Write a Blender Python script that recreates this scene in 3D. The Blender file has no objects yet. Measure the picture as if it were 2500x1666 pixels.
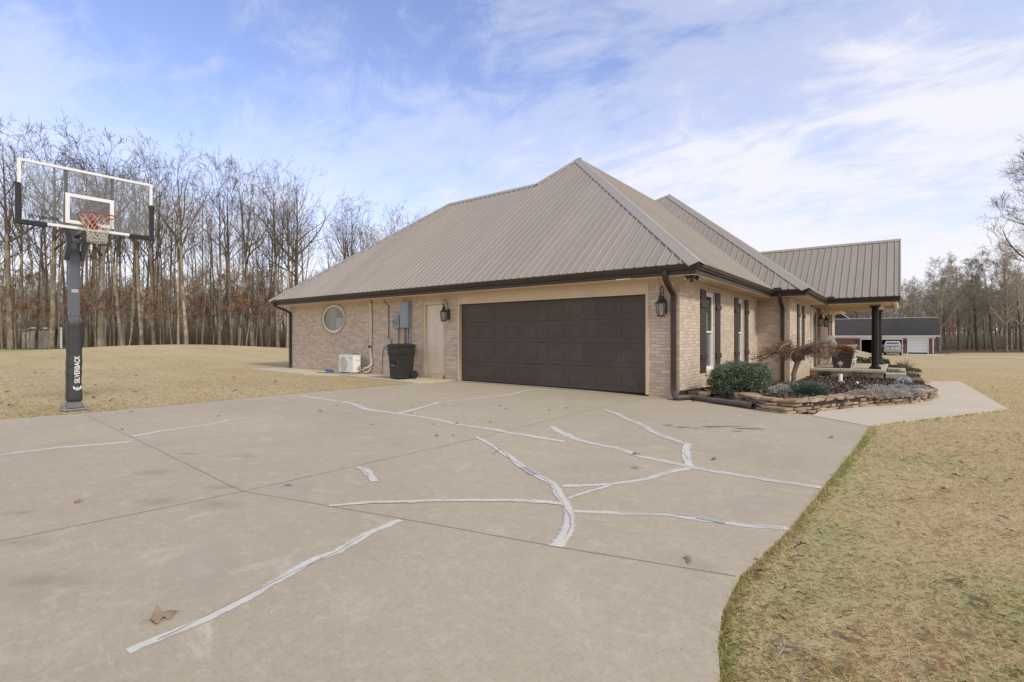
import bpy, bmesh, math, random
import numpy as np
from mathutils import Vector, Matrix, noise as mnoise

R = math.radians
rng = random.Random(7)
nrg = np.random.default_rng(11)
scn = bpy.context.scene
COL = scn.collection

# ------------------------------------------------------------------ camera, ground heights and ground points from image pixels
# house axes: X runs along the garage front, Y away from the camera; camera stands at the origin
CAM_H = 1.18
YAW = R(37.68)
FPX, CX, HY = 1226.0, 1250.0, 823.5
FW = Vector((-math.sin(YAW), math.cos(YAW), 0))
RT = Vector((math.cos(YAW), math.sin(YAW), 0))


def ray(u):
    return FW + RT * ((u - CX) / FPX)


def sstep(a, b, x):
    t = min(1.0, max(0.0, (x - a) / (b - a)))
    return t * t * (3 - 2 * t)


DZ = -0.05


def zpave(x, y):            # height of the paved level
    return DZ - 0.018 * min(max(0.0, y - 8.0), 58.0) * sstep(-7.0, -3.4, x)


def zland(x, y):            # height of the lawn
    z = zpave(x, y) - 0.03
    d = Vector((x + 38.8, y - 13.0, 0))
    a = d.dot(Vector((-0.94, 0.33, 0))); b = d.dot(Vector((0.33, 0.94, 0)))
    z += 0.74 * math.exp(-0.5 * ((a / 8.5) ** 2 + (b / 6.8) ** 2))
    return z


def G(u, v, f=zpave):       # image pixel (u, v) cast onto the ground
    d = ray(u); z = DZ
    for _ in range(25):
        t = FPX * (CAM_H - z) / (v - HY)
        z = 0.5 * z + 0.5 * f(d.x * t, d.y * t)
    return Vector((d.x * t, d.y * t, f(d.x * t, d.y * t)))


def at(u, depth, f=zland):  # point on the ground at a given distance along the view axis
    d = ray(u) * depth
    return Vector((d.x, d.y, f(d.x, d.y)))


# ------------------------------------------------------------------ mesh building
class MB:
    def __init__(s):
        s.v = []; s.f = []; s.uv = []; s.col = []

    def add(s, pts, faces, uvs=None):
        o = len(s.v)
        s.v.extend([tuple(p) for p in pts])
        for i, f in enumerate(faces):
            s.f.append(tuple(o + k for k in f))
            s.uv.append(uvs[i] if uvs else None)

    def quad(s, a, b, c, d, uv=None):
        s.add([a, b, c, d], [(0, 1, 2, 3)], [uv] if uv else None)

    def poly(s, pts, uv=None):
        s.add(pts, [tuple(range(len(pts)))], [uv] if uv else None)

    def box(s, x0, x1, y0, y1, z0, z1, M=None):
        p = [(x0, y0, z0), (x1, y0, z0), (x1, y1, z0), (x0, y1, z0), (x0, y0, z1), (x1, y0, z1), (x1, y1, z1), (x0, y1, z1)]
        if M is not None:
            p = [M @ Vector(q) for q in p]
        s.add(p, [(3, 2, 1, 0), (4, 5, 6, 7), (0, 1, 5, 4), (1, 2, 6, 5), (2, 3, 7, 6), (3, 0, 4, 7)])

    def hexa(s, p):
        s.add(p, [(3, 2, 1, 0), (4, 5, 6, 7), (0, 1, 5, 4), (1, 2, 6, 5), (2, 3, 7, 6), (3, 0, 4, 7)])

    def tube(s, pts, rad, n=8, cap=True, closed=False):
        pts = [Vector(p) for p in pts]
        m = len(pts)
        rads = rad if hasattr(rad, '__len__') else [rad] * m
        o = len(s.v)
        prev = None
        for i, p in enumerate(pts):
            if closed:
                t = pts[(i + 1) % m] - pts[i - 1]
            else:
                t = pts[min(i + 1, m - 1)] - pts[max(i - 1, 0)]
            if t.length < 1e-9: t = Vector((0, 0, 1))
            t.normalize()
            if prev is None:
                a = t.orthogonal().normalized()
            else:
                a = prev - t * prev.dot(t)
                a = a.normalized() if a.length > 1e-6 else t.orthogonal().normalized()
            prev = a
            b = t.cross(a)
            for k in range(n):
                an = 2 * math.pi * k / n
                s.v.append(tuple(p + (a * math.cos(an) + b * math.sin(an)) * rads[i]))
        last = m if closed else m - 1
        for i in range(last):
            j = (i + 1) % m
            for k in range(n):
                s.f.append((o + i * n + k, o + i * n + (k + 1) % n, o + j * n + (k + 1) % n, o + j * n + k)); s.uv.append(None)
        if cap and not closed:
            s.f.append(tuple(o + k for k in reversed(range(n)))); s.uv.append(None)
            s.f.append(tuple(o + (m - 1) * n + k for k in range(n))); s.uv.append(None)

    def lathe(s, prof, c=(0, 0, 0), n=24, M=None, cap=True):
        o = len(s.v); c = Vector(c)
        for (r, z) in prof:
            for k in range(n):
                a = 2 * math.pi * k / n
                p = Vector((r * math.cos(a), r * math.sin(a), z))
                if M is not None: p = M @ p
                s.v.append(tuple(c + p))
        m = len(prof)
        for i in range(m - 1):
            for k in range(n):
                s.f.append((o + i * n + k, o + i * n + (k + 1) % n, o + (i + 1) * n + (k + 1) % n, o + (i + 1) * n + k)); s.uv.append(None)
        if cap:
            s.f.append(tuple(o + k for k in reversed(range(n)))); s.uv.append(None)
            s.f.append(tuple(o + (m - 1) * n + k for k in range(n))); s.uv.append(None)

    def build(s, name, mat, parent=None, smooth=False, bevel=0.0, loc=None, fixn=True, shade_angle=None):
        me = bpy.data.meshes.new(name)
        me.from_pydata(s.v, [], s.f)
        if any(u is not None for u in s.uv):
            ul = me.uv_layers.new(name='UVMap')
            k = 0
            for fi, f in enumerate(s.f):
                for j in range(len(f)):
                    ul.data[k].uv = s.uv[fi][j] if s.uv[fi] is not None else (0, 0)
                    k += 1
        if s.col:
            at_ = me.attributes.new('tint', 'FLOAT', 'POINT')
            at_.data.foreach_set('value', s.col)
        if bevel > 0 or fixn:
            bm = bmesh.new(); bm.from_mesh(me)
            if fixn: bmesh.ops.recalc_face_normals(bm, faces=bm.faces)
            if bevel > 0:
                ed = [e for e in bm.edges if len(e.link_faces) == 2 and e.calc_face_angle(0) > 0.6]
                bmesh.ops.bevel(bm, geom=ed, offset=bevel, segments=2, affect='EDGES', profile=0.6)
            bm.to_mesh(me); bm.free()
        if smooth:
            me.polygons.foreach_set('use_smooth', [True] * len(me.polygons))
            if shade_angle:
                try: me.set_sharp_from_angle(angle=R(shade_angle))
                except Exception: pass
        me.materials.append(mat)
        o = bpy.data.objects.new(name, me)
        COL.objects.link(o)
        if loc is not None: o.location = loc
        if parent is not None: o.parent = parent
        return o


def tag(o, label=None, cat=None, group=None, kind=None):
    if label: o['label'] = label
    if cat: o['category'] = cat
    if group: o['group'] = group
    if kind: o['kind'] = kind
    return o


def thing(name, label, cat, loc=(0, 0, 0), rz=0.0, group=None):
    o = bpy.data.objects.new(name, None); COL.objects.link(o)
    o.empty_display_size = 0.2
    o.location = loc; o.rotation_euler = (0, 0, rz)
    return tag(o, label, cat, group)


KIDS = {}


def kids_of(o):
    return [c for c in o.children]


def dup(o, loc=None, rz=None, label=None, group=None, scale=None):
    def rec(src, par):
        c = src.copy(); COL.objects.link(c); c.parent = par
        for ch in list(src.children):
            if ch.name in DUPSEEN: continue
            rec(ch, c)
        return c
    c = rec(o, None)
    if loc is not None: c.location = loc
    if rz is not None: c.rotation_euler = (c.rotation_euler[0], c.rotation_euler[1], rz)
    if scale is not None: c.scale = scale
    if label: c['label'] = label
    if group: c['group'] = group
    return c


DUPSEEN = set()

# ------------------------------------------------------------------ materials


class NT:
    def __init__(s, name):
        s.m = bpy.data.materials.new(name); s.m.use_nodes = True
        s.t = s.m.node_tree; s.n = s.t.nodes; s.l = s.t.links
        s.b = s.n['Principled BSDF']

    def node(s, typ, **kw):
        n = s.n.new(typ)
        for k, v in kw.items():
            if k.startswith('i_'):
                n.inputs[k[2:].replace('_', ' ')].default_value = v
            else: setattr(n, k, v)
        return n

    def link(s, a, b): s.l.new(a, b)

    def coord(s, which='Object', scale=None, rot=None):
        tc = s.node('ShaderNodeTexCoord')
        out = tc.outputs[which]
        if scale is not None:
            mp = s.node('ShaderNodeMapping')
            mp.inputs['Scale'].default_value = scale
            if rot: mp.inputs['Rotation'].default_value = rot
            s.link(out, mp.inputs['Vector']); out = mp.outputs['Vector']
        return out

    def noise(s, vec, scale, detail=6, rough=0.6, dist=0.0):
        n = s.node('ShaderNodeTexNoise')
        n.inputs['Scale'].default_value = scale; n.inputs['Detail'].default_value = detail
        n.inputs['Roughness'].default_value = rough; n.inputs['Distortion'].default_value = dist
        if vec is not None: s.link(vec, n.inputs['Vector'])
        return n.outputs['Fac']

    def ramp(s, fac, stops):
        r = s.node('ShaderNodeValToRGB')
        e = r.color_ramp.elements
        while len(e) < len(stops): e.new(0.5)
        for i, (p, c) in enumerate(stops):
            e[i].position = p
            e[i].color = (c[0], c[1], c[2], 1) if hasattr(c, '__len__') else (c, c, c, 1)
        s.link(fac, r.inputs['Fac'])
        return r.outputs['Color']

    def mix(s, fac, a, b, mode='MIX'):
        m = s.node('ShaderNodeMix', data_type='RGBA', blend_type=mode)
        if isinstance(fac, (int, float)): m.inputs['Factor'].default_value = fac
        else: s.link(fac, m.inputs['Factor'])
        for sock, val in (('A', a), ('B', b)):
            i = [k for k in m.inputs if k.name == sock and k.type == 'RGBA'][0]
            if hasattr(val, 'is_linked'): s.link(val, i)
            else: i.default_value = (val[0], val[1], val[2], 1)
        return [k for k in m.outputs if k.type == 'RGBA'][0]

    def math(s, op, a, b=0.0, c=None):
        m = s.node('ShaderNodeMath', operation=op)
        for i, val in enumerate((a, b, c)):
            if val is None: continue
            if hasattr(val, 'is_linked'): s.link(val, m.inputs[i])
            else: m.inputs[i].default_value = val
        return m.outputs[0]

    def bump(s, h, strength=0.3, dist=0.02):
        b = s.node('ShaderNodeBump')
        b.inputs['Strength'].default_value = strength; b.inputs['Distance'].default_value = dist
        s.link(h, b.inputs['Height']); s.link(b.outputs['Normal'], s.b.inputs['Normal'])

    def col(s, c):
        if hasattr(c, 'is_linked'): s.link(c, s.b.inputs['Base Color'])
        else: s.b.inputs['Base Color'].default_value = (c[0], c[1], c[2], 1)

    def rough(s, r):
        if hasattr(r, 'is_linked'): s.link(r, s.b.inputs['Roughness'])
        else: s.b.inputs['Roughness'].default_value = r


def pm(name, c1, c2=None, scale=8.0, rough=0.6, bump=0.0, metallic=0.0, spec=0.5, stretch=(1, 1, 1), bscale=None, bdist=0.01, rvar=0.0, coat=0.0):
    """painted/plain surface with mottling, fine grain and a little dirt"""
    t = NT(name)
    vec = t.coord('Object', stretch)
    c2 = c2 or tuple(k * 0.8 for k in c1)
    n1 = t.noise(vec, scale, 7, 0.65)
    fac = t.ramp(n1, [(0.3, 0.0), (0.72, 1.0)])
    c = t.mix(fac, c1, c2)
    if rvar:
        oi = t.node('ShaderNodeObjectInfo')
        k = t.math('MULTIPLY_ADD', oi.outputs['Random'], rvar * 2, 1.0 - rvar)
        mm = t.node('ShaderNodeCombineColor')
        for i in range(3): t.link(k, mm.inputs[i])
        c = t.mix(1.0, c, mm.outputs[0], 'MULTIPLY')
    t.col(c); t.b.inputs['Metallic'].default_value = metallic
    t.b.inputs['Specular IOR Level'].default_value = spec
    rr = t.math('MULTIPLY_ADD', n1, 0.25, rough - 0.12)
    t.rough(rr)
    if coat: t.b.inputs['Coat Weight'].default_value = coat
    if bump:
        t.bump(t.noise(vec, bscale or scale * 4, 5, 0.6), bump, bdist)
    return t.m


M = {}


def build_materials():
    # --- brick, UV in metres
    t = NT('tan_brick')
    uv = t.coord('UV')
    wob = t.node('ShaderNodeTexNoise'); wob.inputs['Scale'].default_value = 3.0
    t.link(uv, wob.inputs['Vector'])
    bt = t.node('ShaderNodeTexBrick')
    bt.offset = 0.5; bt.squash = 1.0
    for k, v in (('Scale', 1.0), ('Mortar Size', 0.0055), ('Mortar Smooth', 0.25), ('Bias', 0.05), ('Brick Width', 0.205), ('Row Height', 0.0677)):
        bt.inputs[k].default_value = v
    bt.inputs['Color1'].default_value = (0.645, 0.535, 0.415, 1)
    bt.inputs['Color2'].default_value = (0.415, 0.318, 0.24, 1)
    bt.inputs['Mortar'].default_value = (0.37, 0.315, 0.255, 1)
    t.link(uv, bt.inputs['Vector'])
    n1 = t.noise(uv, 30.0, 6, 0.7)
    n2 = t.noise(uv, 2.2, 5, 0.6)
    n3 = t.noise(uv, 0.6, 4, 0.6)
    c = t.mix(t.ramp(n1, [(0.42, 0.0), (0.70, 0.62)]), bt.outputs['Color'], (0.76, 0.64, 0.505))
    c = t.mix(t.ramp(n2, [(0.45, 0.0), (0.75, 0.35)]), c, (0.47, 0.36, 0.30))
    sep = t.node('ShaderNodeSeparateXYZ'); t.link(uv, sep.inputs[0])
    low = t.math('MULTIPLY', t.ramp(sep.outputs['Y'], [(0.0, 1.0), (0.42, 0.0)]), t.ramp(n3, [(0.35, 0.15), (0.7, 0.9)]))
    c = t.mix(t.math('MULTIPLY', low, 0.72), c, (0.40, 0.275, 0.12))
    c = t.mix(t.math('MULTIPLY', t.math('SUBTRACT', 1.0, bt.outputs['Fac']), 0.0), c, c)
    t.col(c); t.rough(0.88)
    h = t.math('ADD', t.math('MULTIPLY', t.math('SUBTRACT', 1.0, bt.outputs['Fac']), 1.0), t.math('MULTIPLY', n1, 0.35))
    t.bump(h, 0.65, 0.012)
    M['brick'] = t.m

    t = NT('red_brick')
    uv = t.coord('UV')
    bt = t.node('ShaderNodeTexBrick')
    for k, v in (('Scale', 1.0), ('Mortar Size', 0.006), ('Brick Width', 0.205), ('Row Height', 0.0677), ('Bias', 0.0)):
        bt.inputs[k].default_value = v
    bt.inputs['Color1'].default_value = (0.215, 0.085, 0.075, 1); bt.inputs['Color2'].default_value = (0.15, 0.045, 0.042, 1)
    bt.inputs['Mortar'].default_value = (0.28, 0.2, 0.18, 1)
    t.link(uv, bt.inputs['Vector']); t.col(bt.outputs['Color']); t.rough(0.9)
    M['red_brick'] = t.m

    # --- ribbed metal roof, UV: x along the eave, y up the slope (metres)
    t = NT('ribbed_metal')
    uv = t.coord('UV')
    sep = t.node('ShaderNodeSeparateXYZ'); t.link(uv, sep.inputs[0])
    mp = t.node('ShaderNodeMapping'); mp.inputs['Scale'].default_value = (5.0, 0.5, 1); t.link(uv, mp.inputs['Vector'])
    n1 = t.noise(mp.outputs[0], 1.2, 6, 0.65)
    n2 = t.noise(uv, 14, 5, 0.7)
    c = t.mix(t.ramp(n1, [(0.3, 0.0), (0.75, 1.0)]), (0.352, 0.306, 0.248), (0.290, 0.248, 0.196))
    c = t.mix(t.ramp(n2, [(0.5, 0.0), (0.8, 0.25)]), c, (0.36, 0.33, 0.295))
    # panel to panel tone, 0.914 m sheets
    pan = t.math('FLOOR', t.math('DIVIDE', sep.outputs['X'], 0.9144))
    wn = t.node('ShaderNodeTexWhiteNoise', noise_dimensions='1D'); t.link(pan, wn.inputs['W'])
    pk = t.math('MULTIPLY_ADD', wn.outputs['Value'], 0.09, 0.955)
    cc = t.node('ShaderNodeCombineColor')
    for i in range(3): t.link(pk, cc.inputs[i])
    c = t.mix(1.0, c, cc.outputs[0], 'MULTIPLY')
    # rows of screw heads
    fx = t.math('ABSOLUTE', t.math('SUBTRACT', t.math('FRACT', t.math('DIVIDE', sep.outputs['X'], 0.2286)), 0.72))
    fy = t.math('ABSOLUTE', t.math('SUBTRACT', t.math('FRACT', t.math('DIVIDE', sep.outputs['Y'], 0.92)), 0.35))
    sx = t.math('LESS_THAN', t.math('MULTIPLY', fx, 0.2286), 0.011)
    sy = t.math('LESS_THAN', t.math('MULTIPLY', fy, 0.92), 0.016)
    scr = t.math('MULTIPLY', sx, sy)
    c = t.mix(t.math('MULTIPLY', scr, 0.6), c, (0.08, 0.07, 0.06))
    # shade painted along the foot of each rib
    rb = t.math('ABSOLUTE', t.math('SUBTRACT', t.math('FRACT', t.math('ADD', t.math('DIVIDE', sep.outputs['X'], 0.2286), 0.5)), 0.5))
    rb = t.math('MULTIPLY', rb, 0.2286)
    rib_shade = t.ramp(t.math('MULTIPLY', rb, 10.0), [(0.13, 0.0), (0.24, 0.40), (0.34, 0.28), (0.50, 0.0)])
    c = t.mix(rib_shade, c, (0.165, 0.142, 0.12))
    t.col(c); t.b.inputs['Metallic'].default_value = 0.0; t.rough(t.math('MULTIPLY_ADD', n1, 0.2, 0.38))
    t.b.inputs['Specular IOR Level'].default_value = 0.45
    t.bump(t.noise(mp.outputs[0], 2.0, 3, 0.5), 0.12, 0.02)
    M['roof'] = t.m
    M['cap'] = pm('ridge_cap_metal', (0.37, 0.33, 0.28), (0.33, 0.292, 0.245), 3, 0.42, 0.0)

    # --- concrete
    def concrete(name, ca, cb, cs, scuff=0.5, warm=(0.45, 0.38, 0.30)):
        t = NT(name)
        ob = t.coord('Object')
        n1 = t.noise(ob, 0.35, 8, 0.62, 0.4)
        n2 = t.noise(ob, 3.2, 8, 0.7, 0.6)
        n3 = t.noise(ob, 55, 5, 0.75)
        c = t.mix(t.ramp(n1, [(0.32, 0.0), (0.7, 1.0)]), ca, cb)
        c = t.mix(t.ramp(n2, [(0.56, 0.0), (0.74, scuff)]), c, cs)
        st = t.coord('Object', (0.7, 2.2, 1), (0, 0, R(-28)))
        n4 = t.noise(st, 1.3, 9, 0.72, 1.2)
        c = t.mix(t.ramp(n4, [(0.60, 0.0), (0.70, scuff * 0.9), (0.82, scuff)]), c, tuple(k * 1.12 for k in cs))
        n5 = t.noise(ob, 0.9, 5, 0.6)
        c = t.mix(t.ramp(n5, [(0.55, 0.0), (0.8, 0.4)]), c, tuple(k * 0.70 for k in ca))
        n8 = t.noise(st, 2.3, 13, 0.78, 0.6)
        c = t.mix(t.ramp(n8, [(0.615, 0.0), (0.635, scuff * 0.55), (0.8, scuff * 0.7)]), c, tuple(k * 1.1 for k in cs))
        n9 = t.noise(ob, 4.2, 13, 0.8, 0.4)
        c = t.mix(t.ramp(n9, [(0.63, 0.0), (0.66, 0.22), (0.8, 0.3)]), c, tuple(k * 0.68 for k in ca))
        n7 = t.noise(ob, 13.0, 6, 0.8)
        c = t.mix(t.ramp(n7, [(0.25, 0.30), (0.5, 0.0), (0.52, 0.0), (0.8, 0.0)]), c, tuple(k * 0.7 for k in ca))
        c = t.mix(t.ramp(n7, [(0.52, 0.0), (0.8, 0.35)]), c, tuple(k * 1.2 for k in cs))
        n6 = t.noise(st, 6.0, 8, 0.75, 0.8)
        c = t.mix(t.ramp(n6, [(0.62, 0.0), (0.74, 0.35)]), c, tuple(k * 0.74 for k in ca))
        c = t.mix(t.ramp(n3, [(0.25, 0.5), (0.5, 0.0), (0.78, 0.0)]), c, tuple(k * 0.55 for k in ca))
        vo = t.node('ShaderNodeTexVoronoi'); vo.inputs['Scale'].default_value = 23
        t.link(ob, vo.inputs['Vector'])
        c = t.mix(t.ramp(vo.outputs['Distance'], [(0.03, 0.35), (0.085, 0.0)]), c, tuple(k * 0.6 for k in ca))
        gk = t.math('MULTIPLY_ADD', t.noise(ob, 95, 9, 0.85), 0.55, 0.725)
        gc = t.node('ShaderNodeCombineColor')
        for i in range(3): t.link(gk, gc.inputs[i])
        c = t.mix(1.0, c, gc.outputs[0], 'MULTIPLY')
        t.col(c); t.rough(0.86); t.b.inputs['Specular IOR Level'].default_value = 0.3
        t.bump(t.math('ADD', t.math('MULTIPLY', n3, 0.7), n2), 0.25, 0.008)
        return t.m
    M['concrete'] = concrete('broom_concrete', (0.462, 0.392, 0.277), (0.402, 0.336, 0.235), (0.59, 0.52, 0.40), 0.62)
    M['walk'] = concrete('walk_concrete', (0.60, 0.515, 0.39), (0.53, 0.45, 0.335), (0.66, 0.585, 0.46), 0.4)
    M['porch_concrete'] = concrete('porch_concrete', (0.52, 0.47, 0.38), (0.42, 0.37, 0.29), (0.58, 0.52, 0.44), 0.4)
    t = NT('crack_sealant')
    ob = t.coord('Object'); uv = t.coord('UV')
    n1 = t.noise(ob, 9, 7, 0.7); n2 = t.noise(ob, 70, 6, 0.75, 0.5); n3 = t.noise(ob, 1.1, 4, 0.6); n4 = t.noise(ob, 26, 6, 0.75, 0.3)
    c = t.mix(t.ramp(n1, [(0.32, 0.0), (0.66, 1.0)]), (0.655, 0.625, 0.55), (0.555, 0.515, 0.44))
    c = t.mix(t.ramp(n2, [(0.56, 0.0), (0.72, 0.45)]), c, (0.46, 0.415, 0.35))
    c = t.mix(t.ramp(n3, [(0.56, 0.0), (0.70, 0.6)]), c, (0.44, 0.405, 0.35))
    c = t.mix(t.ramp(n4, [(0.60, 0.0), (0.74, 0.7)]), c, (0.38, 0.335, 0.27))
    sp_ = t.node('ShaderNodeSeparateXYZ'); t.link(uv, sp_.inputs[0])
    ed = t.math('ADD', t.math('ABSOLUTE', sp_.outputs['X']), t.math('MULTIPLY', t.math('SUBTRACT', n4, 0.5), 1.05))
    ed = t.math('ADD', ed, t.math('MULTIPLY', t.math('SUBTRACT', n1, 0.5), 0.6))
    al = t.ramp(ed, [(0.66, 1.0), (1.04, 0.0)])
    tr = t.node('ShaderNodeBsdfTransparent'); mx = t.node('ShaderNodeMixShader')
    t.link(al, mx.inputs[0]); t.link(tr.outputs[0], mx.inputs[1]); t.link(t.b.outputs[0], mx.inputs[2])
    t.link(mx.outputs[0], t.n['Material Output'].inputs['Surface'])
    t.col(c); t.rough(0.8); t.bump(n2, 0.4, 0.006)
    M['sealant'] = t.m
    M['joint'] = pm('joint_dirt', (0.235, 0.195, 0.148), (0.34, 0.285, 0.21), 3.0, 0.95)
    M['stain'] = pm('damp_stain', (0.20, 0.155, 0.115), (0.25, 0.20, 0.15), 6, 0.7)

    # --- the ground sheet: dormant lawn, leaf litter, green strip
    t = NT('dormant_lawn')
    ob = t.coord('Object')
    n1 = t.noise(ob, 0.22, 7, 0.62, 0.3); n2 = t.noise(ob, 2.4, 8, 0.75, 0.4); n3 = t.noise(ob, 38, 6, 0.8)
    stv = t.coord('Object', (0.10, 0.9, 1), (0, 0, R(-38)))
    n4 = t.noise(stv, 0.9, 5, 0.6)
    c = t.mix(t.ramp(n1, [(0.35, 0.0), (0.68, 1.0)]), (0.50, 0.395, 0.222), (0.405, 0.315, 0.17))
    c = t.mix(t.ramp(n2, [(0.42, 0.0), (0.72, 0.65)]), c, (0.545, 0.435, 0.255))
    c = t.mix(t.ramp(n4, [(0.42, 0.0), (0.70, 0.38)]), c, (0.35, 0.26, 0.13))
    c = t.mix(t.ramp(n3, [(0.28, 0.5), (0.46, 0.0)]), c, (0.30, 0.215, 0.11))
    c = t.mix(t.ramp(n3, [(0.56, 0.0), (0.78, 0.5)]), c, (0.62, 0.50, 0.31))
    lit = t.node('ShaderNodeAttribute', attribute_name='litter')
    grn = t.node('ShaderNodeAttribute', attribute_name='green')
    gf = t.math('MULTIPLY', grn.outputs['Fac'], t.ramp(n2, [(0.3, 0.3), (0.6, 1.0)]))
    c = t.mix(gf, c, (0.27, 0.33, 0.11))
    lc = t.mix(t.ramp(t.noise(ob, 1.6, 7, 0.75), [(0.3, 0.0), (0.7, 1.0)]), (0.15, 0.092, 0.048), (0.085, 0.058, 0.034))
    c = t.mix(lit.outputs['Fac'], c, lc)
    t.col(c); t.rough(0.95); t.b.inputs['Specular IOR Level'].default_value = 0.1
    t.bump(t.math('ADD', n3, t.math('MULTIPLY', n2, 0.6)), 0.6, 0.016)
    M['ground'] = t.m

    # --- grass blades, colour by blade
    t = NT('grass_blade')
    a = t.node('ShaderNodeAttribute', attribute_name='tint')
    c = t.ramp(a.outputs['Fac'], [(0.0, (0.46, 0.32, 0.155)), (0.25, (0.70, 0.53, 0.28)), (0.55, (0.85, 0.69, 0.41)), (0.78, (0.90, 0.80, 0.56)), (0.84, (0.50, 0.48, 0.17)), (1.0, (0.27, 0.42, 0.075))])
    t.col(c); t.rough(0.75); t.b.inputs['Specular IOR Level'].default_value = 0.15
    tl = t.node('ShaderNodeBsdfTranslucent'); t.link(c, tl.inputs['Color'])
    mx = t.node('ShaderNodeMixShader'); mx.inputs[0].default_value = 0.42
    t.link(t.b.outputs[0], mx.inputs[1]); t.link(tl.outputs[0], mx.inputs[2]); t.link(mx.outputs[0], t.n['Material Output'].inputs['Surface'])
    M['grass'] = t.m

    # --- woods
    def bark(name, c1, c2, c3, rv=0.25):
        t = NT(name)
        vec = t.coord('Object', (1, 1, 0.18))
        n1 = t.noise(vec, 6, 8, 0.7, 0.4)
        n2 = t.noise(t.coord('Object'), 1.1, 5, 0.65)
        c = t.mix(t.ramp(n1, [(0.35, 0.0), (0.65, 1.0)]), c1, c2)
        c = t.mix(t.ramp(n2, [(0.48, 0.0), (0.66, 0.8)]), c, c3)
        oi = t.node('ShaderNodeObjectInfo')
        k = t.math('MULTIPLY_ADD', oi.outputs['Random'], rv * 2, 1 - rv)
        cc = t.node('ShaderNodeCombineColor')
        for i in range(3): t.link(k, cc.inputs[i])
        c = t.mix(1.0, c, cc.outputs[0], 'MULTIPLY')
        t.col(c); t.rough(0.95); t.b.inputs['Specular IOR Level'].default_value = 0.15
        t.bump(n1, 0.7, 0.04)
        return t.m
    M['bark'] = bark('grey_bark', (0.275, 0.225, 0.165), (0.145, 0.114, 0.082), (0.43, 0.375, 0.295), 0.38)
    M['bark_dark'] = bark('dark_bark', (0.150, 0.120, 0.088), (0.082, 0.064, 0.047), (0.24, 0.205, 0.155), 0.3)
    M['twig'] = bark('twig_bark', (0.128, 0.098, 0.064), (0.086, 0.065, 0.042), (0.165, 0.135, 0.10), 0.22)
    M['twig_hazed'] = bark('hazed_twig_bark', (0.36, 0.315, 0.235), (0.28, 0.243, 0.178), (0.42, 0.375, 0.29), 0.2)  # distance haze painted in as a paler twig colour
    M['rust_leaf'] = pm('rust_leaf', (0.33, 0.18, 0.105), (0.22, 0.125, 0.075), 1.2, 0.8, rvar=0.25)
    M['maple_bark'] = pm('maple_bark', (0.30, 0.235, 0.165), (0.20, 0.15, 0.105), 14, 0.85, 0.4)
    M['maple_twig'] = pm('maple_twig', (0.25, 0.155, 0.095), (0.15, 0.09, 0.058), 6, 0.85)
    M['stick'] = pm('weathered_stick', (0.36, 0.31, 0.25), (0.22, 0.18, 0.14), 20, 0.9, 0.3)

    # --- plants
    def leaf(name, cs, rough=0.5):
        t = NT(name)
        a = t.node('ShaderNodeAttribute', attribute_name='tint')
        st = [(i / (len(cs) - 1), c) for i, c in enumerate(cs)]
        t.col(t.ramp(a.outputs['Fac'], st)); t.rough(rough); t.b.inputs['Specular IOR Level'].default_value = 0.3
        return t.m
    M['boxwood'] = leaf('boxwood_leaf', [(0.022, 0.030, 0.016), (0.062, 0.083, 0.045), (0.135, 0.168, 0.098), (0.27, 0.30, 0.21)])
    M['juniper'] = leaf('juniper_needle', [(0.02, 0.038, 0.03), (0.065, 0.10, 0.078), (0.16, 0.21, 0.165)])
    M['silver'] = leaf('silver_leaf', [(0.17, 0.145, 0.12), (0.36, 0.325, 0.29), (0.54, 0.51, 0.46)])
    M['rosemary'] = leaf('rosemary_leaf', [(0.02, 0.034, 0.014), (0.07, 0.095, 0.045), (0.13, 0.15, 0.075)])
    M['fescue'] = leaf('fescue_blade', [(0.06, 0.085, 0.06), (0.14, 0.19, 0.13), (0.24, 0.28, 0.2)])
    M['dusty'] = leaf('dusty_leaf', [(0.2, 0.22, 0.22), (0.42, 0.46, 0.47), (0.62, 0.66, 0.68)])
    M['dry'] = leaf('dry_frond', [(0.08, 0.035, 0.016), (0.20, 0.085, 0.035), (0.34, 0.17, 0.075)])
    M['drygrass'] = leaf('dry_grass_blade', [(0.09, 0.07, 0.04), (0.22, 0.17, 0.10), (0.34, 0.27, 0.17)])
    M['mulch'] = leaf('mulch_chip', [(0.028, 0.019, 0.014), (0.085, 0.058, 0.043), (0.15, 0.105, 0.08), (0.32, 0.25, 0.20)], 0.9)
    M['soil'] = pm('mulch_bed', (0.055, 0.034, 0.025), (0.028, 0.017, 0.012), 18, 0.95, 0.9, bdist=0.03)

    # --- stones
    t = NT('field_stone')
    ob = t.coord('Object', (1, 1, 3))
    n1 = t.noise(ob, 5, 7, 0.7, 0.5); n2 = t.noise(ob, 2.0, 5, 0.6)
    oi = t.node('ShaderNodeObjectInfo')
    base = t.ramp(oi.outputs['Random'], [(0.0, (0.17, 0.12, 0.085)), (0.2, (0.40, 0.285, 0.165)), (0.4, (0.25, 0.20, 0.155)), (0.6, (0.50, 0.395, 0.27)), (0.8, (0.42, 0.25, 0.115)), (1.0, (0.30, 0.235, 0.175))])
    c = t.mix(t.ramp(n1, [(0.38, 0.0), (0.68, 0.75)]), base, (0.13, 0.095, 0.068))
    c = t.mix(t.ramp(n2, [(0.55, 0.0), (0.75, 0.4)]), c, (0.46, 0.375, 0.275))
    t.col(c); t.rough(0.92); t.bump(n1, 0.6, 0.02)
    M['stone'] = t.m
    t = NT('ledge_stone')
    ob = t.coord('Object')
    vo = t.node('ShaderNodeTexVoronoi'); vo.inputs['Scale'].default_value = 4.5; t.link(ob, vo.inputs['Vector'])
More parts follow.
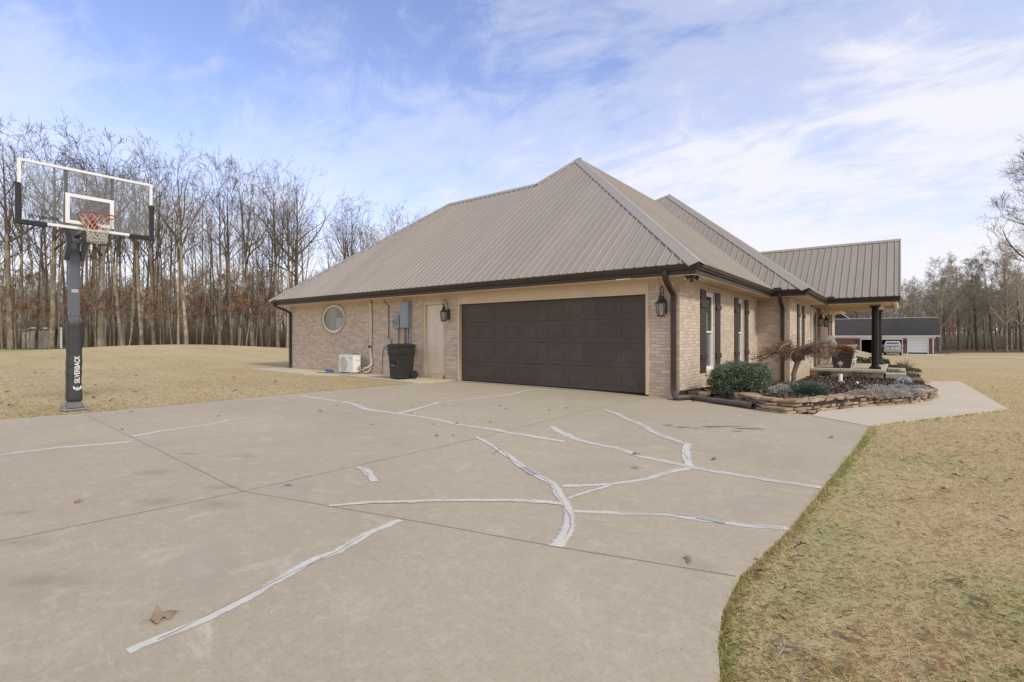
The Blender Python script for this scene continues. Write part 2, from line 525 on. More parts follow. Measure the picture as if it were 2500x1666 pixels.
    c = t.mix(t.ramp(t.noise(ob, 8, 6, 0.7), [(0.35, 0), (0.7, 1)]), vo.outputs['Color'], (0.2, 0.13, 0.07))
    c = t.mix(0.75, c, (0.40, 0.28, 0.165))
    t.col(c); t.rough(0.9); t.bump(vo.outputs['Distance'], 0.6, 0.03)
    M['ledge'] = t.m

    # --- paint, metal, plastics
    M['brown'] = pm('brown_gutter_paint', (0.066, 0.048, 0.035), (0.052, 0.038, 0.028), 5, 0.45, spec=0.3)
    M['trim'] = pm('beige_trim_paint', (0.66, 0.54, 0.375), (0.60, 0.48, 0.33), 2.5, 0.55)
    M['soffit'] = pm('beige_soffit_paint', (0.72, 0.555, 0.345), (0.66, 0.505, 0.31), 2.5, 0.6)
    M['doorpaint'] = pm('cream_door_paint', (0.74, 0.65, 0.52), (0.70, 0.61, 0.48), 3, 0.45)
    M['white'] = pm('white_vinyl', (0.78, 0.77, 0.74), (0.72, 0.71, 0.68), 4, 0.4)
    M['black'] = pm('black_metal', (0.018, 0.017, 0.017), (0.028, 0.026, 0.025), 12, 0.42)
    M['column'] = pm('black_column_paint', (0.009, 0.008, 0.007), (0.014, 0.012, 0.010), 5, 0.38, spec=0.3)
    M['shutter'] = pm('dark_walnut_board', (0.062, 0.040, 0.029), (0.034, 0.022, 0.017), 9, 0.6, 0.35, stretch=(2.5, 2.5, 0.25))
    M['mesh_grey'] = pm('grey_enclosure_paint', (0.29, 0.325, 0.36), (0.25, 0.28, 0.31), 6, 0.45)
    M['bin'] = pm('bin_plastic', (0.016, 0.0165, 0.016), (0.023, 0.0235, 0.023), 6, 0.5, 0.15, bscale=120, bdist=0.002)
    M['rubber'] = pm('black_rubber', (0.015, 0.015, 0.015), (0.022, 0.022, 0.022), 9, 0.8)
    M['pipe_brown'] = pm('brown_flex_pipe', (0.085, 0.065, 0.055), (0.12, 0.095, 0.082), 8, 0.42)
    M['pvc'] = pm('grey_conduit', (0.42, 0.43, 0.43), (0.36, 0.37, 0.37), 6, 0.5)
    M['lineset'] = pm('ivory_line_cover', (0.66, 0.60, 0.52), (0.58, 0.52, 0.44), 6, 0.6)
    M['blue'] = pm('blue_hose', (0.035, 0.11, 0.32), (0.03, 0.09, 0.26), 6, 0.5)
    M['red_wire'] = pm('red_cable', (0.22, 0.06, 0.045), None, 6, 0.6)
    M['yellow'] = pm('yellow_outlet_cover', (0.55, 0.43, 0.16), None, 6, 0.5)
    M['hoop_grey'] = pm('slate_powder_coat', (0.105, 0.118, 0.135), (0.09, 0.10, 0.115), 8, 0.48)
    M['hoop_black'] = pm('black_foam', (0.012, 0.012, 0.013), (0.02, 0.02, 0.021), 10, 0.7)
    M['pad'] = pm('charcoal_vinyl', (0.034, 0.035, 0.036), (0.043, 0.044, 0.044), 4, 0.55, 0.12, bscale=40)
    M['orange'] = pm('rim_orange', (0.42, 0.055, 0.022), (0.35, 0.045, 0.02), 8, 0.4)
    M['net'] = pm('net_cord', (0.62, 0.58, 0.48), (0.45, 0.41, 0.33), 20, 0.9)
    M['galv'] = pm('galvanised_steel', (0.36, 0.36, 0.34), (0.24, 0.23, 0.21), 12, 0.5, metallic=0.5)
    M['letter'] = pm('white_print', (0.78, 0.78, 0.78), (0.74, 0.74, 0.74), 8, 0.6)
    M['letter_black'] = pm('black_print', (0.02, 0.02, 0.02), None, 8, 0.6)
    M['sticker'] = pm('worn_sticker', (0.50, 0.36, 0.30), (0.42, 0.40, 0.38), 30, 0.6)
    M['planter'] = pm('dark_planter_wood', (0.075, 0.052, 0.040), (0.042, 0.028, 0.022), 7, 0.6, 0.3, stretch=(0.3, 0.3, 4))
    M['planter_dark'] = pm('planter_slate', (0.03, 0.025, 0.023), (0.045, 0.038, 0.034), 6, 0.6)
    M['chair'] = pm('white_resin', (0.74, 0.72, 0.68), (0.66, 0.64, 0.6), 6, 0.5)
    M['shingle'] = pm('charcoal_shingle', (0.040, 0.035, 0.030), (0.068, 0.060, 0.052), 1.5, 0.95, 0.5, stretch=(1, 1, 0.4), bscale=20)
    M['dark'] = pm('dark_interior', (0.03, 0.028, 0.027), (0.045, 0.042, 0.04), 2, 0.9)
    M['carpaint'] = pm('silver_car_paint', (0.48, 0.47, 0.44), (0.43, 0.42, 0.39), 2, 0.25, metallic=0.25, coat=0.6)
    M['cartrim'] = pm('grey_bumper', (0.36, 0.33, 0.29), (0.32, 0.29, 0.25), 4, 0.5)
    M['taillight'] = pm('tail_lamp', (0.25, 0.02, 0.015), (0.2, 0.015, 0.012), 6, 0.2)
    M['oldwood'] = pm('weathered_board', (0.44, 0.39, 0.32), (0.26, 0.22, 0.18), 7, 0.9, 0.4, stretch=(3, 3, 0.3))
    M['leafbrown'] = pm('dead_leaf', (0.26, 0.145, 0.068), (0.15, 0.085, 0.04), 22, 0.75, 0.3, rvar=0.35)
    M['leaftan'] = pm('pale_dead_leaf', (0.40, 0.30, 0.19), (0.29, 0.20, 0.115), 18, 0.75, 0.3, rvar=0.25)

    # garage door: embossed steel, dusty
    t = NT('garage_door_steel')
    ob = t.coord('Object')
    n1 = t.noise(ob, 0.9, 6, 0.65, 0.5)
    gr = t.noise(t.coord('Object', (3, 3, 60)), 2.0, 4, 0.6)
    n2 = t.noise(ob, 0.5, 4, 0.5)
    c = t.mix(t.ramp(n1, [(0.40, 0.0), (0.72, 0.8)]), (0.068, 0.051, 0.038), (0.108, 0.088, 0.070))
    c = t.mix(t.ramp(n2, [(0.5, 0.0), (0.7, 0.45)]), c, (0.076, 0.052, 0.041))
    c = t.mix(t.ramp(gr, [(0.35, 0.4), (0.6, 0.0)]), c, (0.043, 0.033, 0.026))
    t.col(c); t.rough(0.55); t.bump(gr, 0.25, 0.004)
    M['garage'] = t.m

    # window glass: dark room behind a reflecting pane
    def glass(name, c1, c2, sc):
        t = NT(name)
        n = t.noise(t.coord('Object', sc), 1.0, 3, 0.5)
        t.col(t.mix(t.ramp(n, [(0.4, 0.0), (0.62, 1.0)]), c1, c2)); t.rough(0.04)
        t.b.inputs['Specular IOR Level'].default_value = 0.6
        return t.m
    M['glass'] = glass('window_glass', (0.035, 0.045, 0.035), (0.075, 0.09, 0.07), (3, 3, 1))
    M['glass_low'] = glass('window_glass_screened', (0.12, 0.135, 0.14), (0.17, 0.18, 0.18), (6, 6, 0.6))
    M['glass_round'] = glass('porthole_glass', (0.15, 0.15, 0.105), (0.27, 0.255, 0.175), (5, 5, 0.7))
    M['carglass'] = glass('car_glass', (0.012, 0.015, 0.017), (0.03, 0.035, 0.038), (1, 1, 1))
    # clear acrylic sheet of the backboard
    t = NT('clear_acrylic')
    tr = t.node('ShaderNodeBsdfTransparent'); tr.inputs['Color'].default_value = (0.97, 0.985, 0.98, 1)
    gl = t.node('ShaderNodeBsdfGlossy'); gl.inputs['Roughness'].default_value = 0.05
    df = t.node('ShaderNodeBsdfDiffuse'); df.inputs['Color'].default_value = (0.75, 0.78, 0.78, 1)
    mx = t.node('ShaderNodeMixShader'); fr = t.node('ShaderNodeFresnel'); fr.inputs['IOR'].default_value = 1.45
    t.link(t.math('MULTIPLY', fr.outputs[0], 0.45), mx.inputs[0]); t.link(tr.outputs[0], mx.inputs[1]); t.link(gl.outputs[0], mx.inputs[2])
    mx2 = t.node('ShaderNodeMixShader'); mx2.inputs[0].default_value = 0.06  # thin pale veil painted in for the haze of reflections
    t.link(mx.outputs[0], mx2.inputs[1]); t.link(df.outputs[0], mx2.inputs[2])
    t.link(mx2.outputs[0], t.n['Material Output'].inputs['Surface'])
    M['acrylic'] = t.m
    t = NT('lantern_glass')
    tr = t.node('ShaderNodeBsdfTransparent'); tr.inputs['Color'].default_value = (0.9, 0.88, 0.84, 1)
    df = t.node('ShaderNodeBsdfDiffuse'); df.inputs['Color'].default_value = (0.7, 0.66, 0.58, 1)
    mx = t.node('ShaderNodeMixShader'); mx.inputs[0].default_value = 0.45
    t.link(tr.outputs[0], mx.inputs[1]); t.link(df.outputs[0], mx.inputs[2]); t.link(mx.outputs[0], t.n['Material Output'].inputs['Surface'])
    M['lampglass'] = t.m


build_materials()

# ------------------------------------------------------------------ camera, sun, sky
cam = bpy.data.cameras.new('camera'); co = bpy.data.objects.new('camera', cam); COL.objects.link(co)
cam.sensor_width = 36.0; cam.lens = 36.0 * FPX / 2500.0
cam.shift_y = -(833.0 - HY) / 2500.0
cam.clip_start = 0.05; cam.clip_end = 2000
co.location = (0, 0, CAM_H); co.rotation_euler = (R(90), 0, YAW)
scn.camera = co

SUN_DIR = Vector((0.76, -0.14, 0.63)).normalized()
sun = bpy.data.lights.new('sun', 'SUN'); so = bpy.data.objects.new('sun', sun); COL.objects.link(so)
sun.energy = SUN_E = 2.45; sun.angle = R(8); sun.color = (1.0, 0.93, 0.80)
so.rotation_euler = SUN_DIR.to_track_quat('Z', 'Y').to_euler()
so.location = (20, 5, 30)


def build_world():
    w = bpy.data.worlds.new('World'); scn.world = w; w.use_nodes = True
    t = w.node_tree; n = t.nodes; l = t.links
    for k in list(n): n.remove(k)

    def mth(op, a, b=0.0):
        m = n.new('ShaderNodeMath'); m.operation = op
        for i, v in enumerate((a, b)):
            if hasattr(v, 'is_linked'): l.new(v, m.inputs[i])
            else: m.inputs[i].default_value = v
        return m.outputs[0]

    def rmp(f, stops):
        r = n.new('ShaderNodeValToRGB'); e = r.color_ramp.elements
        r.color_ramp.interpolation = 'EASE'
        while len(e) < len(stops): e.new(0.5)
        for i, (p, c) in enumerate(stops):
            e[i].position = p; e[i].color = (c, c, c, 1) if not hasattr(c, '__len__') else (*c, 1)
        l.new(f, r.inputs['Fac']); return r.outputs['Color']
    out = n.new('ShaderNodeOutputWorld')
    sky = n.new('ShaderNodeTexSky'); sky.sky_type = 'NISHITA'; sky.sun_disc = False
    sky.sun_elevation = math.asin(SUN_DIR.z); sky.sun_rotation = math.atan2(SUN_DIR.x, SUN_DIR.y)
    sky.air_density = 1.0; sky.dust_density = 0.6; sky.ozone_density = 2.0
    hs = n.new('ShaderNodeMix'); hs.data_type = 'RGBA'; hs.blend_type = 'MULTIPLY'; hs.inputs['Factor'].default_value = 1.0
    ia = [k for k in hs.inputs if k.type == 'RGBA']; l.new(sky.outputs[0], ia[0]); ia[1].default_value = (1.83, 1.56, 1.72, 1)
    b1 = n.new('ShaderNodeBackground'); b1.inputs['Strength'].default_value = 0.15
    l.new([k for k in hs.outputs if k.type == 'RGBA'][0], b1.inputs['Color'])
    tc = n.new('ShaderNodeTexCoord'); sp = n.new('ShaderNodeSeparateXYZ'); l.new(tc.outputs['Generated'], sp.inputs[0])
    zz = mth('ADD', mth('MAXIMUM', sp.outputs['Z'], 0.0), 0.22)
    px = mth('DIVIDE', sp.outputs['X'], zz); py = mth('DIVIDE', sp.outputs['Y'], zz)
    cb = n.new('ShaderNodeCombineXYZ'); l.new(px, cb.inputs[0]); l.new(py, cb.inputs[1])

    def nz(scale, det, rgh, dist, sc, rot, off=(0, 0, 0)):
        mp = n.new('ShaderNodeMapping'); mp.inputs['Scale'].default_value = sc; mp.inputs['Rotation'].default_value = (0, 0, rot)
        mp.inputs['Location'].default_value = off
        l.new(cb.outputs[0], mp.inputs['Vector'])
        q = n.new('ShaderNodeTexNoise'); q.inputs['Scale'].default_value = scale; q.inputs['Detail'].default_value = det
        q.inputs['Roughness'].default_value = rgh; q.inputs['Distortion'].default_value = dist
        l.new(mp.outputs[0], q.inputs['Vector']); return q.outputs['Fac']
    big = nz(0.75, 7, 0.52, 0.35, (1, 0.6, 1), R(20), (3.1, 1.7, 0))
    fine = nz(2.2, 9, 0.62, 0.9, (0.75, 1.2, 1), R(35), (0.7, 0, 0))
    # more cloud to the right of the view and low over the horizon
    side = mth('ADD', mth('MULTIPLY', sp.outputs['X'], 0.62), mth('MULTIPLY', sp.outputs['Y'], 0.30))
    low = rmp(sp.outputs['Z'], [(0.0, 0.46), (0.25, 0.30), (0.50, 0.0)])
    d = mth('ADD', mth('MULTIPLY', big, 0.90), mth('MULTIPLY', fine, 0.66))
    d = mth('ADD', d, mth('MULTIPLY', side, 0.15))
    d = mth('ADD', d, low)
    back = mth('MAXIMUM', mth('SUBTRACT', mth('MULTIPLY', sp.outputs['X'], 0.61), mth('MULTIPLY', sp.outputs['Y'], 0.79)), 0.0)
    d = mth('ADD', d, mth('MULTIPLY', back, 0.6))  # extra cloud added behind the camera to light the house front
    wisp = nz(5.5, 10, 0.68, 1.4, (0.7, 1.2, 1), R(48), (1.3, 0.4, 0))
    d = mth('ADD', d, mth('MULTIPLY', mth('SUBTRACT', wisp, 0.5), 0.42))
    d = mth('MULTIPLY', d, 0.6)
    dens = rmp(d, [(0.405, 0.0), (0.54, 0.44), (0.70, 0.93)])
    cc = rmp(d, [(0.44, (0.80, 0.845, 0.98)), (0.74, (0.95, 0.94, 0.985))])
    b2 = n.new('ShaderNodeBackground'); b2.inputs['Strength'].default_value = 1.0; l.new(cc, b2.inputs['Color'])
    mx = n.new('ShaderNodeMixShader'); l.new(dens, mx.inputs[0]); l.new(b1.outputs[0], mx.inputs[1]); l.new(b2.outputs[0], mx.inputs[2])
    l.new(mx.outputs[0], out.inputs['Surface'])


build_world()
scn.view_settings.view_transform = 'Standard'; scn.view_settings.look = 'None'
scn.view_settings.exposure = 0; scn.view_settings.gamma = 1
# ------------------------------------------------------------------ paved surfaces
def sheet(name, poly, zf, mat, cuts=(), skirt=0.12, lift=0.0, parent=None):
    bm = bmesh.new()
    f = bm.faces.new([bm.verts.new((p[0], p[1], 0)) for p in poly])
    if f.normal.z < 0: f.normal_flip()
    for (co_, no) in cuts:
        bmesh.ops.bisect_plane(bm, geom=bm.verts[:] + bm.edges[:] + bm.faces[:], plane_co=co_, plane_no=no)
    be = [e for e in bm.edges if len(e.link_faces) == 1]
    if skirt:
        r = bmesh.ops.extrude_edge_only(bm, edges=be)
        ev = {v for v in r['geom'] if isinstance(v, bmesh.types.BMVert)}
    else: ev = set()
    for v in bm.verts:
        z = zf(v.co.x, v.co.y) + lift
        v.co.z = z - (skirt if v in ev else 0)
    bmesh.ops.triangulate(bm, faces=[f for f in bm.faces if len(f.verts) > 4])
    bmesh.ops.recalc_face_normals(bm, faces=bm.faces)
    me = bpy.data.meshes.new(name); bm.to_mesh(me); bm.free()
    up = sum(p.normal.z * p.area for p in me.polygons)
    if up < 0: me.flip_normals()
    me.materials.append(mat)
    o = bpy.data.objects.new(name, me); COL.objects.link(o)
    if parent: o.parent = parent
    return o


def P2(u, v): g = G(u, v); return (g.x, g.y)


WALLY = 10.27; WX1 = -3.58; WX0 = -18.85
edge_r = [(-0.62, -16.0), (-0.60, 0.0)] + [P2(1758, 1650), P2(1752, 1580), P2(1763, 1490), P2(1806, 1404), P2(1914, 1303), P2(2004, 1195), P2(2098, 1080), P2(2125, 1041)]
walk_joint = [P2(2125, 1041), P2(1985, 1016)]
edge_l = [P2(994, 938), P2(638, 969), P2(319, 999), P2(0, 1025), (-10.62, -16.0)]
drive_poly = edge_r + [P2(1985, 1016), (-1.6, 9.6), (-2.6, 9.9), (-3.3, 10.0), (-3.3, 10.35), (-9.9, 10.35)] + [(-9.9, 9.35), P2(1010, 936)] + edge_l
cuts = [((x, 0, 0), (1, 0, 0)) for x in (-9, -7, -6.4, -5.8, -5.2, -4.6, -4, -3.4, -2.4, -1.4)] + [((0, y, 0), (0, 1, 0)) for y in (-8, -4, 0, 2, 4, 6, 7.99, 8.8, 9.6)]
driveway = tag(sheet('driveway', drive_poly, zpave, M['concrete'], cuts), kind='structure')
# apron lip at the door
walk_poly = [P2(2125, 1041), P2(1985, 1016), P2(2000, 1005), P2(2260, 978), P2(2285, 960), P2(2262, 940), P2(2274, 931.5), P2(2345, 931.5), P2(2460, 999), P2(2330, 1015), P2(2189, 1030)]
path = tag(sheet('path', walk_poly, zpave, M['walk'], [((0, y, 0), (0, 1, 0)) for y in (10, 12, 14, 16)], lift=0.004), kind='structure')
side_poly = [P2(1010, 936), P2(905, 925), P2(829, 917), P2(742, 915), P2(600, 901), (-21.5, 9.3), (-21.5, 11.2), (-18.86, 11.2), (-18.86, 10.28), (-9.95, 10.28), (-9.95, 9.4)]
side_path = tag(sheet('side_path', side_poly, lambda x, y: DZ, M['walk'], lift=0.022), kind='structure')

_rib = [0]


def ribbon(name, px, width, mat, jitter=0.35, parent=None, lift=0.0022, step=0.035, wander=0.012, world=False, rag=True):
    """flat strip along image pixels cast onto the ground, or world points; width per point in metres"""
    P = [Vector((p[0], p[1], 0)) if world else G(p[0], p[1]) for p in px]
    W = width if hasattr(width, '__len__') else [width] * len(P)
    _rib[0] += 1
    zoff = lift + 0.00022 * (_rib[0] % 14)
    seed = _rib[0] * 17.3
    pts = []; ws = []
    for i in range(len(P) - 1):
        a, b = P[i], P[i + 1]; n = max(1, int((b - a).length / step))
        for k in range(n):
            s = k / n; pts.append(a.lerp(b, s)); ws.append(W[i] * (1 - s) + W[i + 1] * s)
    pts.append(P[-1]); ws.append(W[-1])
    m = MB(); L = 0.0
    vs = []
    for i, p in enumerate(pts):
        t = pts[min(i + 1, len(pts) - 1)] - pts[max(i - 1, 0)]; t.z = 0; t.normalize()
        nrm = Vector((-t.y, t.x, 0))
        L += (pts[i] - pts[i - 1]).length if i else 0
        o = mnoise.noise(Vector((L * 2.2, seed, 0))) * wander * 2
        o += mnoise.noise(Vector((L * 9, seed, 3))) * wander * 0.6
        ja = 1 + jitter * (mnoise.noise(Vector((L * 6, seed, 7))) + 0.6 * mnoise.noise(Vector((L * 23, seed, 9))))
        jb = 1 + jitter * (mnoise.noise(Vector((L * 6, seed, 17))) + 0.6 * mnoise.noise(Vector((L * 23, seed, 19))))
        q = p + nrm * o; wk = 1.22 if name == 'crack_sealant' else 1.0
        a = q + nrm * ws[i] * wk * 0.5 * max(0.15, ja); b = q - nrm * ws[i] * wk * 0.5 * max(0.15, jb)
        a.z = zpave(a.x, a.y) + zoff; b.z = zpave(b.x, b.y) + zoff
        vs += [a, b]
    m.add(vs, [(2 * i, 2 * i + 1, 2 * i + 3, 2 * i + 2) for i in range(len(pts) - 1)], [[(-1, i), (1, i), (1, i + 1), (-1, i + 1)] for i in range(len(pts) - 1)])
    return m.build(name, mat, parent)


C = [
    ([(313, 1594), (384, 1564), (457, 1532), (548, 1489), (639, 1443), (731, 1388), (776, 1363), (822, 1347), (890, 1308), (977, 1270)], [.042, .045, .05, .055, .052, .062, .06, .066, .062, .055]),
    ([(-160, 1135), (0, 1112), (137, 1094), (320, 1080)], .085),
    ([(324, 1066.5), (388, 1055), (502, 1039), (548, 1028.5), (644, 1019.4)], [.09, .095, .09, .085, .05]),
    ([(731, 967), (785, 974), (863, 986.5), (895, 1000), (971, 1011), (1053, 1022), (1124, 1038), (1206, 1050), (1288, 1064), (1377, 1079)], [.10, .10, .10, .13, .10, .095, .10, .10, .095, .08]),
    ([(971, 1011), (1027, 996.5), (1073, 982), (1155, 975), (1231, 966), (1298, 953)], [.085, .09, .095, .095, .095, .09]),
    ([(1163, 1068), (1186, 1078), (1216, 1098), (1257, 1129), (1298, 1155), (1349, 1185), (1364, 1206), (1379, 1228), (1389, 1257), (1389, 1287), (1375, 1318), (1362, 1337)], [.055, .065, .065, .07, .07, .06, .08, .07, .075, .08, .085, .09]),
    ([(804, 1237), (900, 1228.5), (1002, 1226), (1145, 1221), (1257, 1222), (1308, 1227), (1372, 1232)], [.035, .05, .055, .06, .062, .062, .06]),
    ([(1397, 1248), (1512, 1254), (1639, 1257), (1716, 1268), (1818, 1283), (1912, 1291), (1924, 1292)], [.055, .058, .058, .065, .065, .06, .06]),
    ([(1372, 1188), (1486, 1183), (1588, 1167), (1639, 1152), (1690, 1143)], .062),
    ([(1384, 1218), (1415, 1206), (1456, 1195), (1486, 1185)], .036),
    ([(1346, 1042), (1374, 1058), (1395, 1070), (1435, 1081), (1512, 1096), (1558, 1113), (1614, 1125), (1690, 1143), (1792, 1159), (1869, 1172), (1994, 1190), (2006, 1192)], [.08, .11, .10, .085, .09, .085, .085, .08, .08, .08, .075, .075]),
    ([(1475, 999), (1512, 1014), (1563, 1037), (1614, 1063), (1665, 1082), (1687, 1088)], [.06, .085, .09, .085, .08, .07]),
    ([(1680, 1086), (1675, 1104), (1678, 1124), (1684, 1141)], [.085, .085, .085, .07]),
    ([(870, 1142), (886, 1146), (902, 1162), (915, 1177)], [.055, .075, .075, .06]),
]
for px, w in C:
    ribbon('crack_sealant', px, w, M['sealant'], 0.27, driveway)
    # hairline re-opened along the middle of the wider repairs
    if (w if not hasattr(w, '__len__') else max(w)) > 0.06:
        ribbon('hairline_crack', px[1:-1], 0.0042, M['joint'], 1.3, driveway, lift=0.0058, wander=0.02)
M['patch'] = pm('grey_patch', (0.44, 0.43, 0.40), (0.36, 0.345, 0.315), 25, 0.8, 0.3)
ribbon('repair_patch', [(1278, 1142), (1310, 1161)], .10, M['patch'], 0.3, driveway, lift=0.0062)
ribbon('repair_patch', [(1702, 1264), (1772, 1277)], .06, M['patch'], 0.3, driveway, lift=0.0062)
for px in ([(207, 1012.6), (400, 1106), (592, 1200.6), (818, 1238), (1075, 1284), (1344, 1333), (1600, 1375), (1798, 1408)], [(-130, 1352), (0, 1323), (300, 1261), (592, 1200.6)]):
    ribbon('control_joint', px, .0070, M['joint'], 0.5, driveway, lift=0.002, wander=0.004)
ribbon('control_joint', [(592, 1200.6), (900, 1131), (1155, 1073), (1400, 1012), (1537, 981), (1575, 972)], .007, M['joint'], 0.5, driveway, lift=0.002, wander=0.004)
ribbon('control_joint', [(2122, 1042), (1990, 1017)], .012, M['joint'], 0.4, driveway, lift=0.009, wander=0.002)


def blob(name, u, v, a, b, rot, mat, parent, lift=0.003, seed=0):
    c = G(u, v); m = MB(); n = 28; ps = [Vector((c.x, c.y, zpave(c.x, c.y) + lift))]; uv = [(0, 0)]
    for k in range(n):
        an = 2 * math.pi * k / n
        r = 1 + 0.32 * mnoise.noise(Vector((math.cos(an) * 1.6, math.sin(an) * 1.6, seed * 3.1)))
        x, y = a * r * math.cos(an), b * r * math.sin(an)
        x, y = x * math.cos(rot) - y * math.sin(rot), x * math.sin(rot) + y * math.cos(rot)
        ps.append(Vector((c.x + x, c.y + y, zpave(c.x + x, c.y + y) + lift)))
        uv.append((math.cos(an), math.sin(an)))
    f = [(0, 1 + k, 1 + (k + 1) % n) for k in range(n)]
    m.add(ps, f, [[uv[i] for i in q] for q in f])
    return m.build(name, mat, parent)


def soft(name, colr, amt):
    t = NT(name)
    uv = t.coord('UV')
    ln = t.node('ShaderNodeVectorMath', operation='LENGTH'); t.link(uv, ln.inputs[0])
    n = t.noise(t.coord('Object'), 9, 6, 0.7)
    f = t.math('MULTIPLY', t.ramp(ln.outputs['Value'], [(0.25, amt), (0.98, 0.0)]), t.ramp(n, [(0.3, 0.25), (0.65, 1.0)]))
    tr = t.node('ShaderNodeBsdfTransparent'); mx = t.node('ShaderNodeMixShader')
    t.link(f, mx.inputs[0]); t.link(tr.outputs[0], mx.inputs[1]); t.link(t.b.outputs[0], mx.inputs[2])
    t.col(colr); t.rough(0.9)
    t.link(mx.outputs[0], t.n['Material Output'].inputs['Surface'])
    return t.m


M['tyre'] = soft('tyre_rub', (0.21, 0.185, 0.155), 0.17)
M['wet'] = soft('damp_patch', (0.17, 0.13, 0.095), 0.85)
M['pale'] = soft('pale_scale', (0.60, 0.52, 0.42), 0.6)
M['moss'] = soft('moss_tinge', (0.30, 0.32, 0.24), 0.12)
VA = YAW  # across the view
for i, (u, v, a, b) in enumerate([(589, 1114, .28, .12), (374, 1153, .24, .13), (388, 1224, .24, .12), (525, 1233, .24, .14), (543, 1190, .17, .1), (470, 1108, .3, .06), (60, 1325, .2, .09), (40, 1253, .15, .07), (110, 1420, .22, .09)]):
    blob('tyre_rub', u, v, a, b, VA, M['tyre'], driveway, lift=0.0005 + 0.00017 * i, seed=i)
for i, (u, v, a, b) in enumerate([(1735, 1043, .16, .07), (1775, 1042, .26, .06), (1815, 1047, .2, .06), (1850, 1048, .14, .06), (1630, 1039, .12, .05), (1668, 1044, .15, .05), (1720, 1030, .05, .02), (1690, 1025, .03, .015), (1800, 1054, .1, .04), (1700, 1047, .08, .03)]):
    blob('damp_stain', u, v, a, b, VA, M['wet'], driveway, lift=0.0045 + 0.0002 * i, seed=30 + i)
for i, (u, v, a, b) in enumerate([(1560, 1075, .75, .4), (1470, 1140, .5, .25), (1850, 1235, .4, .2), (1900, 1130, .34, .22), (420, 1078, .5, .25), (700, 1200, .35, .2), (1690, 1375, .22, .12), (500, 1380, .4, .2), (1750, 1100, .5, .25)]):
    blob('pale_scaling', u, v, a, b, VA + 0.3 * i, M['pale'], driveway, lift=0.0004 + 0.0002 * i, seed=60 + i)
blob('moss_tinge', 1710, 1388, .16, .06, VA, M['moss'], driveway, lift=0.0092, seed=80)
blob('moss_tinge', 60, 1440, .7, .3, VA, M['moss'], driveway, lift=0.0094, seed=81)
# pale cement line along the garage door
ribbon('cement_apron', [(x, 10.13) for x in np.linspace(-9.95, -3.6, 8)], .12, M['porch_concrete'], 0.5, driveway, lift=0.004, world=True)

# ------------------------------------------------------------------ the ground, one sheet to the horizon
BED = None


def axis(a, b, fine0, fine1, step, grow):
    v = [fine0]
    while v[-1] < fine1: v.append(v[-1] + step)
    s = step
    while v[-1] < b: s *= grow; v.append(v[-1] + s)
    lo = [fine0]; s = step
    while lo[-1] > a: s *= grow; lo.append(lo[-1] - s)
    return np.array(lo[:0:-1] + v)


def make_ground():
    xs = axis(-700, 700, -16, 8, 0.4, 1.06); ys = axis(-500, 800, -2, 26, 0.4, 1.06)
    nx, ny = len(xs), len(ys)
    V = []; lit = []; grn = []
    for y in ys:
        for x in xs:
            z = zland(x, y)
            depth = Vector((x, y, 0)).dot(FW); lat = Vector((x, y, 0)).dot(RT)
            dist = math.hypot(x, y)
            if dist > 40: z += 0.10 * mnoise.noise(Vector((x * 0.05, y * 0.05, 0)))
            V.append((x, y, z))
            wob = mnoise.noise(Vector((x * 0.12, y * 0.12, 5)))
            k = lat / max(depth, 1)
            if k < 0.2:
                edge = 45.5 + 5.5 * sstep(-0.68, -0.82, k) + wob * 1.6
                L = sstep(edge, edge + 3, depth)
                g = sstep(-0.70, -0.78, k) * sstep(36.5, 39, depth) * (1 - sstep(edge - 1, edge + 2.5, depth)) * (.55 + .45 * sstep(-.86, -1.0, k))
            else:
                L = sstep(70 + wob * 1.5, 74 + wob * 1.5, depth); g = 0
            # green tinge beside the drive
            if -0.7 < x < 2.2 and -1 < y < 11:
                e = 0.75 * math.exp(-((x + 0.42) / 0.28) ** 2) * max(0, mnoise.noise(Vector((x * 2.2, y * 1.3, 1))) + 0.35)
                e += 1.3 * max(0, mnoise.noise(Vector((x * 1.3, y * 1.3, 9))) - 0.06) * math.exp(-((x - 0.25) / 0.9) ** 2)
                g = max(g, min(1, e))
            lit.append(L); grn.append(g)
    F = [(j * nx + i, j * nx + i + 1, (j + 1) * nx + i + 1, (j + 1) * nx + i) for j in range(ny - 1) for i in range(nx - 1)]
    me = bpy.data.meshes.new('lawn'); me.from_pydata(V, [], F)
    for nme, arr in (('litter', lit), ('green', grn)):
        a = me.attributes.new(nme, 'FLOAT', 'POINT'); a.data.foreach_set('value', arr)
    me.polygons.foreach_set('use_smooth', [True] * len(me.polygons))
    me.materials.append(M['ground'])
    o = bpy.data.objects.new('lawn', me); COL.objects.link(o)
    return tag(o, kind='structure')


make_ground()

# ------------------------------------------------------------------ THE HOUSE
house = thing('brick_house', 'tan brick house with ribbed brown metal hip roof and wide dark garage door', 'house', (-3.58, 10.27, 0))


def hb(mb, name, mat, parent=None, **kw):
    """build a house part: geometry in world metres, parented to the house (or to a part)"""
    o = mb.build(name, mat, None, **kw)
    p = parent or house
    o.parent = p
    if p is house: o.location = -Vector(house.location)
    return o


ZS, ZTOP, ZBOT = 2.165, 2.385, -0.42


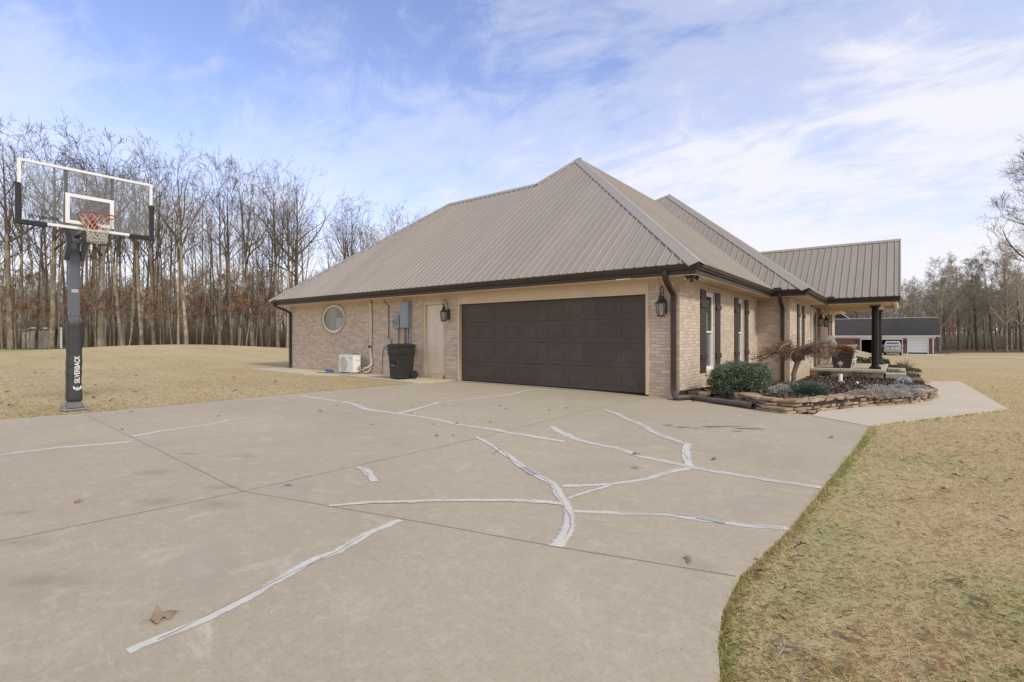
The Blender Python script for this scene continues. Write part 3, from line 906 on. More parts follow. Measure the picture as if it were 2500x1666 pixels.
def wall(name, p0, p1, openings=(), reveal=0.11, zb=ZBOT, zt=ZTOP, soldier=True, extra_u=(), round_hole=None, mat=None):
    p0 = Vector((p0[0], p0[1], 0)); p1 = Vector((p1[0], p1[1], 0)); d = p1 - p0; L = d.length; d.normalize()
    inn = Vector((-d.y, d.x, 0))       # inward when walking with the outside on the right
    us = sorted({0.0, L, *[o[0] for o in openings], *[o[1] for o in openings], *extra_u, *((round_hole[0] - round_hole[3] * round_hole[4], round_hole[0] + round_hole[3] * round_hole[4]) if round_hole else ())})
    zs = sorted({zb, zt, *([ZS] if soldier else []), *[o[2] for o in openings], *[o[3] for o in openings], *((round_hole[1] - round_hole[3], round_hole[1] + round_hole[3]) if round_hole else ())})
    zs = [z for z in zs if zb <= z <= zt]
    m = MB()

    def W(u, z, k=0.0): q = p0 + d * u + inn * k; return Vector((q.x, q.y, z))

    def UV(u, z, sol): return (z * 1.0 + 0.5, u) if sol else (u, z + 0.12)
    for i in range(len(us) - 1):
        for j in range(len(zs) - 1):
            a, b, c, e = us[i], us[i + 1], zs[j], zs[j + 1]
            mu, mz = (a + b) / 2, (c + e) / 2
            if any(o[0] < mu < o[1] and o[2] < mz < o[3] for o in openings): continue
            sol = soldier and mz > ZS
            if round_hole and abs(mu - round_hole[0]) < round_hole[3] * round_hole[4] and abs(mz - round_hole[1]) < round_hole[3]:
                continue
            m.quad(W(a, c), W(b, c), W(b, e), W(a, e), [UV(a, c, sol), UV(b, c, sol), UV(b, e, sol), UV(a, e, sol)])
    if round_hole:
        cu, cz, rad, h, ex = round_hole; n = 64; ring = []
        for k in range(n):
            an = 2 * math.pi * k / n; ca, sa = math.cos(an), math.sin(an); q = h / max(abs(ca), abs(sa))
            ring.append(((cu + rad * ca * ex, cz + rad * sa), (cu + q * ca * ex, cz + q * sa)))
        for k in range(n):
            A, B = ring[k], ring[(k + 1) % n]
            m.quad(W(*A[0]), W(*A[1]), W(*B[1]), W(*B[0]), [UV(*A[0], False), UV(*A[1], False), UV(*B[1], False), UV(*B[0], False)])
            m.quad(W(*A[0]), W(*B[0]), W(*B[0], reveal), W(*A[0], reveal), [(0, 0), (.1, 0), (.1, .1), (0, .1)])
    for (a, b, c, e) in openings:
        for (q0, q1) in (((a, c), (a, e)), ((b, e), (b, c)), ((a, e), (b, e)), ((b, c), (a, c))):
            l = math.hypot(q1[0] - q0[0], q1[1] - q0[1])
            ver = abs(q1[1] - q0[1]) > 1e-6
            uv = [(0, q0[1] + .12), (0, q1[1] + .12), (reveal, q1[1] + .12), (reveal, q0[1] + .12)] if ver else [(q0[0], 0), (q1[0], 0), (q1[0], reveal), (q0[0], reveal)]
            m.quad(W(*q0), W(*q1), W(*q1, reveal), W(*q0, reveal), uv)
    return hb(m, name, mat or M['brick'], fixn=False)


# garage front: openings measured from its left corner
def fu(x): return x - WX0


GD = (-9.86, -4.24, ZBOT, 2.385)
wall('wall', (WX0, WALLY), (WX1, WALLY), [(fu(-11.31), fu(-10.40), 0.07, 2.23), (fu(GD[0]), fu(GD[1]), GD[2], GD[3])], round_hole=(fu(-16.0), 1.836, 0.49, 0.545, 1.45), reveal=0.13)
W1, W2, W3 = (12.0, 12.72), (14.95, 15.60), (19.2, 19.76)
wall('wall', (WX1, WALLY), (WX1, 17.39), [(W1[0] - WALLY, W1[1] - WALLY, .40, 2.25), (W2[0] - WALLY, W2[1] - WALLY, .40, 2.25)], reveal=0.09)
wall('wall', (WX1, 17.39), (-2.67, 17.39))
wall('wall', (-2.67, 17.39), (-2.67, 21.95), [(W3[0] - 17.39, W3[1] - 17.39, .40, 2.25)], reveal=0.09)
wall('wall', (-2.67, 25.2), (-2.67, 30.8), [(28.2 - 25.2, 28.75 - 25.2, .40, 2.25)], reveal=0.09)
wall('wall', (-2.67, 30.8), (-15.0, 30.8))
wall('wall', (-15.0, 30.8), (-15.0, 19.0))
wall('wall', (-15.0, 19.0), (WX0, 19.0))
wall('wall', (WX0, 19.0), (WX0, WALLY))
# recessed entry of ledge stone
m = MB()
m.box(-2.95, -2.80, 21.95, 25.2, -.3, 2.39)
m.box(-2.95, -2.68, 21.95, 22.05, -.3, 2.39); m.box(-2.95, -2.68, 25.1, 25.2, -.3, 2.39)
m.box(-2.8, -2.62, 22.28, 22.72, -.3, 2.39); m.box(-2.8, -2.62, 24.3, 24.75, -.3, 2.39)
hb(m, 'entry_stone', M['ledge'], bevel=0.012)
m = MB()
m.box(-2.79, -2.70, 22.95, 23.05, -.1, 2.2); m.box(-2.79, -2.70, 24.0, 24.1, -.1, 2.2); m.box(-2.79, -2.70, 22.95, 24.1, 2.2, 2.3)
ed = hb(m, 'front_door', M['doorpaint'], bevel=0.006)
m = MB(); m.box(-2.79, -2.735, 23.06, 23.99, -.05, 2.19); m.box(-2.735, -2.725, 23.2, 23.85, 1.0, 2.0)
hb(m, 'door_leaf', M['shutter'], ed, bevel=0.004)
m = MB(); m.box(-2.66, -2.60, 21.93, 22.06, -.0, 2.3)
hb(m, 'white_jamb', M['white'], bevel=0.005)

# --- soffits, fascia, gutters
EX0, EX1, EY0 = -19.44, -2.99, 9.68           # outer line of the gutters
E2X, E2Y = -2.08, 16.80
for bx6 in ((EX0 + .12, EX1 - .12, EY0 + .12, WALLY + .15, 2.386, 2.40), (WX1 - .2, EX1 - .12, WALLY + .15, 17.3, 2.386, 2.40),
            (WX1 - .2, E2X - .12, E2Y + .12, 17.6, 2.3875, 2.4015), (-2.9, E2X - .12, 17.6, 21.9, 2.386, 2.40),
            (-2.9, E2X - .12, 27.5, 31.2, 2.386, 2.40), (EX0 + .12, WX0 + .2, WALLY + .15, 19.4, 2.386, 2.40)):
    m = MB(); m.box(*bx6); hb(m, 'soffit', M['soffit'])
# board seams on the soffit + frieze
m = MB()
m.box(WX0, WX1, WALLY - .022, WALLY - .001, 2.335, 2.385)
m.box(WX1 + .001, WX1 + .022, WALLY - .02, 17.37, 2.335, 2.385)
m.box(WX1 + .02, -2.67, 17.368, 17.389, 2.335, 2.385); m.box(-2.669, -2.648, 17.37, 21.93, 2.335, 2.385)
hb(m, 'frieze_board', M['trim'], bevel=0.003)
m = MB()
T = 0.02
m.box(EX0 + .12, EX1 - .12, EY0 + .10, EY0 + .12, 2.405, 2.585)
m.box(EX1 - .12, EX1 - .10, EY0 + .10, E2Y + .10, 2.405, 2.585)
m.box(EX1 - .12, E2X - .12, E2Y + .10, E2Y + .12, 2.4065, 2.5835)
m.box(E2X - .12, E2X - .10, E2Y + .10, 21.75, 2.405, 2.585)
m.box(EX0 + .10, EX0 + .12, EY0 + .10, 19.5, 2.405, 2.585)
hb(m, 'fascia', M['brown'])


def gutter(a, b, out, name='gutter', z=2.60, miter0=0, miter1=0):
    """K-style gutter from a to b (outer lip line), 'out' = outward unit vector"""
    a = Vector((*a, 0)); b = Vector((*b, 0)); out = Vector((*out, 0)); d = (b - a).normalized()
    prof = [(0.0, 0.0), (0.0, -0.022), (-0.012, -0.028), (-0.018, -0.062), (-0.045, -0.088), (-0.055, -0.112), (-0.118, -0.112), (-0.118, -0.01), (-0.112, -0.01), (-0.112, -0.104), (-0.06, -0.104), (-0.05, -0.085), (-0.026, -0.06), (-0.014, -0.026), (-0.012, 0.0)]
    m = MB(); n = len(prof); vs = []
    for k, (p, mt) in enumerate(((a, miter0), (b, miter1))):
        for (o, zz) in prof:
            q = p + out * o + d * (o * mt * (-1 if k == 0 else 1))
            vs.append(Vector((q.x, q.y, z + zz)))
    fs = [(i, (i + 1) % n, n + (i + 1) % n, n + i) for i in range(n)] + [tuple(reversed(range(n))), tuple(range(n, 2 * n))]
    m.add(vs, fs)
    return hb(m, name, M['brown'])


gutter((EX0, EY0), (EX1, EY0), (0, -1), miter0=1, miter1=1)
gutter((EX1, EY0), (EX1, E2Y), (1, 0), miter0=1, miter1=-1)
gutter((EX1, E2Y), (E2X, E2Y), (0, -1), miter0=-1, miter1=1)
gutter((E2X, E2Y), (E2X, 21.70), (1, 0), miter0=1, miter1=-1)
gutter((EX0, 19.5), (EX0, EY0), (-1, 0), miter1=1)
gutter((E2X, 21.70), (0.02, 21.70), (0, -1), miter0=-1, z=2.60)
# splash guards in the two inside corners
for (x, y) in ((EX1 - .005, E2Y - .005), (E2X - .005, 21.695)):
    m = MB(); m.box(x - .01, x + .20, y - .012, y, 2.575, 2.665); m.box(x, x + .012, y - .20, y + .01, 2.575, 2.665)
    hb(m, 'splash_guard', M['brown'], bevel=0.003)


def downspout(pts, wd=0.088, dp=0.066, axis='x', name='downspout'):
    """rectangular pipe swept along pts, wide side along axis"""
    m = MB(); vs = []; n = 4
    pts = [Vector(p) for p in pts]
    w = Vector((1, 0, 0)) if axis == 'x' else Vector((0, 1, 0))
    for i, p in enumerate(pts):
        t = (pts[min(i + 1, len(pts) - 1)] - pts[max(i - 1, 0)]).normalized()
        s = t.cross(w).normalized()
        sc = 1.0
        for (a, b) in ((-1, -1), (1, -1), (1, 1), (-1, 1)):
            vs.append(p + w * a * wd / 2 + s * b * dp / 2 * sc)
    fs = []
    for i in range(len(pts) - 1):
        for k in range(4): fs.append((i * 4 + k, i * 4 + (k + 1) % 4, i * 4 + 4 + (k + 1) % 4, i * 4 + 4 + k))
    fs += [(3, 2, 1, 0), tuple(range(len(vs) - 4, len(vs)))]
    m.add(vs, fs)
    # straps
    return hb(m, name, M['brown'], bevel=0.007)


x = -3.69
downspout([(x, 9.745, 2.50), (x, 9.745, 2.42), (x, 9.775, 2.35), (x, 9.86, 2.27), (x, 10.12, 2.12), (x, 10.21, 2.06), (x, 10.225, 1.97), (x, 10.225, 1.0), (x, 10.225, 0.18), (x + .005, 10.21, 0.08), (x + .04, 10.16, 0.0)], 0.10, 0.075)
x = -2.86
downspout([(x, 16.87, 2.50), (x, 16.87, 2.40), (x, 16.9, 2.33), (x, 17.22, 2.14), (x, 17.31, 2.08), (x, 17.345, 1.98), (x, 17.345, -.2)], 0.10, 0.075)
x = WX0 + .02
downspout([(x - .32, 9.745, 2.50), (x - .32, 9.745, 2.43), (x - .28, 9.78, 2.36), (x - .05, 10.1, 2.2), (x, 10.2, 2.12), (x, 10.225, 2.03), (x, 10.225, .0)], 0.10, 0.075)

# --- metal roofs
PITCH = 0.815
RIB = 0.2286


def roof_plane(m, poly, eave_dir, off=0.0, phase=0.0):
    """one slope: flat skin plus trapezoid ribs running up the slope, UV in metres"""
    poly = [Vector(p) for p in poly]
    e = Vector(eave_dir).normalized()
    nrm = Vector((0, 0, 0))
    for i in range(len(poly)):
        nrm += (poly[i] - poly[0]).cross(poly[(i + 1) % len(poly)] - poly[0])
    nrm.normalize()
    if nrm.z < 0: nrm = -nrm
    up = nrm.cross(e).normalized()
    if up.z < 0: up = -up
    o = poly[0]
    q = [((p - o).dot(e), (p - o).dot(up)) for p in poly]
    m.poly(poly, [(a + phase, b) for a, b in q])
    amin, amax = min(a for a, b in q), max(a for a, b in q)
    k = math.ceil((amin + phase) / RIB)
    while k * RIB - phase < amax:
        prof = [(-0.030, 0.0), (-0.012, 0.026), (0.012, 0.026), (0.030, 0.0)]
        a = k * RIB - phase
        ln = []
        for (da, h) in prof:
            ys = []
            aa = a + da
            for i in range(len(q)):
                (a0, b0), (a1, b1) = q[i], q[(i + 1) % len(q)]
                if (a0 - aa) * (a1 - aa) < 0:
                    ys.append(b0 + (b1 - b0) * (aa - a0) / (a1 - a0))
            if len(ys) < 2: ln = None; break
            ln.append((aa, min(ys), max(ys), h))
        if ln and ln[1][2] - ln[1][1] > 0.05:
            vs = []
            for (aa, y0, y1, h) in ln: vs.append(o + e * aa + up * y0 + nrm * (h + 0.0005))
            for (aa, y0, y1, h) in ln: vs.append(o + e * aa + up * y1 + nrm * (h + 0.0005))
            uvs = []
            fs = [(0, 1, 5, 4), (1, 2, 6, 5), (2, 3, 7, 6), (3, 2, 1, 0)]
            uvp = [(aa + phase, y0) for (aa, y0, y1, h) in ln] + [(aa + phase, y1) for (aa, y0, y1, h) in ln]
            m.add(vs, fs, [[uvp[i] for i in f] for f in fs])
        k += 1


zr = 2.60
A_ = (-19.40, 9.72); B_ = (-3.03, 9.72)
F_A = (-14.50, 14.62, zr + PITCH * 4.90); F_B = (-10.2, 14.62, zr + PITCH * 4.90)
PK1 = (-9.23, 15.92, zr + PITCH * 6.20)
IN_ = (-3.03, 16.84, zr); RE1 = (-9.23, 23.04, PK1[2])
PK2 = (-8.62, 23.34, zr + PITCH * 6.50)
EV2 = (-2.12, 16.84, zr)
m = MB()
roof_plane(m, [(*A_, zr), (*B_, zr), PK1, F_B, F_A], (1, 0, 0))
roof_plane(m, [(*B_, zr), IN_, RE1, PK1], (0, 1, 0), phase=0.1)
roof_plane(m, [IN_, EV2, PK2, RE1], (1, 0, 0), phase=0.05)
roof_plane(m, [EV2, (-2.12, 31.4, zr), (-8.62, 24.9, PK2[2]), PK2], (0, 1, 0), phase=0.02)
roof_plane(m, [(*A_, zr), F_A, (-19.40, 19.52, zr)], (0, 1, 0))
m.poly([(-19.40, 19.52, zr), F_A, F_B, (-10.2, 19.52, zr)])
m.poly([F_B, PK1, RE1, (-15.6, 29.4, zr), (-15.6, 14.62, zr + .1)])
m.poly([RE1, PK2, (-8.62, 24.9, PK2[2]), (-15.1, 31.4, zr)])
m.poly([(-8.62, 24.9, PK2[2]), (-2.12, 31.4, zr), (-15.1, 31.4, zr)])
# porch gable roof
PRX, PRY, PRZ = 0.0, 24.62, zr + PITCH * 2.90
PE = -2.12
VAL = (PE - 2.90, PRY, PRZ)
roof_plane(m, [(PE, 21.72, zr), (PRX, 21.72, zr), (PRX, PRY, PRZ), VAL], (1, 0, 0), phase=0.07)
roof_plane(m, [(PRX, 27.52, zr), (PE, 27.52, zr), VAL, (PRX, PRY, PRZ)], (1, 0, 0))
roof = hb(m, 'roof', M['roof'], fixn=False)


def cap(a, b, n1, n2, w=0.20, name='ridge_cap', lift=0.03):
    """bent flashing along a ridge or hip; n1, n2 = normals of the two slopes"""
    a, b = Vector(a), Vector(b); d = (b - a).normalized()
    n1, n2 = Vector(n1).normalized(), Vector(n2).normalized()
    w1 = d.cross(n1).normalized(); w2 = d.cross(n2).normalized()
    if w1.dot(n2) < 0: w1 = -w1
    if w2.dot(n1) < 0: w2 = -w2
    # downhill directions: each lies in its own slope, away from the other
    w1 = -w1 if w1.z > 0 and False else w1
    upv = (n1 + n2).normalized()
    if w1.dot(upv) > 0: w1 = -w1
    if w2.dot(upv) > 0: w2 = -w2
    m = MB(); vs = []
    for p in (a - d * .03, b + d * .03):
        vs += [p + w1 * w + n1 * (lift - .024), p + w1 * w + n1 * lift, p + w1 * .022 + n1 * (lift + .004), p + upv * (lift + .006) * 1.12,
               p + w2 * .022 + n2 * (lift + .004), p + w2 * w + n2 * lift, p + w2 * w + n2 * (lift - .024)]
    m.add(vs, [(i, i + 1, 8 + i, 7 + i) for i in range(6)])
    return hb(m, name, M['cap'], roof, fixn=False)


NF = (0, -PITCH, 1); NR = (PITCH, 0, 1); NL = (-PITCH, 0, 1); NB = (0, PITCH, 1)
H0 = house.location.copy()


cap((*B_, zr), PK1, NF, NR)
cap(PK1, RE1, NR, NL)
cap((*A_, zr), F_A, NF, NL)
cap(F_A, F_B, NF, NB)
cap(F_B, PK1, NF, NL)
cap(EV2, PK2, NF, NR)
cap(RE1, PK2, NF, NL)
cap(PK2, (-8.62, 24.9, PK2[2]), NR, NL)
cap((PRX, PRY, PRZ), VAL, NF, NB, w=0.14)
# rake trim at the porch gable end, gable face, porch ceiling and beams
m = MB()
for (y0, y1) in ((21.70, PRY), (27.54, PRY)):
    z0, z1 = zr, PRZ
    m.hexa([(PRX + .0, y0, z0 - .01), (PRX + .035, y0, z0 - .01), (PRX + .035, y1, z1 - .01), (PRX + .0, y1, z1 - .01), (PRX, y0, z0 + .035), (PRX + .035, y0, z0 + .035), (PRX + .035, y1, z1 + .035), (PRX, y1, z1 + .035)])
hb(m, 'rake_trim', M['cap'])
m = MB()
m.add([(-.10, 21.85, 2.57), (-.10, 27.39, 2.57), (-.10, PRY, PRZ - .12), (-.16, 21.85, 2.57), (-.16, 27.39, 2.57), (-.16, PRY, PRZ - .12)], [(0, 1, 2), (5, 4, 3), (0, 3, 4, 1), (1, 4, 5, 2), (2, 5, 3, 0)])
m.box(-.165, -.08, 21.83, 27.4, 2.33, 2.57)
hb(m, 'porch_gable', M['trim'])
m = MB(); m.box(-2.66, -.165, 21.85, 27.4, 2.545, 2.565)
hb(m, 'porch_ceiling', M['soffit'])
for y0_, y1_ in ((22.46, 22.70), (26.46, 26.70)):
    m = MB(); m.box(-2.66, -.542, y0_, y1_, 2.33, 2.545); hb(m, 'porch_beam', M['soffit'], bevel=0.004)
m = MB(); m.box(-.80, -.54, 22.701, 26.459, 2.331, 2.544); m.box(-.5405, -.515, 22.46, 26.70, 2.325, 2.543)
hb(m, 'porch_beam', M['white'])
m = MB(); m.box(-2.1, -.03, 27.38, 27.40, 2.42, 2.66); hb(m, 'fascia', M['trim'])
m = MB(); m.box(-2.12, .0, 21.79, 21.81, 2.41, 2.585); hb(m, 'fascia', M['brown'])
m = MB(); m.box(-2.1, -.165, 21.81, 22.46, 2.386, 2.40); hb(m, 'soffit', M['soffit'])
# porch slab, its brick face, the step
m = MB(); m.box(-2.66, -.40, 21.72, 27.3, -.075, .02); hb(m, 'porch_slab', M['porch_concrete'], bevel=0.012)
m = MB()
for (a, b) in (((-2.66, 21.80), (-.46, 21.80)), ((-.46, 21.80), (-.46, 27.2))):
    l = math.hypot(b[0] - a[0], b[1] - a[1])
    m.quad((*a, -.6), (*b, -.6), (*b, -.075), (*a, -.075), [(0, -.6), (l, -.6), (l, -.075), (0, -.075)])
hb(m, 'porch_skirt', M['brick'], fixn=False)
m = MB(); m.box(-.40, .18, 21.95, 26.4, -.5, -.10); hb(m, 'porch_step', M['porch_concrete'], bevel=0.012)
for y in (22.58, 26.58):
    m = MB()
    m.box(-.885, -.535, y - .175, y + .175, .02, .065)
    m.lathe([(.165, .065), (.17, .09), (.16, .115), (.125, .125), (.118, .15), (.115, .2), (.110, 1.2), (.102, 2.14), (.102, 2.16), (.118, 2.175), (.118, 2.19), (.104, 2.2), (.104, 2.235), (.13, 2.26), (.15, 2.285)], (-.71, y, 0), 28)
    m.box(-.87, -.55, y - .16, y + .16, 2.285, 2.33)
    hb(m, 'porch_column', M['column'], smooth=True, shade_angle=35)

# --- garage door and its casing
m = MB()
gx0, gx1 = -9.795, -4.31
m.box(GD[0], gx0 - .0, WALLY - .015, WALLY + .13, -.05, 2.385); m.box(gx1, GD[1], WALLY - .015, WALLY + .13, -.05, 2.385)
m.box(gx0, gx1, WALLY - .012, WALLY + .03, 2.11, 2.385); m.box(gx0, gx1, WALLY - .03, WALLY - .012, 2.335, 2.384)
m.box(gx0, gx1, WALLY - .018, WALLY + .02, 2.10, 2.135)
hb(m, 'garage_trim', M['trim'], bevel=0.004)
gd = None
m = MB()
yd = WALLY + .085
rows = 4; rh = 2.13 / rows
for r in range(rows):
    z0 = -.03 + r * (2.155 / rows); z1 = z0 + 2.155 / rows - .007
    m.box(gx0 + .012, gx1 - .012, yd, yd + .045, z0, z1 + .003)
gd = hb(m, 'garage_door', M['garage'], bevel=0.006)
m = MB()
cw = (gx1 - gx0) / 4
for r in range(rows):
    z0 = -.03 + r * (2.155 / rows) + .085; z1 = z0 + .36
    for c in range(4):
        for h in range(2):
            m = MB(); cx0 = gx0 + c * cw + (.145 if h == 0 else .735); cx1 = cx0 + .50
            # recessed moulding ring round a raised field
            o0, o1 = 0.0, .030
            for (a, b, c_, d_) in ((cx0, cx1, z0, z0 + o1), (cx0, cx1, z1 - o1, z1), (cx0, cx0 + o1, z0 + o1, z1 - o1), (cx1 - o1, cx1, z0 + o1, z1 - o1)):
                m.box(a, b, yd - .005, yd - .0005, c_, d_)
            m.box(cx0 + .0295, cx1 - .0295, yd - .003, yd - .0005, z0 + .0295, z1 - .0295)
            m.box(cx0 + .055, cx1 - .055, yd - .006, yd - .0025, z0 + .055, z1 - .055)
            hb(m, 'door_panel', M['garage'], gd, bevel=0.0035)
m = MB(); m.box(gx0 + .012, gx1 - .012, yd - .004, yd + .04, -.06, -.031); hb(m, 'weather_strip', M['rubber'], gd)
m = MB(); m.box(-9.862, -9.80, WALLY - .028, WALLY - .016, 1.13, 1.27); m.box(-9.85, -9.812, WALLY - .034, WALLY - .028, 1.14, 1.2)
hb(m, 'keypad', M['trim'], bevel=0.004)

# --- side door, six panels
dx0, dx1 = -11.31, -10.40
m = MB()
m.box(dx0, dx0 + .075, WALLY + .02, WALLY + .14, .07, 2.23); m.box(dx1 - .05, dx1, WALLY + .02, WALLY + .14, .07, 2.23)
m.box(dx0 + .075, dx1 - .05, WALLY + .02, WALLY + .14, 2.14, 2.23)
hb(m, 'door_casing', M['trim'], bevel=0.004)
m = MB(); m.box(dx0 + .078, dx1 - .053, WALLY + .095, WALLY + .135, .10, 2.137)
sd = hb(m, 'side_door', M['doorpaint'], bevel=0.003)
m = MB()
for (zz0, zz1) in ((.28, .92), (1.02, 1.60), (1.72, 2.0)):
    for (a, b) in ((dx0 + .17, dx0 + .44), (dx0 + .52, dx0 + .79)):
        m = MB()
        for (p, q, r_, s_) in ((a, b, zz0, zz0 + .02), (a, b, zz1 - .02, zz1), (a, a + .02, zz0 + .02, zz1 - .02), (b - .02, b, zz0 + .02, zz1 - .02)):
            m.box(p, q, WALLY + .086, WALLY + .0945, r_, s_)
        m.box(a + .0195, b - .0195, WALLY + .0925, WALLY + .0945, zz0 + .0195, zz1 - .0195)
        m.box(a + .05, b - .05, WALLY + .088, WALLY + .093, zz0 + .05, zz1 - .05)
        hb(m, 'door_panel', M['doorpaint'], sd, bevel=0.003)
m = MB(); m.box(dx0 + .06, dx1 - .03, WALLY - .03, WALLY + .135, .065, .095)
hb(m, 'threshold', M['trim'], sd, bevel=0.004)
m = MB()
m.quad((dx0 - .02, WALLY - .06, -.03), (dx1 + .02, WALLY - .06, -.03), (dx1 + .02, WALLY - .06, .06), (dx0 - .02, WALLY - .06, .06), [(0.0, 0), (0.0, .93), (.09, .93), (.09, 0)])
m.quad((dx0 - .02, WALLY - .06, .06), (dx1 + .02, WALLY - .06, .06), (dx1 + .02, WALLY - .002, .064), (dx0 - .02, WALLY - .002, .064), [(0.0, 0), (0.0, .93), (.06, .93), (.06, 0)])
hb(m, 'door_step', M['brick'], fixn=False)

# --- porthole window
cxr, czr = -16.0, 1.836
EX = 1.45
def ring_prof(m, r0, r1, y0, y1, n=56):
    vs = []
    for k in range(n):
        a = 2 * math.pi * k / n; c, s = math.cos(a), math.sin(a)
        for (r, y) in ((r0, y1), (r0, y0), (r1, y0), (r1, y1)):
            vs.append((cxr + (r + .475 * (EX - 1)) * c, y, czr + r * s))
    m.add(vs, [(4 * k + j, 4 * ((k + 1) % n) + j, 4 * ((k + 1) % n) + (j + 1) % 4, 4 * k + (j + 1) % 4) for k in range(n) for j in range(4)])
m = MB(); n = 40
for k in range(n):
    a0, a1 = 2 * math.pi * (k + .04) / n, 2 * math.pi * (k + .96) / n
    def pp(r, a, y): return (cxr + (r + .475 * (EX - 1)) * math.cos(a), y, czr + r * math.sin(a))
    vs = [pp(.495, a0, WALLY - .024), pp(.565, a0, WALLY - .024), pp(.565, a1, WALLY - .024), pp(.495, a1, WALLY - .024),
          pp(.495, a0, WALLY + .02), pp(.555, a0, WALLY + .02), pp(.555, a1, WALLY + .02), pp(.495, a1, WALLY + .02)]
    u0 = k * .21 + .01
    m.add(vs, [(0, 1, 2, 3), (0, 4, 5, 1), (1, 5, 6, 2), (2, 6, 7, 3), (3, 7, 4, 0)], [[(u0, .01), (u0 + .19, .01), (u0 + .19, .058), (u0, .058)]] * 5)
hb(m, 'brick_ring', M['brick'])
m = MB(); ring_prof(m, .425, .492, WALLY + .015, WALLY + .1)
pw = hb(m, 'oval_window', M['white'], smooth=True, shade_angle=40)
m = MB(); vs = [(cxr, WALLY + .06, czr)] + [(cxr + .43 * EX * math.cos(2 * math.pi * k / 48), WALLY + .06, czr + .43 * math.sin(2 * math.pi * k / 48)) for k in range(48)]
m.add(vs, [(0, 1 + k, 1 + (k + 1) % 48) for k in range(48)])
pn = hb(m, 'pane', M['glass_round'], pw)
m = MB(); m.box(cxr + .03, cxr + .4, WALLY + .056, WALLY + .0585, czr - .38, czr - .05)
m2 = MB()
# something pale and square standing inside the room, drawn flat on the pane
vs = [(cxr + .10, WALLY + .0565, czr - .40), (cxr + .42, WALLY + .0565, czr - .27), (cxr + .58, WALLY + .0565, czr + .02), (cxr + .10, WALLY + .0565, czr + .02)]
m2.poly(vs)
M['pale_inside'] = pm('pale_inside', (0.34, 0.35, 0.30), (0.30, 0.31, 0.265), 3, 0.15)
hb(m2, 'pale_square', M['pale_inside'], pw)


# --- sash windows and board shutters on the long wall
def sash(xw, y0, y1, z0=.40, z1=2.25):
    m = MB(); f = .045; xo = xw - .03
    # outer frame
    for (a, b, c, d) in ((y0, y0 + f, z0, z1), (y1 - f, y1, z0, z1), (y0 + f, y1 - f, z0, z0 + f), (y0 + f, y1 - f, z1 - f - .02, z1)):
        m.box(xo - .06, xo, a, b, c, d)
    zm = (z0 + z1) / 2 - .02
    # upper sash sits outside the lower
    for (dx, c, d) in ((-.012, zm - .02, z1 - f - .02), (-.035, z0 + f, zm + .02)):
        for (a, b, p, q) in ((y0 + f, y0 + f + .035, c, d), (y1 - f - .035, y1 - f, c, d), (y0 + f + .035, y1 - f - .035, c, c + .04), (y0 + f + .035, y1 - f - .035, d - .04, d)):
            m.box(xo + dx - .02, xo + dx, a, b, p, q)
    w = hb(m, 'window', M['white'], bevel=0.003)
    m = MB(); m.quad((xo - .022, y0 + .05, zm), (xo - .022, y1 - .05, zm), (xo - .022, y1 - .05, z1 - .05), (xo - .022, y0 + .05, z1 - .05))
    hb(m, 'pane', M['glass'], w)
    m = MB(); m.quad((xo - .045, y0 + .05, z0 + .04), (xo - .045, y1 - .05, z0 + .04), (xo - .045, y1 - .05, zm), (xo - .045, y0 + .05, zm))
    hb(m, 'pane', M['glass_low'], w)
    # sloping rowlock sill
    m = MB()
    m.add([(xw - .05, y0 - .02, z0 - .11), (xw + .035, y0 - .02, z0 - .11), (xw + .035, y1 + .02, z0 - .11), (xw - .05, y1 + .02, z0 - .11), (xw - .05, y0 - .02, z0 + .0), (xw + .035, y0 - .02, z0 - .03), (xw + .035, y1 + .02, z0 - .03), (xw - .05, y1 + .02, z0 + .0)],
          [(3, 2, 1, 0), (4, 5, 6, 7), (0, 1, 5, 4), (1, 2, 6, 5), (2, 3, 7, 6), (3, 0, 4, 7)],
          [[(0, 0)] * 4, [(.0, 0.), (.1, 0), (.1, 0.7), (0, 0.7)], [(0, 0), (.1, 0), (.1, .05), (0, .05)], [(.0, 0), (.0, .76), (.08, .76), (.08, 0)], [(0, 0), (.1, 0), (.1, .05), (0, .05)], [(0, 0)] * 4])
    hb(m, 'sill', M['brick'], w)
    return w


def shutter(xw, y0, y1, z0=.37, z1=2.27):
    m = MB(); n = 3; w = (y1 - y0) / n
    for k in range(n):
        m.box(xw + .004, xw + .030, y0 + k * w + .002, y0 + (k + 1) * w - .002, z0 + rng.uniform(0, .004), z1 - rng.uniform(0, .004))
    for zc in (z0 + .36, z1 - .36):
        m.box(xw + .0305, xw + .056, y0 - .012, y1 + .012, zc - .055, zc + .055)
    return hb(m, 'shutter', M['shutter'], bevel=0.004)


for xw, (a, b), s0, s1 in ((WX1, W1, (11.60, 11.98), (12.76, 13.14)), (WX1, W2, (14.55, 14.92), (15.68, 16.08)), (-2.67, W3, (18.72, 19.12), (19.84, 20.24)), (-2.67, (28.2, 28.75), (27.75, 28.14), (28.8, 29.2))):
    sash(xw, a, b); shutter(xw, *s0); shutter(xw, *s1)
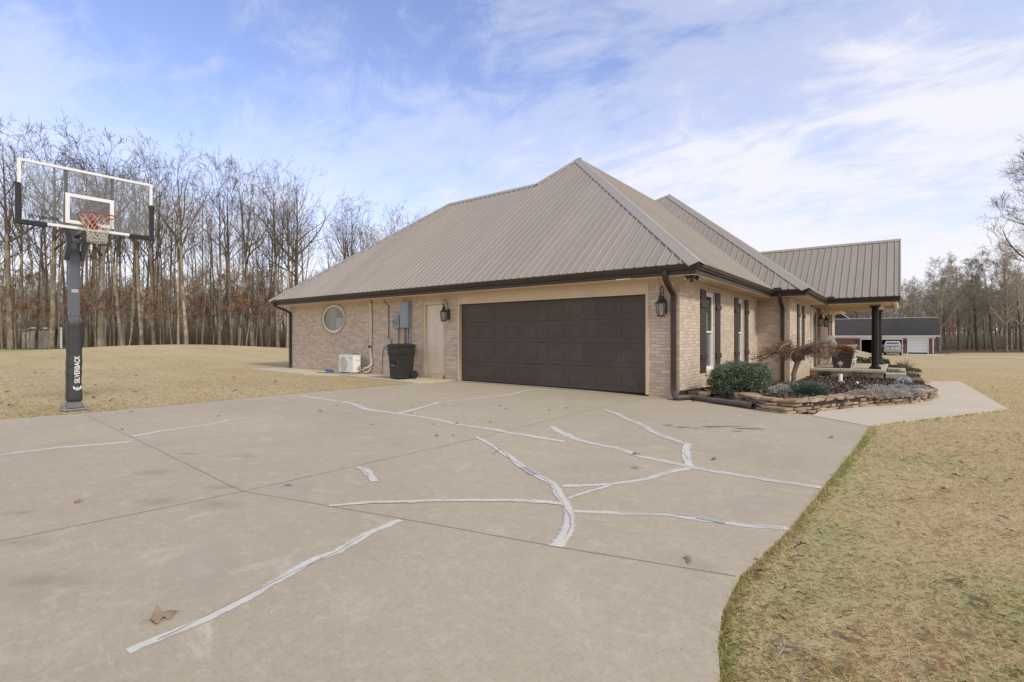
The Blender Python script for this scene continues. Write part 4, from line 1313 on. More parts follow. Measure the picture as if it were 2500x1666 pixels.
# ------------------------------------------------------------------ lettering
def lettering(name, text, size, mat, parent, Mx, width=None, shear=0.0, bold=0.0):
    cu = bpy.data.curves.new('lettering', 'FONT'); cu.body = text; cu.size = size; cu.shear = shear
    cu.align_x = 'CENTER'; cu.align_y = 'CENTER'; cu.offset = bold; cu.extrude = 0.0008
    tmp = bpy.data.objects.new('lettering_tmp', cu); COL.objects.link(tmp)
    dg = bpy.context.evaluated_depsgraph_get(); dg.update()
    me = bpy.data.meshes.new_from_object(tmp.evaluated_get(dg))
    bpy.data.objects.remove(tmp)
    xs = [v.co.x for v in me.vertices]; sx = (width / (max(xs) - min(xs))) if width else 1.0
    for v in me.vertices: v.co = Mx @ Vector((v.co.x * sx, v.co.y, v.co.z))
    me.materials.clear(); me.materials.append(mat)
    o = bpy.data.objects.new(name, me); COL.objects.link(o); o.parent = parent
    return o


# ------------------------------------------------------------------ basketball hoop
def make_hoop():
    x0, y0 = -11.25, 2.23
    h = thing('basketball_hoop', 'clear backboard basketball hoop on slate grey pole with black padded sleeve', 'basketball hoop', (x0, y0, zland(x0, y0) + .002))
    m = MB()
    w = .064
    def sq(a, z): return [(-a, -a, z), (a, -a, z), (a, a, z), (-a, a, z)]
    m.hexa(sq(w, .04) + sq(w, 3.36))
    m.hexa(sq(w + .006, 1.62) + sq(w + .006, 3.30))
    m.box(-w - .004, w + .004, -w - .004, w + .004, 3.36, 3.375)
    pole = m.build('pole', M['hoop_grey'], h, bevel=0.008)
    m = MB(); m.box(w + .0065, w + .0085, -.045, .045, 2.02, 2.075); m.build('warning_sticker', M['sticker'], pole)
    m = MB(); m.hexa([(-.11, -.11, .045), (.11, -.11, .045), (.11, .11, .045), (-.11, .11, .045), (-.066, -.066, .2), (.066, -.066, .2), (.066, .066, .2), (-.066, .066, .2)])
    m.build('gusset', M['hoop_grey'], h, bevel=0.006)
    m = MB(); m.box(-.17, .17, -.17, .17, .012, .038)
    bp = m.build('base_plate', M['galv'], h, bevel=0.004)
    for sx in (-1, 1):
        for sy in (-1, 1):
            m = MB(); m.lathe([(.012, .0), (.012, .085)], (sx * .14, sy * .14, 0), 10); m.lathe([(.028, .038), (.028, .062), (.02, .066)], (sx * .14, sy * .14, 0), 6)
            m.build('anchor_bolt', M['galv'], h, smooth=False)
    # padded sleeve: rounded square that bulges at the straps
    m = MB(); n = 28; prof = []
    for i in range(40):
        s = i / 39; z = .15 + s * 1.38
        e = min(1.0, min(s, 1 - s) / .025)
        r = .100 + .004 * math.sin(s * 17 + .5) * (1 - s) + .0012 * math.sin(s * 41)
        if abs(s - .40) < .012: r -= .006
        prof.append((r * (.86 + .14 * math.sqrt(max(0, 1 - (1 - e) ** 2))), z))
    vs = []
    for (r, z) in prof:
        for k in range(n):
            a = 2 * math.pi * k / n; c, s_ = math.cos(a), math.sin(a)
            q = (abs(c) ** 5 + abs(s_) ** 5) ** (-1 / 5)
            vs.append((r * q * c + .002 * math.sin(z * 9), r * q * s_ + .003 * math.sin(z * 7 + 1), z))
    fs = [(i * n + k, i * n + (k + 1) % n, (i + 1) * n + (k + 1) % n, (i + 1) * n + k) for i in range(len(prof) - 1) for k in range(n)]
    fs += [tuple(reversed(range(n))), tuple(range((len(prof) - 1) * n, len(prof) * n))]
    m.add(vs, fs)
    pad = m.build('pole_pad', M['pad'], h, smooth=True, shade_angle=50)
    # writing on the sleeve, reading upward
    Rp = Matrix(((0, 0, 1), (0, -1, 0), (1, 0, 0))).to_4x4()
    lettering('lettering', 'SILVERBACK', .098, M['letter'], pad, Matrix.Translation((.109, .025, .70)) @ Rp, width=.47, bold=.0016)
    m = MB(); c = Vector((.1095, .025, .405))
    def arc(r0, r1, a0, a1, k=14, cy=0, cz=0):
        for i in range(k):
            t0, t1 = a0 + (a1 - a0) * i / k, a0 + (a1 - a0) * (i + 1) / k
            m.quad(*[c + Vector((0, cy + r * math.cos(a), cz + r * math.sin(a))) for r, a in ((r0, t0), (r1, t0), (r1, t1), (r0, t1))])
    arc(.046, .058, math.pi, 2 * math.pi)
    arc(.022, .033, math.pi * 1.0, 2 * math.pi, cz=-.004)
    m.box(.1092, .1098, .021, .029, .352, .41)
    for sgn in (-1, 1):
        m.hexa([(.1092, .025 + sgn * .03, .37), (.1098, .025 + sgn * .03, .37), (.1098, .025 + sgn * .038, .37), (.1092, .025 + sgn * .038, .37), (.1092, .025 + sgn * .045, .425), (.1098, .025 + sgn * .045, .425), (.1098, .025 + sgn * .056, .42), (.1092, .025 + sgn * .056, .42)])
    m.build('emblem', M['letter'], pad)
    # board
    bx = .65; ya, yb = -.79, .95; za, zb = 3.01, 3.985
    m = MB(); f = .042
    for (a, b, p, q) in ((ya, yb, za, za + f), (ya, yb, zb - f, zb), (ya, ya + f, za + f, zb - f), (yb - f, yb, za + f, zb - f)):
        m.box(bx - .02, bx + .02, a, b, p, q)
    fr = m.build('board_frame', M['white'], h, bevel=0.004)
    m = MB(); m.box(bx - .004, bx + .006, ya + f, yb - f, za + f, zb - f)
    ac = m.build('backboard', M['acrylic'], h)
    m = MB(); cy = .08
    for (a, b, p, q) in ((cy - .315, cy + .315, 3.095, 3.15), (cy - .315, cy + .315, 3.525, 3.58), (cy - .315, cy - .26, 3.15, 3.525), (cy + .26, cy + .315, 3.15, 3.525)):
        m.box(bx + .0065, bx + .0085, a, b, p, q)
    m.build('target_square', M['white'], ac)
    Rb = Matrix(((0, 0, 1), (1, 0, 0), (0, 1, 0))).to_4x4()
    lettering('lettering', 'SILVERBACK', .062, M['letter_black'], ac, Matrix.Translation((bx + .0072, ya + .30, za + .115)) @ Rb, width=.37, bold=.0016)
    m = MB(); c = Vector((bx + .0072, ya + .29, za + .17))
    arc(.055, .060, .15 * math.pi, .85 * math.pi); arc(.09, .094, .25 * math.pi, .75 * math.pi, cz=-.03); arc(.025, .029, .1, math.pi - .1, cz=-.005)
    m.build('emblem', M['letter_black'], ac)
    for (y_, sg) in ((ya, 1), (yb, -1)):
        m = MB()
        e0, e1 = sorted((y_ - sg * .022, y_ + sg * .045)); m.box(bx - .032, bx + .032, e0, e1, za - .03, za + .60)
        e0, e1 = sorted((y_ + sg * .045, y_ + sg * .34)); m.box(bx - .032, bx + .032, e0, e1, za - .03, za + .045)
        m.build('corner_pad', M['hoop_black'], h, bevel=0.014)
    m = MB()
    for y_ in (cy - .30, cy + .30): m.box(bx - .06, bx - .0205, y_ - .02, y_ + .02, za + .005, zb - .01)
    m.build('rear_tube', M['hoop_black'], h, bevel=0.003)
    for sg in (-1, 1):
        m = MB()
        def bar(p, q, a=.03, b=.045):
            p, q = Vector(p), Vector(q); d = (q - p).normalized(); s = d.cross(Vector((0, 0, 1))).normalized(); u = s.cross(d)
            m.hexa([p - s * a - u * b, p + s * a - u * b, p + s * a + u * b, p - s * a + u * b, q - s * a - u * b, q + s * a - u * b, q + s * a + u * b, q - s * a + u * b])
        bar((-.03, sg * .10, 2.60), (.28, sg * .115, 2.88)); bar((.27, sg * .11, 2.87), (bx - .06, cy + sg * .29, 3.06))
        bar((-.02, sg * .10, 3.24), (.26, sg * .12, 3.34)); bar((.25, sg * .11, 3.33), (bx - .06, cy + sg * .29, 3.52))
        m.build('extension_arm', M['hoop_grey'], h, bevel=0.005)
    m = MB(); m.box(.24, .30, -.12, .12, 2.84, 2.91); m.box(.0, bx - .02, cy - .09, cy + .05, 2.98, 3.03)
    m.build('cross_brace', M['hoop_grey'], h, bevel=0.005)
    # rim
    rx, rz_, rr = 1.055, 3.205, .238
    m = MB()
    m.tube([(rx + rr * math.cos(2 * math.pi * k / 40), cy + rr * math.sin(2 * math.pi * k / 40), rz_) for k in range(40)], .0105, 8, closed=True)
    m.box(bx + .009, bx + .022, cy - .10, cy + .10, rz_ - .17, rz_ + .02)
    m.hexa([(bx + .02, cy - .085, rz_ - .15), (bx + .16, cy - .05, rz_ - .05), (bx + .16, cy + .05, rz_ - .05), (bx + .02, cy + .085, rz_ - .15), (bx + .02, cy - .09, rz_ - .005), (bx + .175, cy - .07, rz_ - .005), (bx + .175, cy + .07, rz_ - .005), (bx + .02, cy + .09, rz_ - .005)])
    m.tube([(bx + .02, cy - .06, rz_ - .14), (bx + .1, cy - .16, rz_ - .06), (rx - .10, cy - .215, rz_ - .008)], .008, 6)
    m.tube([(bx + .02, cy + .06, rz_ - .14), (bx + .1, cy + .16, rz_ - .06), (rx - .10, cy + .215, rz_ - .008)], .008, 6)
    rim = m.build('rim', M['orange'], h, smooth=True, shade_angle=40)
    m = MB(); N = 12
    lev = [(.232, -.008), (.205, -.10), (.170, -.19), (.140, -.26), (.125, -.32), (.13, -.375), (.125, -.42)]
    for k in range(N):
        for sg in (-1, 1):
            ps = []
            for i, (r, z) in enumerate(lev):
                a = 2 * math.pi * (k + sg * i * .5) / N + (rng.uniform(-.06, .06) if i else 0)
                ps.append((rx + r * math.cos(a) + (rng.uniform(-.012, .012) if i > 2 else 0), cy + r * math.sin(a), rz_ + z + (rng.uniform(-.012, .012) if i > 1 else 0)))
            m.tube(ps, .0037, 5)
    for i in (4, 5, 6):
        r, z = lev[i]
        m.tube([(rx + r * math.cos(2 * math.pi * k / 24), cy + r * math.sin(2 * math.pi * k / 24), rz_ + z + .012 * ((-1) ** k)) for k in range(24)], .0045, 5, closed=True)
    for k in range(30):
        a = rng.uniform(0, 6.28); r = rng.uniform(.10, .135); z = -rng.uniform(.27, .41)
        m.tube([(rx + r * math.cos(a), cy + r * math.sin(a), rz_ + z), (rx + r * math.cos(a + .3), cy + r * math.sin(a + .3), rz_ + z - .05 * rng.uniform(-1, 1)), (rx + r * math.cos(a + .55), cy + r * math.sin(a + .55), rz_ + z)], .005, 5)
    m.build('net', M['net'], rim)


make_hoop()


# ------------------------------------------------------------------ wall lanterns
def make_lantern(label):
    L = thing('wall_lantern', label, 'wall lamp', group='black carriage lanterns on the house walls')
    m = MB()
    m.hexa([(-.055, -.022, -.17), (.055, -.022, -.17), (.055, -.001, -.17), (-.055, -.001, -.17), (-.055, -.022, .11), (.055, -.022, .11), (.055, -.001, .11), (-.055, -.001, .11)])
    m.hexa([(-.035, -.03, -.13), (.035, -.03, -.13), (.035, -.02, -.13), (-.035, -.02, -.13), (-.035, -.03, .14), (.035, -.03, .14), (.035, -.001, .14), (-.035, -.001, .14)])
    m.build('back_plate', M['black'], L, bevel=0.006)
    m = MB()
    pts = [(0, -.028, .10), (0, -.035, .2), (0, -.055, .29)]
    for k in range(13):
        a = math.pi * (.02 + k / 12 * 1.0); pts.append((0, -.145 + .088 * math.cos(a), .31 + .088 * math.sin(a)))
    for k in range(1, 12):
        a = math.pi + k / 11 * math.pi * 1.15; r = .088 - .045 * k / 11; pts.append((0, -.190 + r * math.cos(a) + .0, .305 + r * math.sin(a)))
    m.tube(pts, [.011] * 4 + [.010] * (len(pts) - 4), 7)
    m.tube([(0, -.2, .27), (0, -.2, .215)], .009, 7)
    m.build('scroll_arm', M['black'], L, smooth=True)
    m = MB()
    m.lathe([(.006, .235), (.022, .215), (.03, .195), (.045, .188), (.048, .165), (.05, .135), (.06, .105), (.085, .075), (.118, .055), (.12, .035), (.105, .032)], (0, -.2, 0), 6, Matrix.Rotation(R(30), 4, 'Z'))
    m.build('lantern_cap', M['black'], L)
    m = MB()
    t, b, zt, zb = .104, .074, .034, -.195
    for k in range(6):
        a0, a1 = R(30 + 60 * k), R(90 + 60 * k)
        T0 = Vector((t * math.cos(a0), -.2 + t * math.sin(a0), zt)); T1 = Vector((t * math.cos(a1), -.2 + t * math.sin(a1), zt))
        B0 = Vector((b * math.cos(a0), -.2 + b * math.sin(a0), zb)); B1 = Vector((b * math.cos(a1), -.2 + b * math.sin(a1), zb))
        m.tube([T0, B0], .0065, 5)
        md = (T0 + T1 + B0 + B1) / 4
        m.tube([T0, T0.lerp(T1, .5).lerp(B0.lerp(B1, .5), .35) , B1.lerp(B0, .12)], .004, 4)
        m.tube([T1, T0.lerp(T1, .5).lerp(B0.lerp(B1, .5), .35), B0.lerp(B1, .12)], .004, 4)
    m.lathe([(.0, -.198), (.082, -.198), (.085, -.215), (.062, -.232), (.0, -.232)], (0, -.2, 0), 6, Matrix.Rotation(R(30), 4, 'Z'), cap=False)
    m.build('cage', M['black'], L)
    m = MB(); m.lathe([(t * .965, zt), (b * .965, zb)], (0, -.2, 0), 6, Matrix.Rotation(R(30), 4, 'Z'), cap=False)
    m.build('glass_pane', M['lampglass'], L, fixn=False)
    m = MB(); m.lathe([(.012, -.195), (.012, -.08), (.004, -.05)], (0, -.2, 0), 8)
    m.build('candle_bulb', M['lineset'], L)
    return L


lan = make_lantern('black iron carriage lantern beside the cream side door, left of the wide garage door')
lan.location = (-10.22, WALLY - .001, 1.85)
dup(lan, (-3.90, WALLY - .001, 1.835), 0, 'black iron carriage lantern between the garage door and the brown corner downspout')
dup(lan, (-2.60, 22.5, 1.83), R(90), 'nearer of the two black carriage lanterns flanking the front entry under the porch')
dup(lan, (-2.60, 24.3, 1.83), R(90), 'farther of the two black carriage lanterns flanking the front entry under the porch')

# ------------------------------------------------------------------ floodlight under the corner eave
fl = thing('flood_light', 'black twin head security floodlight under the corner of the eaves', 'floodlight', (-3.22, 9.92, 2.386))
m = MB(); m.lathe([(.055, -.002), (.055, -.022), (.04, -.03)], (0, 0, 0), 20); m.build('mounting_plate', M['black'], fl, smooth=True, shade_angle=40)
m = MB(); m.lathe([(.026, -.03), (.034, -.05), (.034, -.11), (.022, -.135)], (.0, 0, 0), 16); m.build('motion_sensor', M['black'], fl, smooth=True, shade_angle=40)
for sg in (-1, 1):
    m = MB(); d = Vector((.79 * sg, .61 * sg, 0)); aim = (d * .75 + Vector((.4, -.75, 0)) + Vector((0, 0, -.55))).normalized()
    c = Vector((0, 0, -.05)) + d * .11
    m.tube([Vector((0, 0, -.025)), Vector((0, 0, -.045)) + d * .06, c], .012, 8)
    m.tube([c - aim * .05, c - aim * .04, c, c + aim * .055, c + aim * .06], [.018, .038, .044, .05, .05], 18)
    hd = m.build('lamp_head', M['black'], fl, smooth=True, shade_angle=40)
    m = MB(); m.tube([c + aim * .0605, c + aim * .064], [.042, .038], 18); m.build('lens', M['galv'], hd)

# ------------------------------------------------------------------ utilities on the garage wall
eb = thing('breaker_box', 'tall grey electrical breaker box on the brick wall beside the side door', 'electrical box', (-12.0, WALLY, 1.46))
m = MB(); m.box(-.19, .19, -.13, -.002, 0, .80); m.build('box_body', M['mesh_grey'], eb, bevel=0.006)
m = MB(); m.box(-.182, .182, -.145, -.131, .03, .775); m.box(-.19, .19, -.15, -.131, .775, .80); m.box(.13, .16, -.152, -.145, .33, .40); m.build('box_door', M['mesh_grey'], eb, bevel=0.003)
mt = thing('electric_meter', 'small grey electric meter box with round glass meter, left of the breaker box', 'electric meter', (-12.42, WALLY, 1.45))
m = MB(); m.box(-.15, .15, -.12, -.002, 0, .41); m.box(-.152, .152, -.125, -.118, .36, .412); m.build('box_body', M['mesh_grey'], mt, bevel=0.005)
m = MB(); Ry = Matrix.Rotation(R(90), 4, 'X')
m.lathe([(.098, .12), (.098, .14), (.085, .145)], (0, 0, .21), 28, Ry); m.build('meter_ring', M['pvc'], mt, smooth=True, shade_angle=40)
M['meterglass'] = pm('meter_glass', (0.42, 0.42, 0.38), (0.2, 0.2, 0.18), 30, 0.12)
m = MB(); m.lathe([(.084, .14), (.082, .18), (.06, .205), (.0, .21)], (0, 0, .21), 28, Ry, cap=False); m.build('meter_dome', M['meterglass'], mt, smooth=True)
m = MB(); m.box(-.04, .04, -.213, -.208, .2, .235); m.build('dial', M['letter_black'], mt)
for (x, zt, zb, r, mm, nm, lb) in ((-12.40, 1.45, -.03, .032, 'pvc', 'conduit', 'thick pale grey conduit running down from the round electric meter'),
                                  (-12.10, 1.46, -.03, .024, 'pvc', 'conduit', 'first of the slim conduits under the tall breaker box, next to the meter conduit'),
                                  (-11.94, 1.46, -.03, .022, 'pvc', 'conduit', 'middle conduit under the tall breaker box'),
                                  (-11.83, 1.46, -.03, .016, 'pvc', 'conduit', 'last slim conduit under the tall breaker box, nearest the side door')):
    m = MB(); y = WALLY - .055
    m.tube([(x, y, zt), (x + rng.uniform(-.01, .01), y, (zt + zb) / 2), (x, y, zb)], r, 12)
    for z in (1.2, .5): m.box(x - r * 1.7, x + r * 1.7, y - .0, WALLY - .003, z - .012, z + .012)
    tag(m.build(nm, M[mm], smooth=True, shade_angle=40), lb, 'conduit', 'conduits under the electrical boxes')
m = MB(); y = WALLY - .05
m.tube([(-11.99, y, 1.46), (-11.98, y, 1.1), (-12.06, y - .02, .7), (-12.05, y, -.02)], .018, 10)
tag(m.build('cable', M['black'], smooth=True), 'black cable sagging down between the grey conduits under the breaker box', 'cable')
# thin cable from the eaves, junction box, orange cable
m = MB(); m.tube([(-12.99, WALLY - .12, 2.385), (-12.98, WALLY - .09, 2.30), (-12.88, WALLY - .02, 2.18), (-12.87, WALLY - .018, 1.6), (-12.88, WALLY - .018, 1.12)], .011, 8)
tag(m.build('cable', M['rubber'], smooth=True), 'thin dark cable dropping from the eaves to a small grey box on the brick wall', 'cable')
jb = MB(); jb.box(-12.95, -12.72, WALLY - .09, WALLY - .002, .86, 1.12); tag(jb.build('junction_box', M['pvc'], bevel=0.012), 'small pale grey junction box on the wall behind the dustbin', 'junction box')
m = MB(); m.tube([(-12.95, WALLY - .05, .88), (-13.10, WALLY - .04, .82), (-13.17, WALLY - .03, .6), (-13.19, WALLY - .03, .2), (-13.18, WALLY - .06, -.02)], .010, 8)
tag(m.build('cable', M['red_wire'], smooth=True), 'thin reddish cable looping down the brick wall left of the black dustbin', 'cable')
m = MB(); m.box(-11.72, -11.60, WALLY - .06, WALLY - .002, .62, .86); o = tag(m.build('outlet_box', M['yellow'], bevel=0.006), 'yellowed outlet cover low on the wall right of the dustbin', 'outlet box')
m = MB(); m.tube([(-11.69, WALLY - .003, .17), (-11.69, WALLY - .10, .17), (-11.69, WALLY - .13, .14)], .014, 8); m.lathe([(.03, 0), (.03, .012)], (-11.69, WALLY - .07, .195), 10)
tag(m.build('spigot', M['galv'], smooth=True, shade_angle=40), 'small garden tap low on the brick wall between dustbin and side door', 'tap')

# refrigerant line cover dropping from the eaves to the outdoor unit
ls = thing('refrigerant_line', 'pair of ivory refrigerant lines running from the eaves down to the air conditioner', 'pipe', (-13.8, WALLY, 0))
for dx, nm, mm, r in ((0, 'pipe', 'lineset', .030), (.05, 'pipe', 'lineset', .022), (-.035, 'sleeve', 'rubber', .010)):
    m = MB(); y = -.04
    m.tube([(dx - .02, y - .06, 2.385), (dx, y, 2.25), (dx + .015, y, 1.6), (dx - .01 + dx * .4, y, 1.05), (dx - .02, y, .86), (dx + .0, y, .6), (dx + .09, y - .02, .30), (dx + .05, y - .08, .22), (dx - .13, y - .16, .12 + dx), (dx - .21, y - .2, .09 + dx)], r, 10)
    m.build(nm, M[mm], ls, smooth=True)
m = MB(); m.box(-.05, .05, -.085, -.002, .83, .90); m.build('strap', M['rubber'], ls, bevel=0.004)
m = MB(); m.tube([(.04, -.05, .32), (.05, -.08, .1), (-.05, -.14, .03), (-.25, -.2, .03)], .03, 9); m.build('drain_loop', M['lineset'], ls, smooth=True)

# outdoor air conditioner
ac = thing('air_conditioner', 'white mini split air conditioner unit standing on the path by the brick wall', 'air conditioner', (-14.40, 9.86, -.022))
m = MB(); m.box(-.395, .395, -.145, .145, .05, .605); m.box(-.40, .40, -.15, .15, .59, .615); body = m.build('cabinet', M['white'], ac, bevel=0.012)
m = MB(); Rx = Matrix.Rotation(R(90), 4, 'X')
M['grille'] = pm('fan_shadow', (0.05, 0.05, 0.05), None, 8, 0.7)
cx_, cz_ = -.13, .32
m.lathe([(.225, .1455), (.225, .150)], (cx_, 0, cz_), 40, Rx); m.build('fan_opening', M['grille'], ac)
m = MB()
for k in range(-7, 8):
    x = cx_ + k * .03; hh = math.sqrt(max(0, .228 ** 2 - (k * .03) ** 2)); m.box(x - .0036, x + .0036, -.162, -.154, cz_ - hh, cz_ + hh)
for r in (.235, .16, .08):
    m.tube([(cx_ + r * math.cos(2 * math.pi * k / 36), -.16, cz_ + r * math.sin(2 * math.pi * k / 36)) for k in range(36)], .006, 6, closed=True)
m.build('fan_grille', M['white'], ac)
m = MB(); m.box(.14, .145, -.1475, -.1455, .08, .58); m.box(.20, .34, -.149, -.1455, .50, .53); m.build('panel_seam', M['pvc'], ac)
m = MB(); m.box(.3955, .425, -.02, .12, .16, .33); m.box(.3955, .42, -.03, .10, .44, .52); m.build('valve_cover', M['white'], ac, bevel=0.008)
m = MB(); m.tube([(.42, .03, .2), (.47, .02, .22), (.49, .03, .12), (.45, .06, .02)], .012, 8); m.tube([(.42, .07, .26), (.5, .07, .25), (.58, .12, .17)], .014, 8); m.build('hose', M['pipe_brown'], ac, smooth=True)
for x in (-.3, .3):
    m = MB(); m.box(x - .03, x + .03, -.17, .17, .022, .05); m.build('foot', M['galv'], ac)
m = MB(); m.box(-14.95, -13.95, 9.58, 10.12, -.0265, -.001); tag(m.build('equipment_pad', M['oldwood'], bevel=0.006), 'flat grey pad under the white air conditioner', 'pad')
m = MB(); pts = []
for k in range(34):
    a = k * .55; r = .10 + .02 * math.sin(k * 1.7); pts.append((-15.1 + r * 1.5 * math.cos(a) - .004 * k, 9.62 + r * math.sin(a), -.005 + .0035 * k * (1 if k < 20 else .8)))
pts = [(-15.75, 9.50, -.012), (-15.5, 9.46, -.01)] + pts
m.tube(pts, .012, 7); tag(m.build('hose', M['blue'], smooth=True), 'loose blue hose coiled on the path beside the air conditioner', 'hose')

# ------------------------------------------------------------------ dustbin
bn = thing('wheeled_bin', 'black wheeled dustbin with closed lid standing by the brick wall', 'dustbin', (-11.42, 9.55, DZ + .022), R(-8))
def tap(m, w0, d0, w1, d1, z0, z1, yo=0):
    m.hexa([(-w0, -d0, z0), (w0, -d0, z0), (w0, d0, z0), (-w0, d0, z0), (-w1, -d1 + yo, z1), (w1, -d1 + yo, z1), (w1, d1 + yo, z1), (-w1, d1 + yo, z1)])
m = MB(); tap(m, .225, .245, .255, .30, .02, .93)
b_ = m.build('bin_body', M['bin'], bn, bevel=0.03)
m = MB(); tap(m, .258, .305, .262, .312, .72, .86); m.box(-.272, .272, -.325, .325, .905, .935)
tap(m, .225, .275, .258, .308, .62, .72)
m.build('bin_rim', M['bin'], bn, bevel=0.014)
m = MB(); tap(m, .285, .34, .28, .335, .94, .975, -.005); tap(m, .28, .335, .19, .25, .975, 1.02, -.005); m.tube([(-.2, .38, .96), (.2, .38, .96)], .018, 8)
m.build('bin_lid', M['bin'], bn, bevel=0.016)
m = MB(); m.box(-.12, .12, -.292, -.25, .42, .55); m.build('lift_recess', M['rubber'], bn, bevel=0.006)
m = MB(); m.box(-.125, .125, -.302, -.285, .395, .415); m.build('catch_bar', M['galv'], bn, bevel=0.004)
for sx in (-1, 1):
    m = MB(); Rw = Matrix.Rotation(R(90), 4, 'Y')
    m.lathe([(.05, -.028), (.105, -.028), (.12, -.015), (.12, .015), (.105, .028), (.05, .028)], (sx * .275, .26, .12), 26, Rw)
    wl = m.build('wheel', M['rubber'], bn, smooth=True, shade_angle=40)
    m = MB(); m.lathe([(.0, .03), (.05, .03), (.055, .0), (.05, -.03), (.0, -.03)], (sx * .275, .26, .12), 16, Rw, cap=False); m.build('hub', M['bin'], wl)
m = MB(); m.tube([(-.26, .26, .12), (.26, .26, .12)], .012, 8); m.build('axle', M['galv'], bn)

# ------------------------------------------------------------------ corrugated drain hose at the corner downspout
pts = [Vector((-3.655, 10.15, .03)), Vector((-3.60, 10.05, -.01)), Vector((-3.50, 9.93, -.02))]
for (u, v) in ((1690, 977), (1740, 985), (1790, 992), (1840, 1000)):
    g = G(u, v); pts.append(Vector((g.x, g.y, g.z + .055)))
def catmull(P, n):
    out = []
    for i in range(len(P) - 1):
        a, b, c, d = P[max(i - 1, 0)], P[i], P[i + 1], P[min(i + 2, len(P) - 1)]
        for k in range(n):
            t = k / n
            out.append(0.5 * ((2 * b) + (c - a) * t + (2 * a - 5 * b + 4 * c - d) * t * t + (3 * b - a - 3 * c + d) * t ** 3))
    out.append(P[-1]); return out
sp = catmull(pts, 60)
L = [0.0]
for i in range(1, len(sp)): L.append(L[-1] + (sp[i] - sp[i - 1]).length)
tot = L[-1]; N = int(tot / .0055); rs = []; pp_ = []
j = 0
for k in range(N + 1):
    s = tot * k / N
    while j < len(L) - 2 and L[j + 1] < s: j += 1
    f = (s - L[j]) / max(1e-6, L[j + 1] - L[j]); pp_.append(sp[j].lerp(sp[j + 1], f))
    r = .052 + .006 * math.sin(2 * math.pi * s / .024) if .22 < s < tot - .10 else .056
    rs.append(r)
m = MB(); m.tube(pp_, rs, 18, cap=False)
tag(m.build('drain_hose', M['pipe_brown'], smooth=True), 'brown corrugated drain hose lying on the driveway from the corner downspout', 'drain pipe')

# ------------------------------------------------------------------ flower bed
def zsoil(x, y):
    d = (x + 3.3) * -.642 + (y - 10.5) * .767
    return max(zpave(x, y) + .17 - .035 * max(0, d), -.27)


def GS(u, v): return G(u, v, zsoil)


front_px = [(1712, 966), (1768, 977), (1830, 996), (1876, 1006), (1930, 1011), (1981, 1008), (2057, 998), (2134, 992), (2223, 986), (2268, 980), (2290, 972)]
edge = [P2(u, v) for u, v in front_px]
e_end = edge[-1]
edge_back = [(e_end[0] + .04, e_end[1] + .5), (.70, 15.2), (.68, 17.0), (.66, 19.0), (.66, 21.0), (.66, 23.0), (.64, 25.6)]
outer = [Vector((a, b, 0)) for a, b in edge + edge_back]
soil_poly = [(p.x - .06 if i > len(edge) - 2 else p.x, p.y + (.10 if i < len(edge) else 0)) for i, p in enumerate(outer)]
soil_poly += [(.2, 26.5), (-.44, 26.4), (-.44, 21.78), (-2.66, 21.78), (-2.66, 17.38), (-3.57, 17.38), (-3.57, 10.25)]
sheet('mulch_bed', soil_poly, zsoil, M['soil'], [((0, y, 0), (0, 1, 0)) for y in (10, 10.6, 11.5, 12.5, 13.5, 15, 16, 17.2, 19)], skirt=.35)
tag(bpy.data.objects['mulch_bed'], kind='structure')


def in_poly(x, y, P):
    c = False; j = len(P) - 1
    for i in range(len(P)):
        if (P[i][1] > y) != (P[j][1] > y) and x < (P[j][0] - P[i][0]) * (y - P[i][1]) / (P[j][1] - P[i][1]) + P[i][0]: c = not c
        j = i
    return c


# bark chips
cv, cf, ct = [], [], []
k = 0
while k < 15000:
    y = 9.7 + 15 * (nrg.random() ** 1.8); x = nrg.uniform(-3.5, .7)
    if not in_poly(x, y, soil_poly): continue
    k += 1
    l, w = nrg.uniform(.012, .05), nrg.uniform(.006, .016)
    if y > 15: l *= 1.5; w *= 1.6
    a = nrg.uniform(0, 6.28); tl = nrg.normal(0, .5); rl = nrg.normal(0, .45)
    d = Vector((math.cos(a) * math.cos(tl), math.sin(a) * math.cos(tl), math.sin(tl))); s = Vector((-math.sin(a), math.cos(a), rl)).normalized()
    c = Vector((x, y, zsoil(x, y) + nrg.uniform(.003, .028)))
    o = len(cv)
    cv += [c - d * l - s * w, c + d * l - s * w * .7, c + d * l * .9 + s * w, c - d * l * .85 + s * w * .8]
    cf.append((o, o + 1, o + 2, o + 3)); ct += [float(nrg.random() ** 1.5)] * 4
m = MB(); m.add(cv, cf); m.col = ct
tag(m.build('bark_mulch', M['mulch'], fixn=False), 'loose dark bark mulch covering the flower bed', 'mulch', kind='stuff')

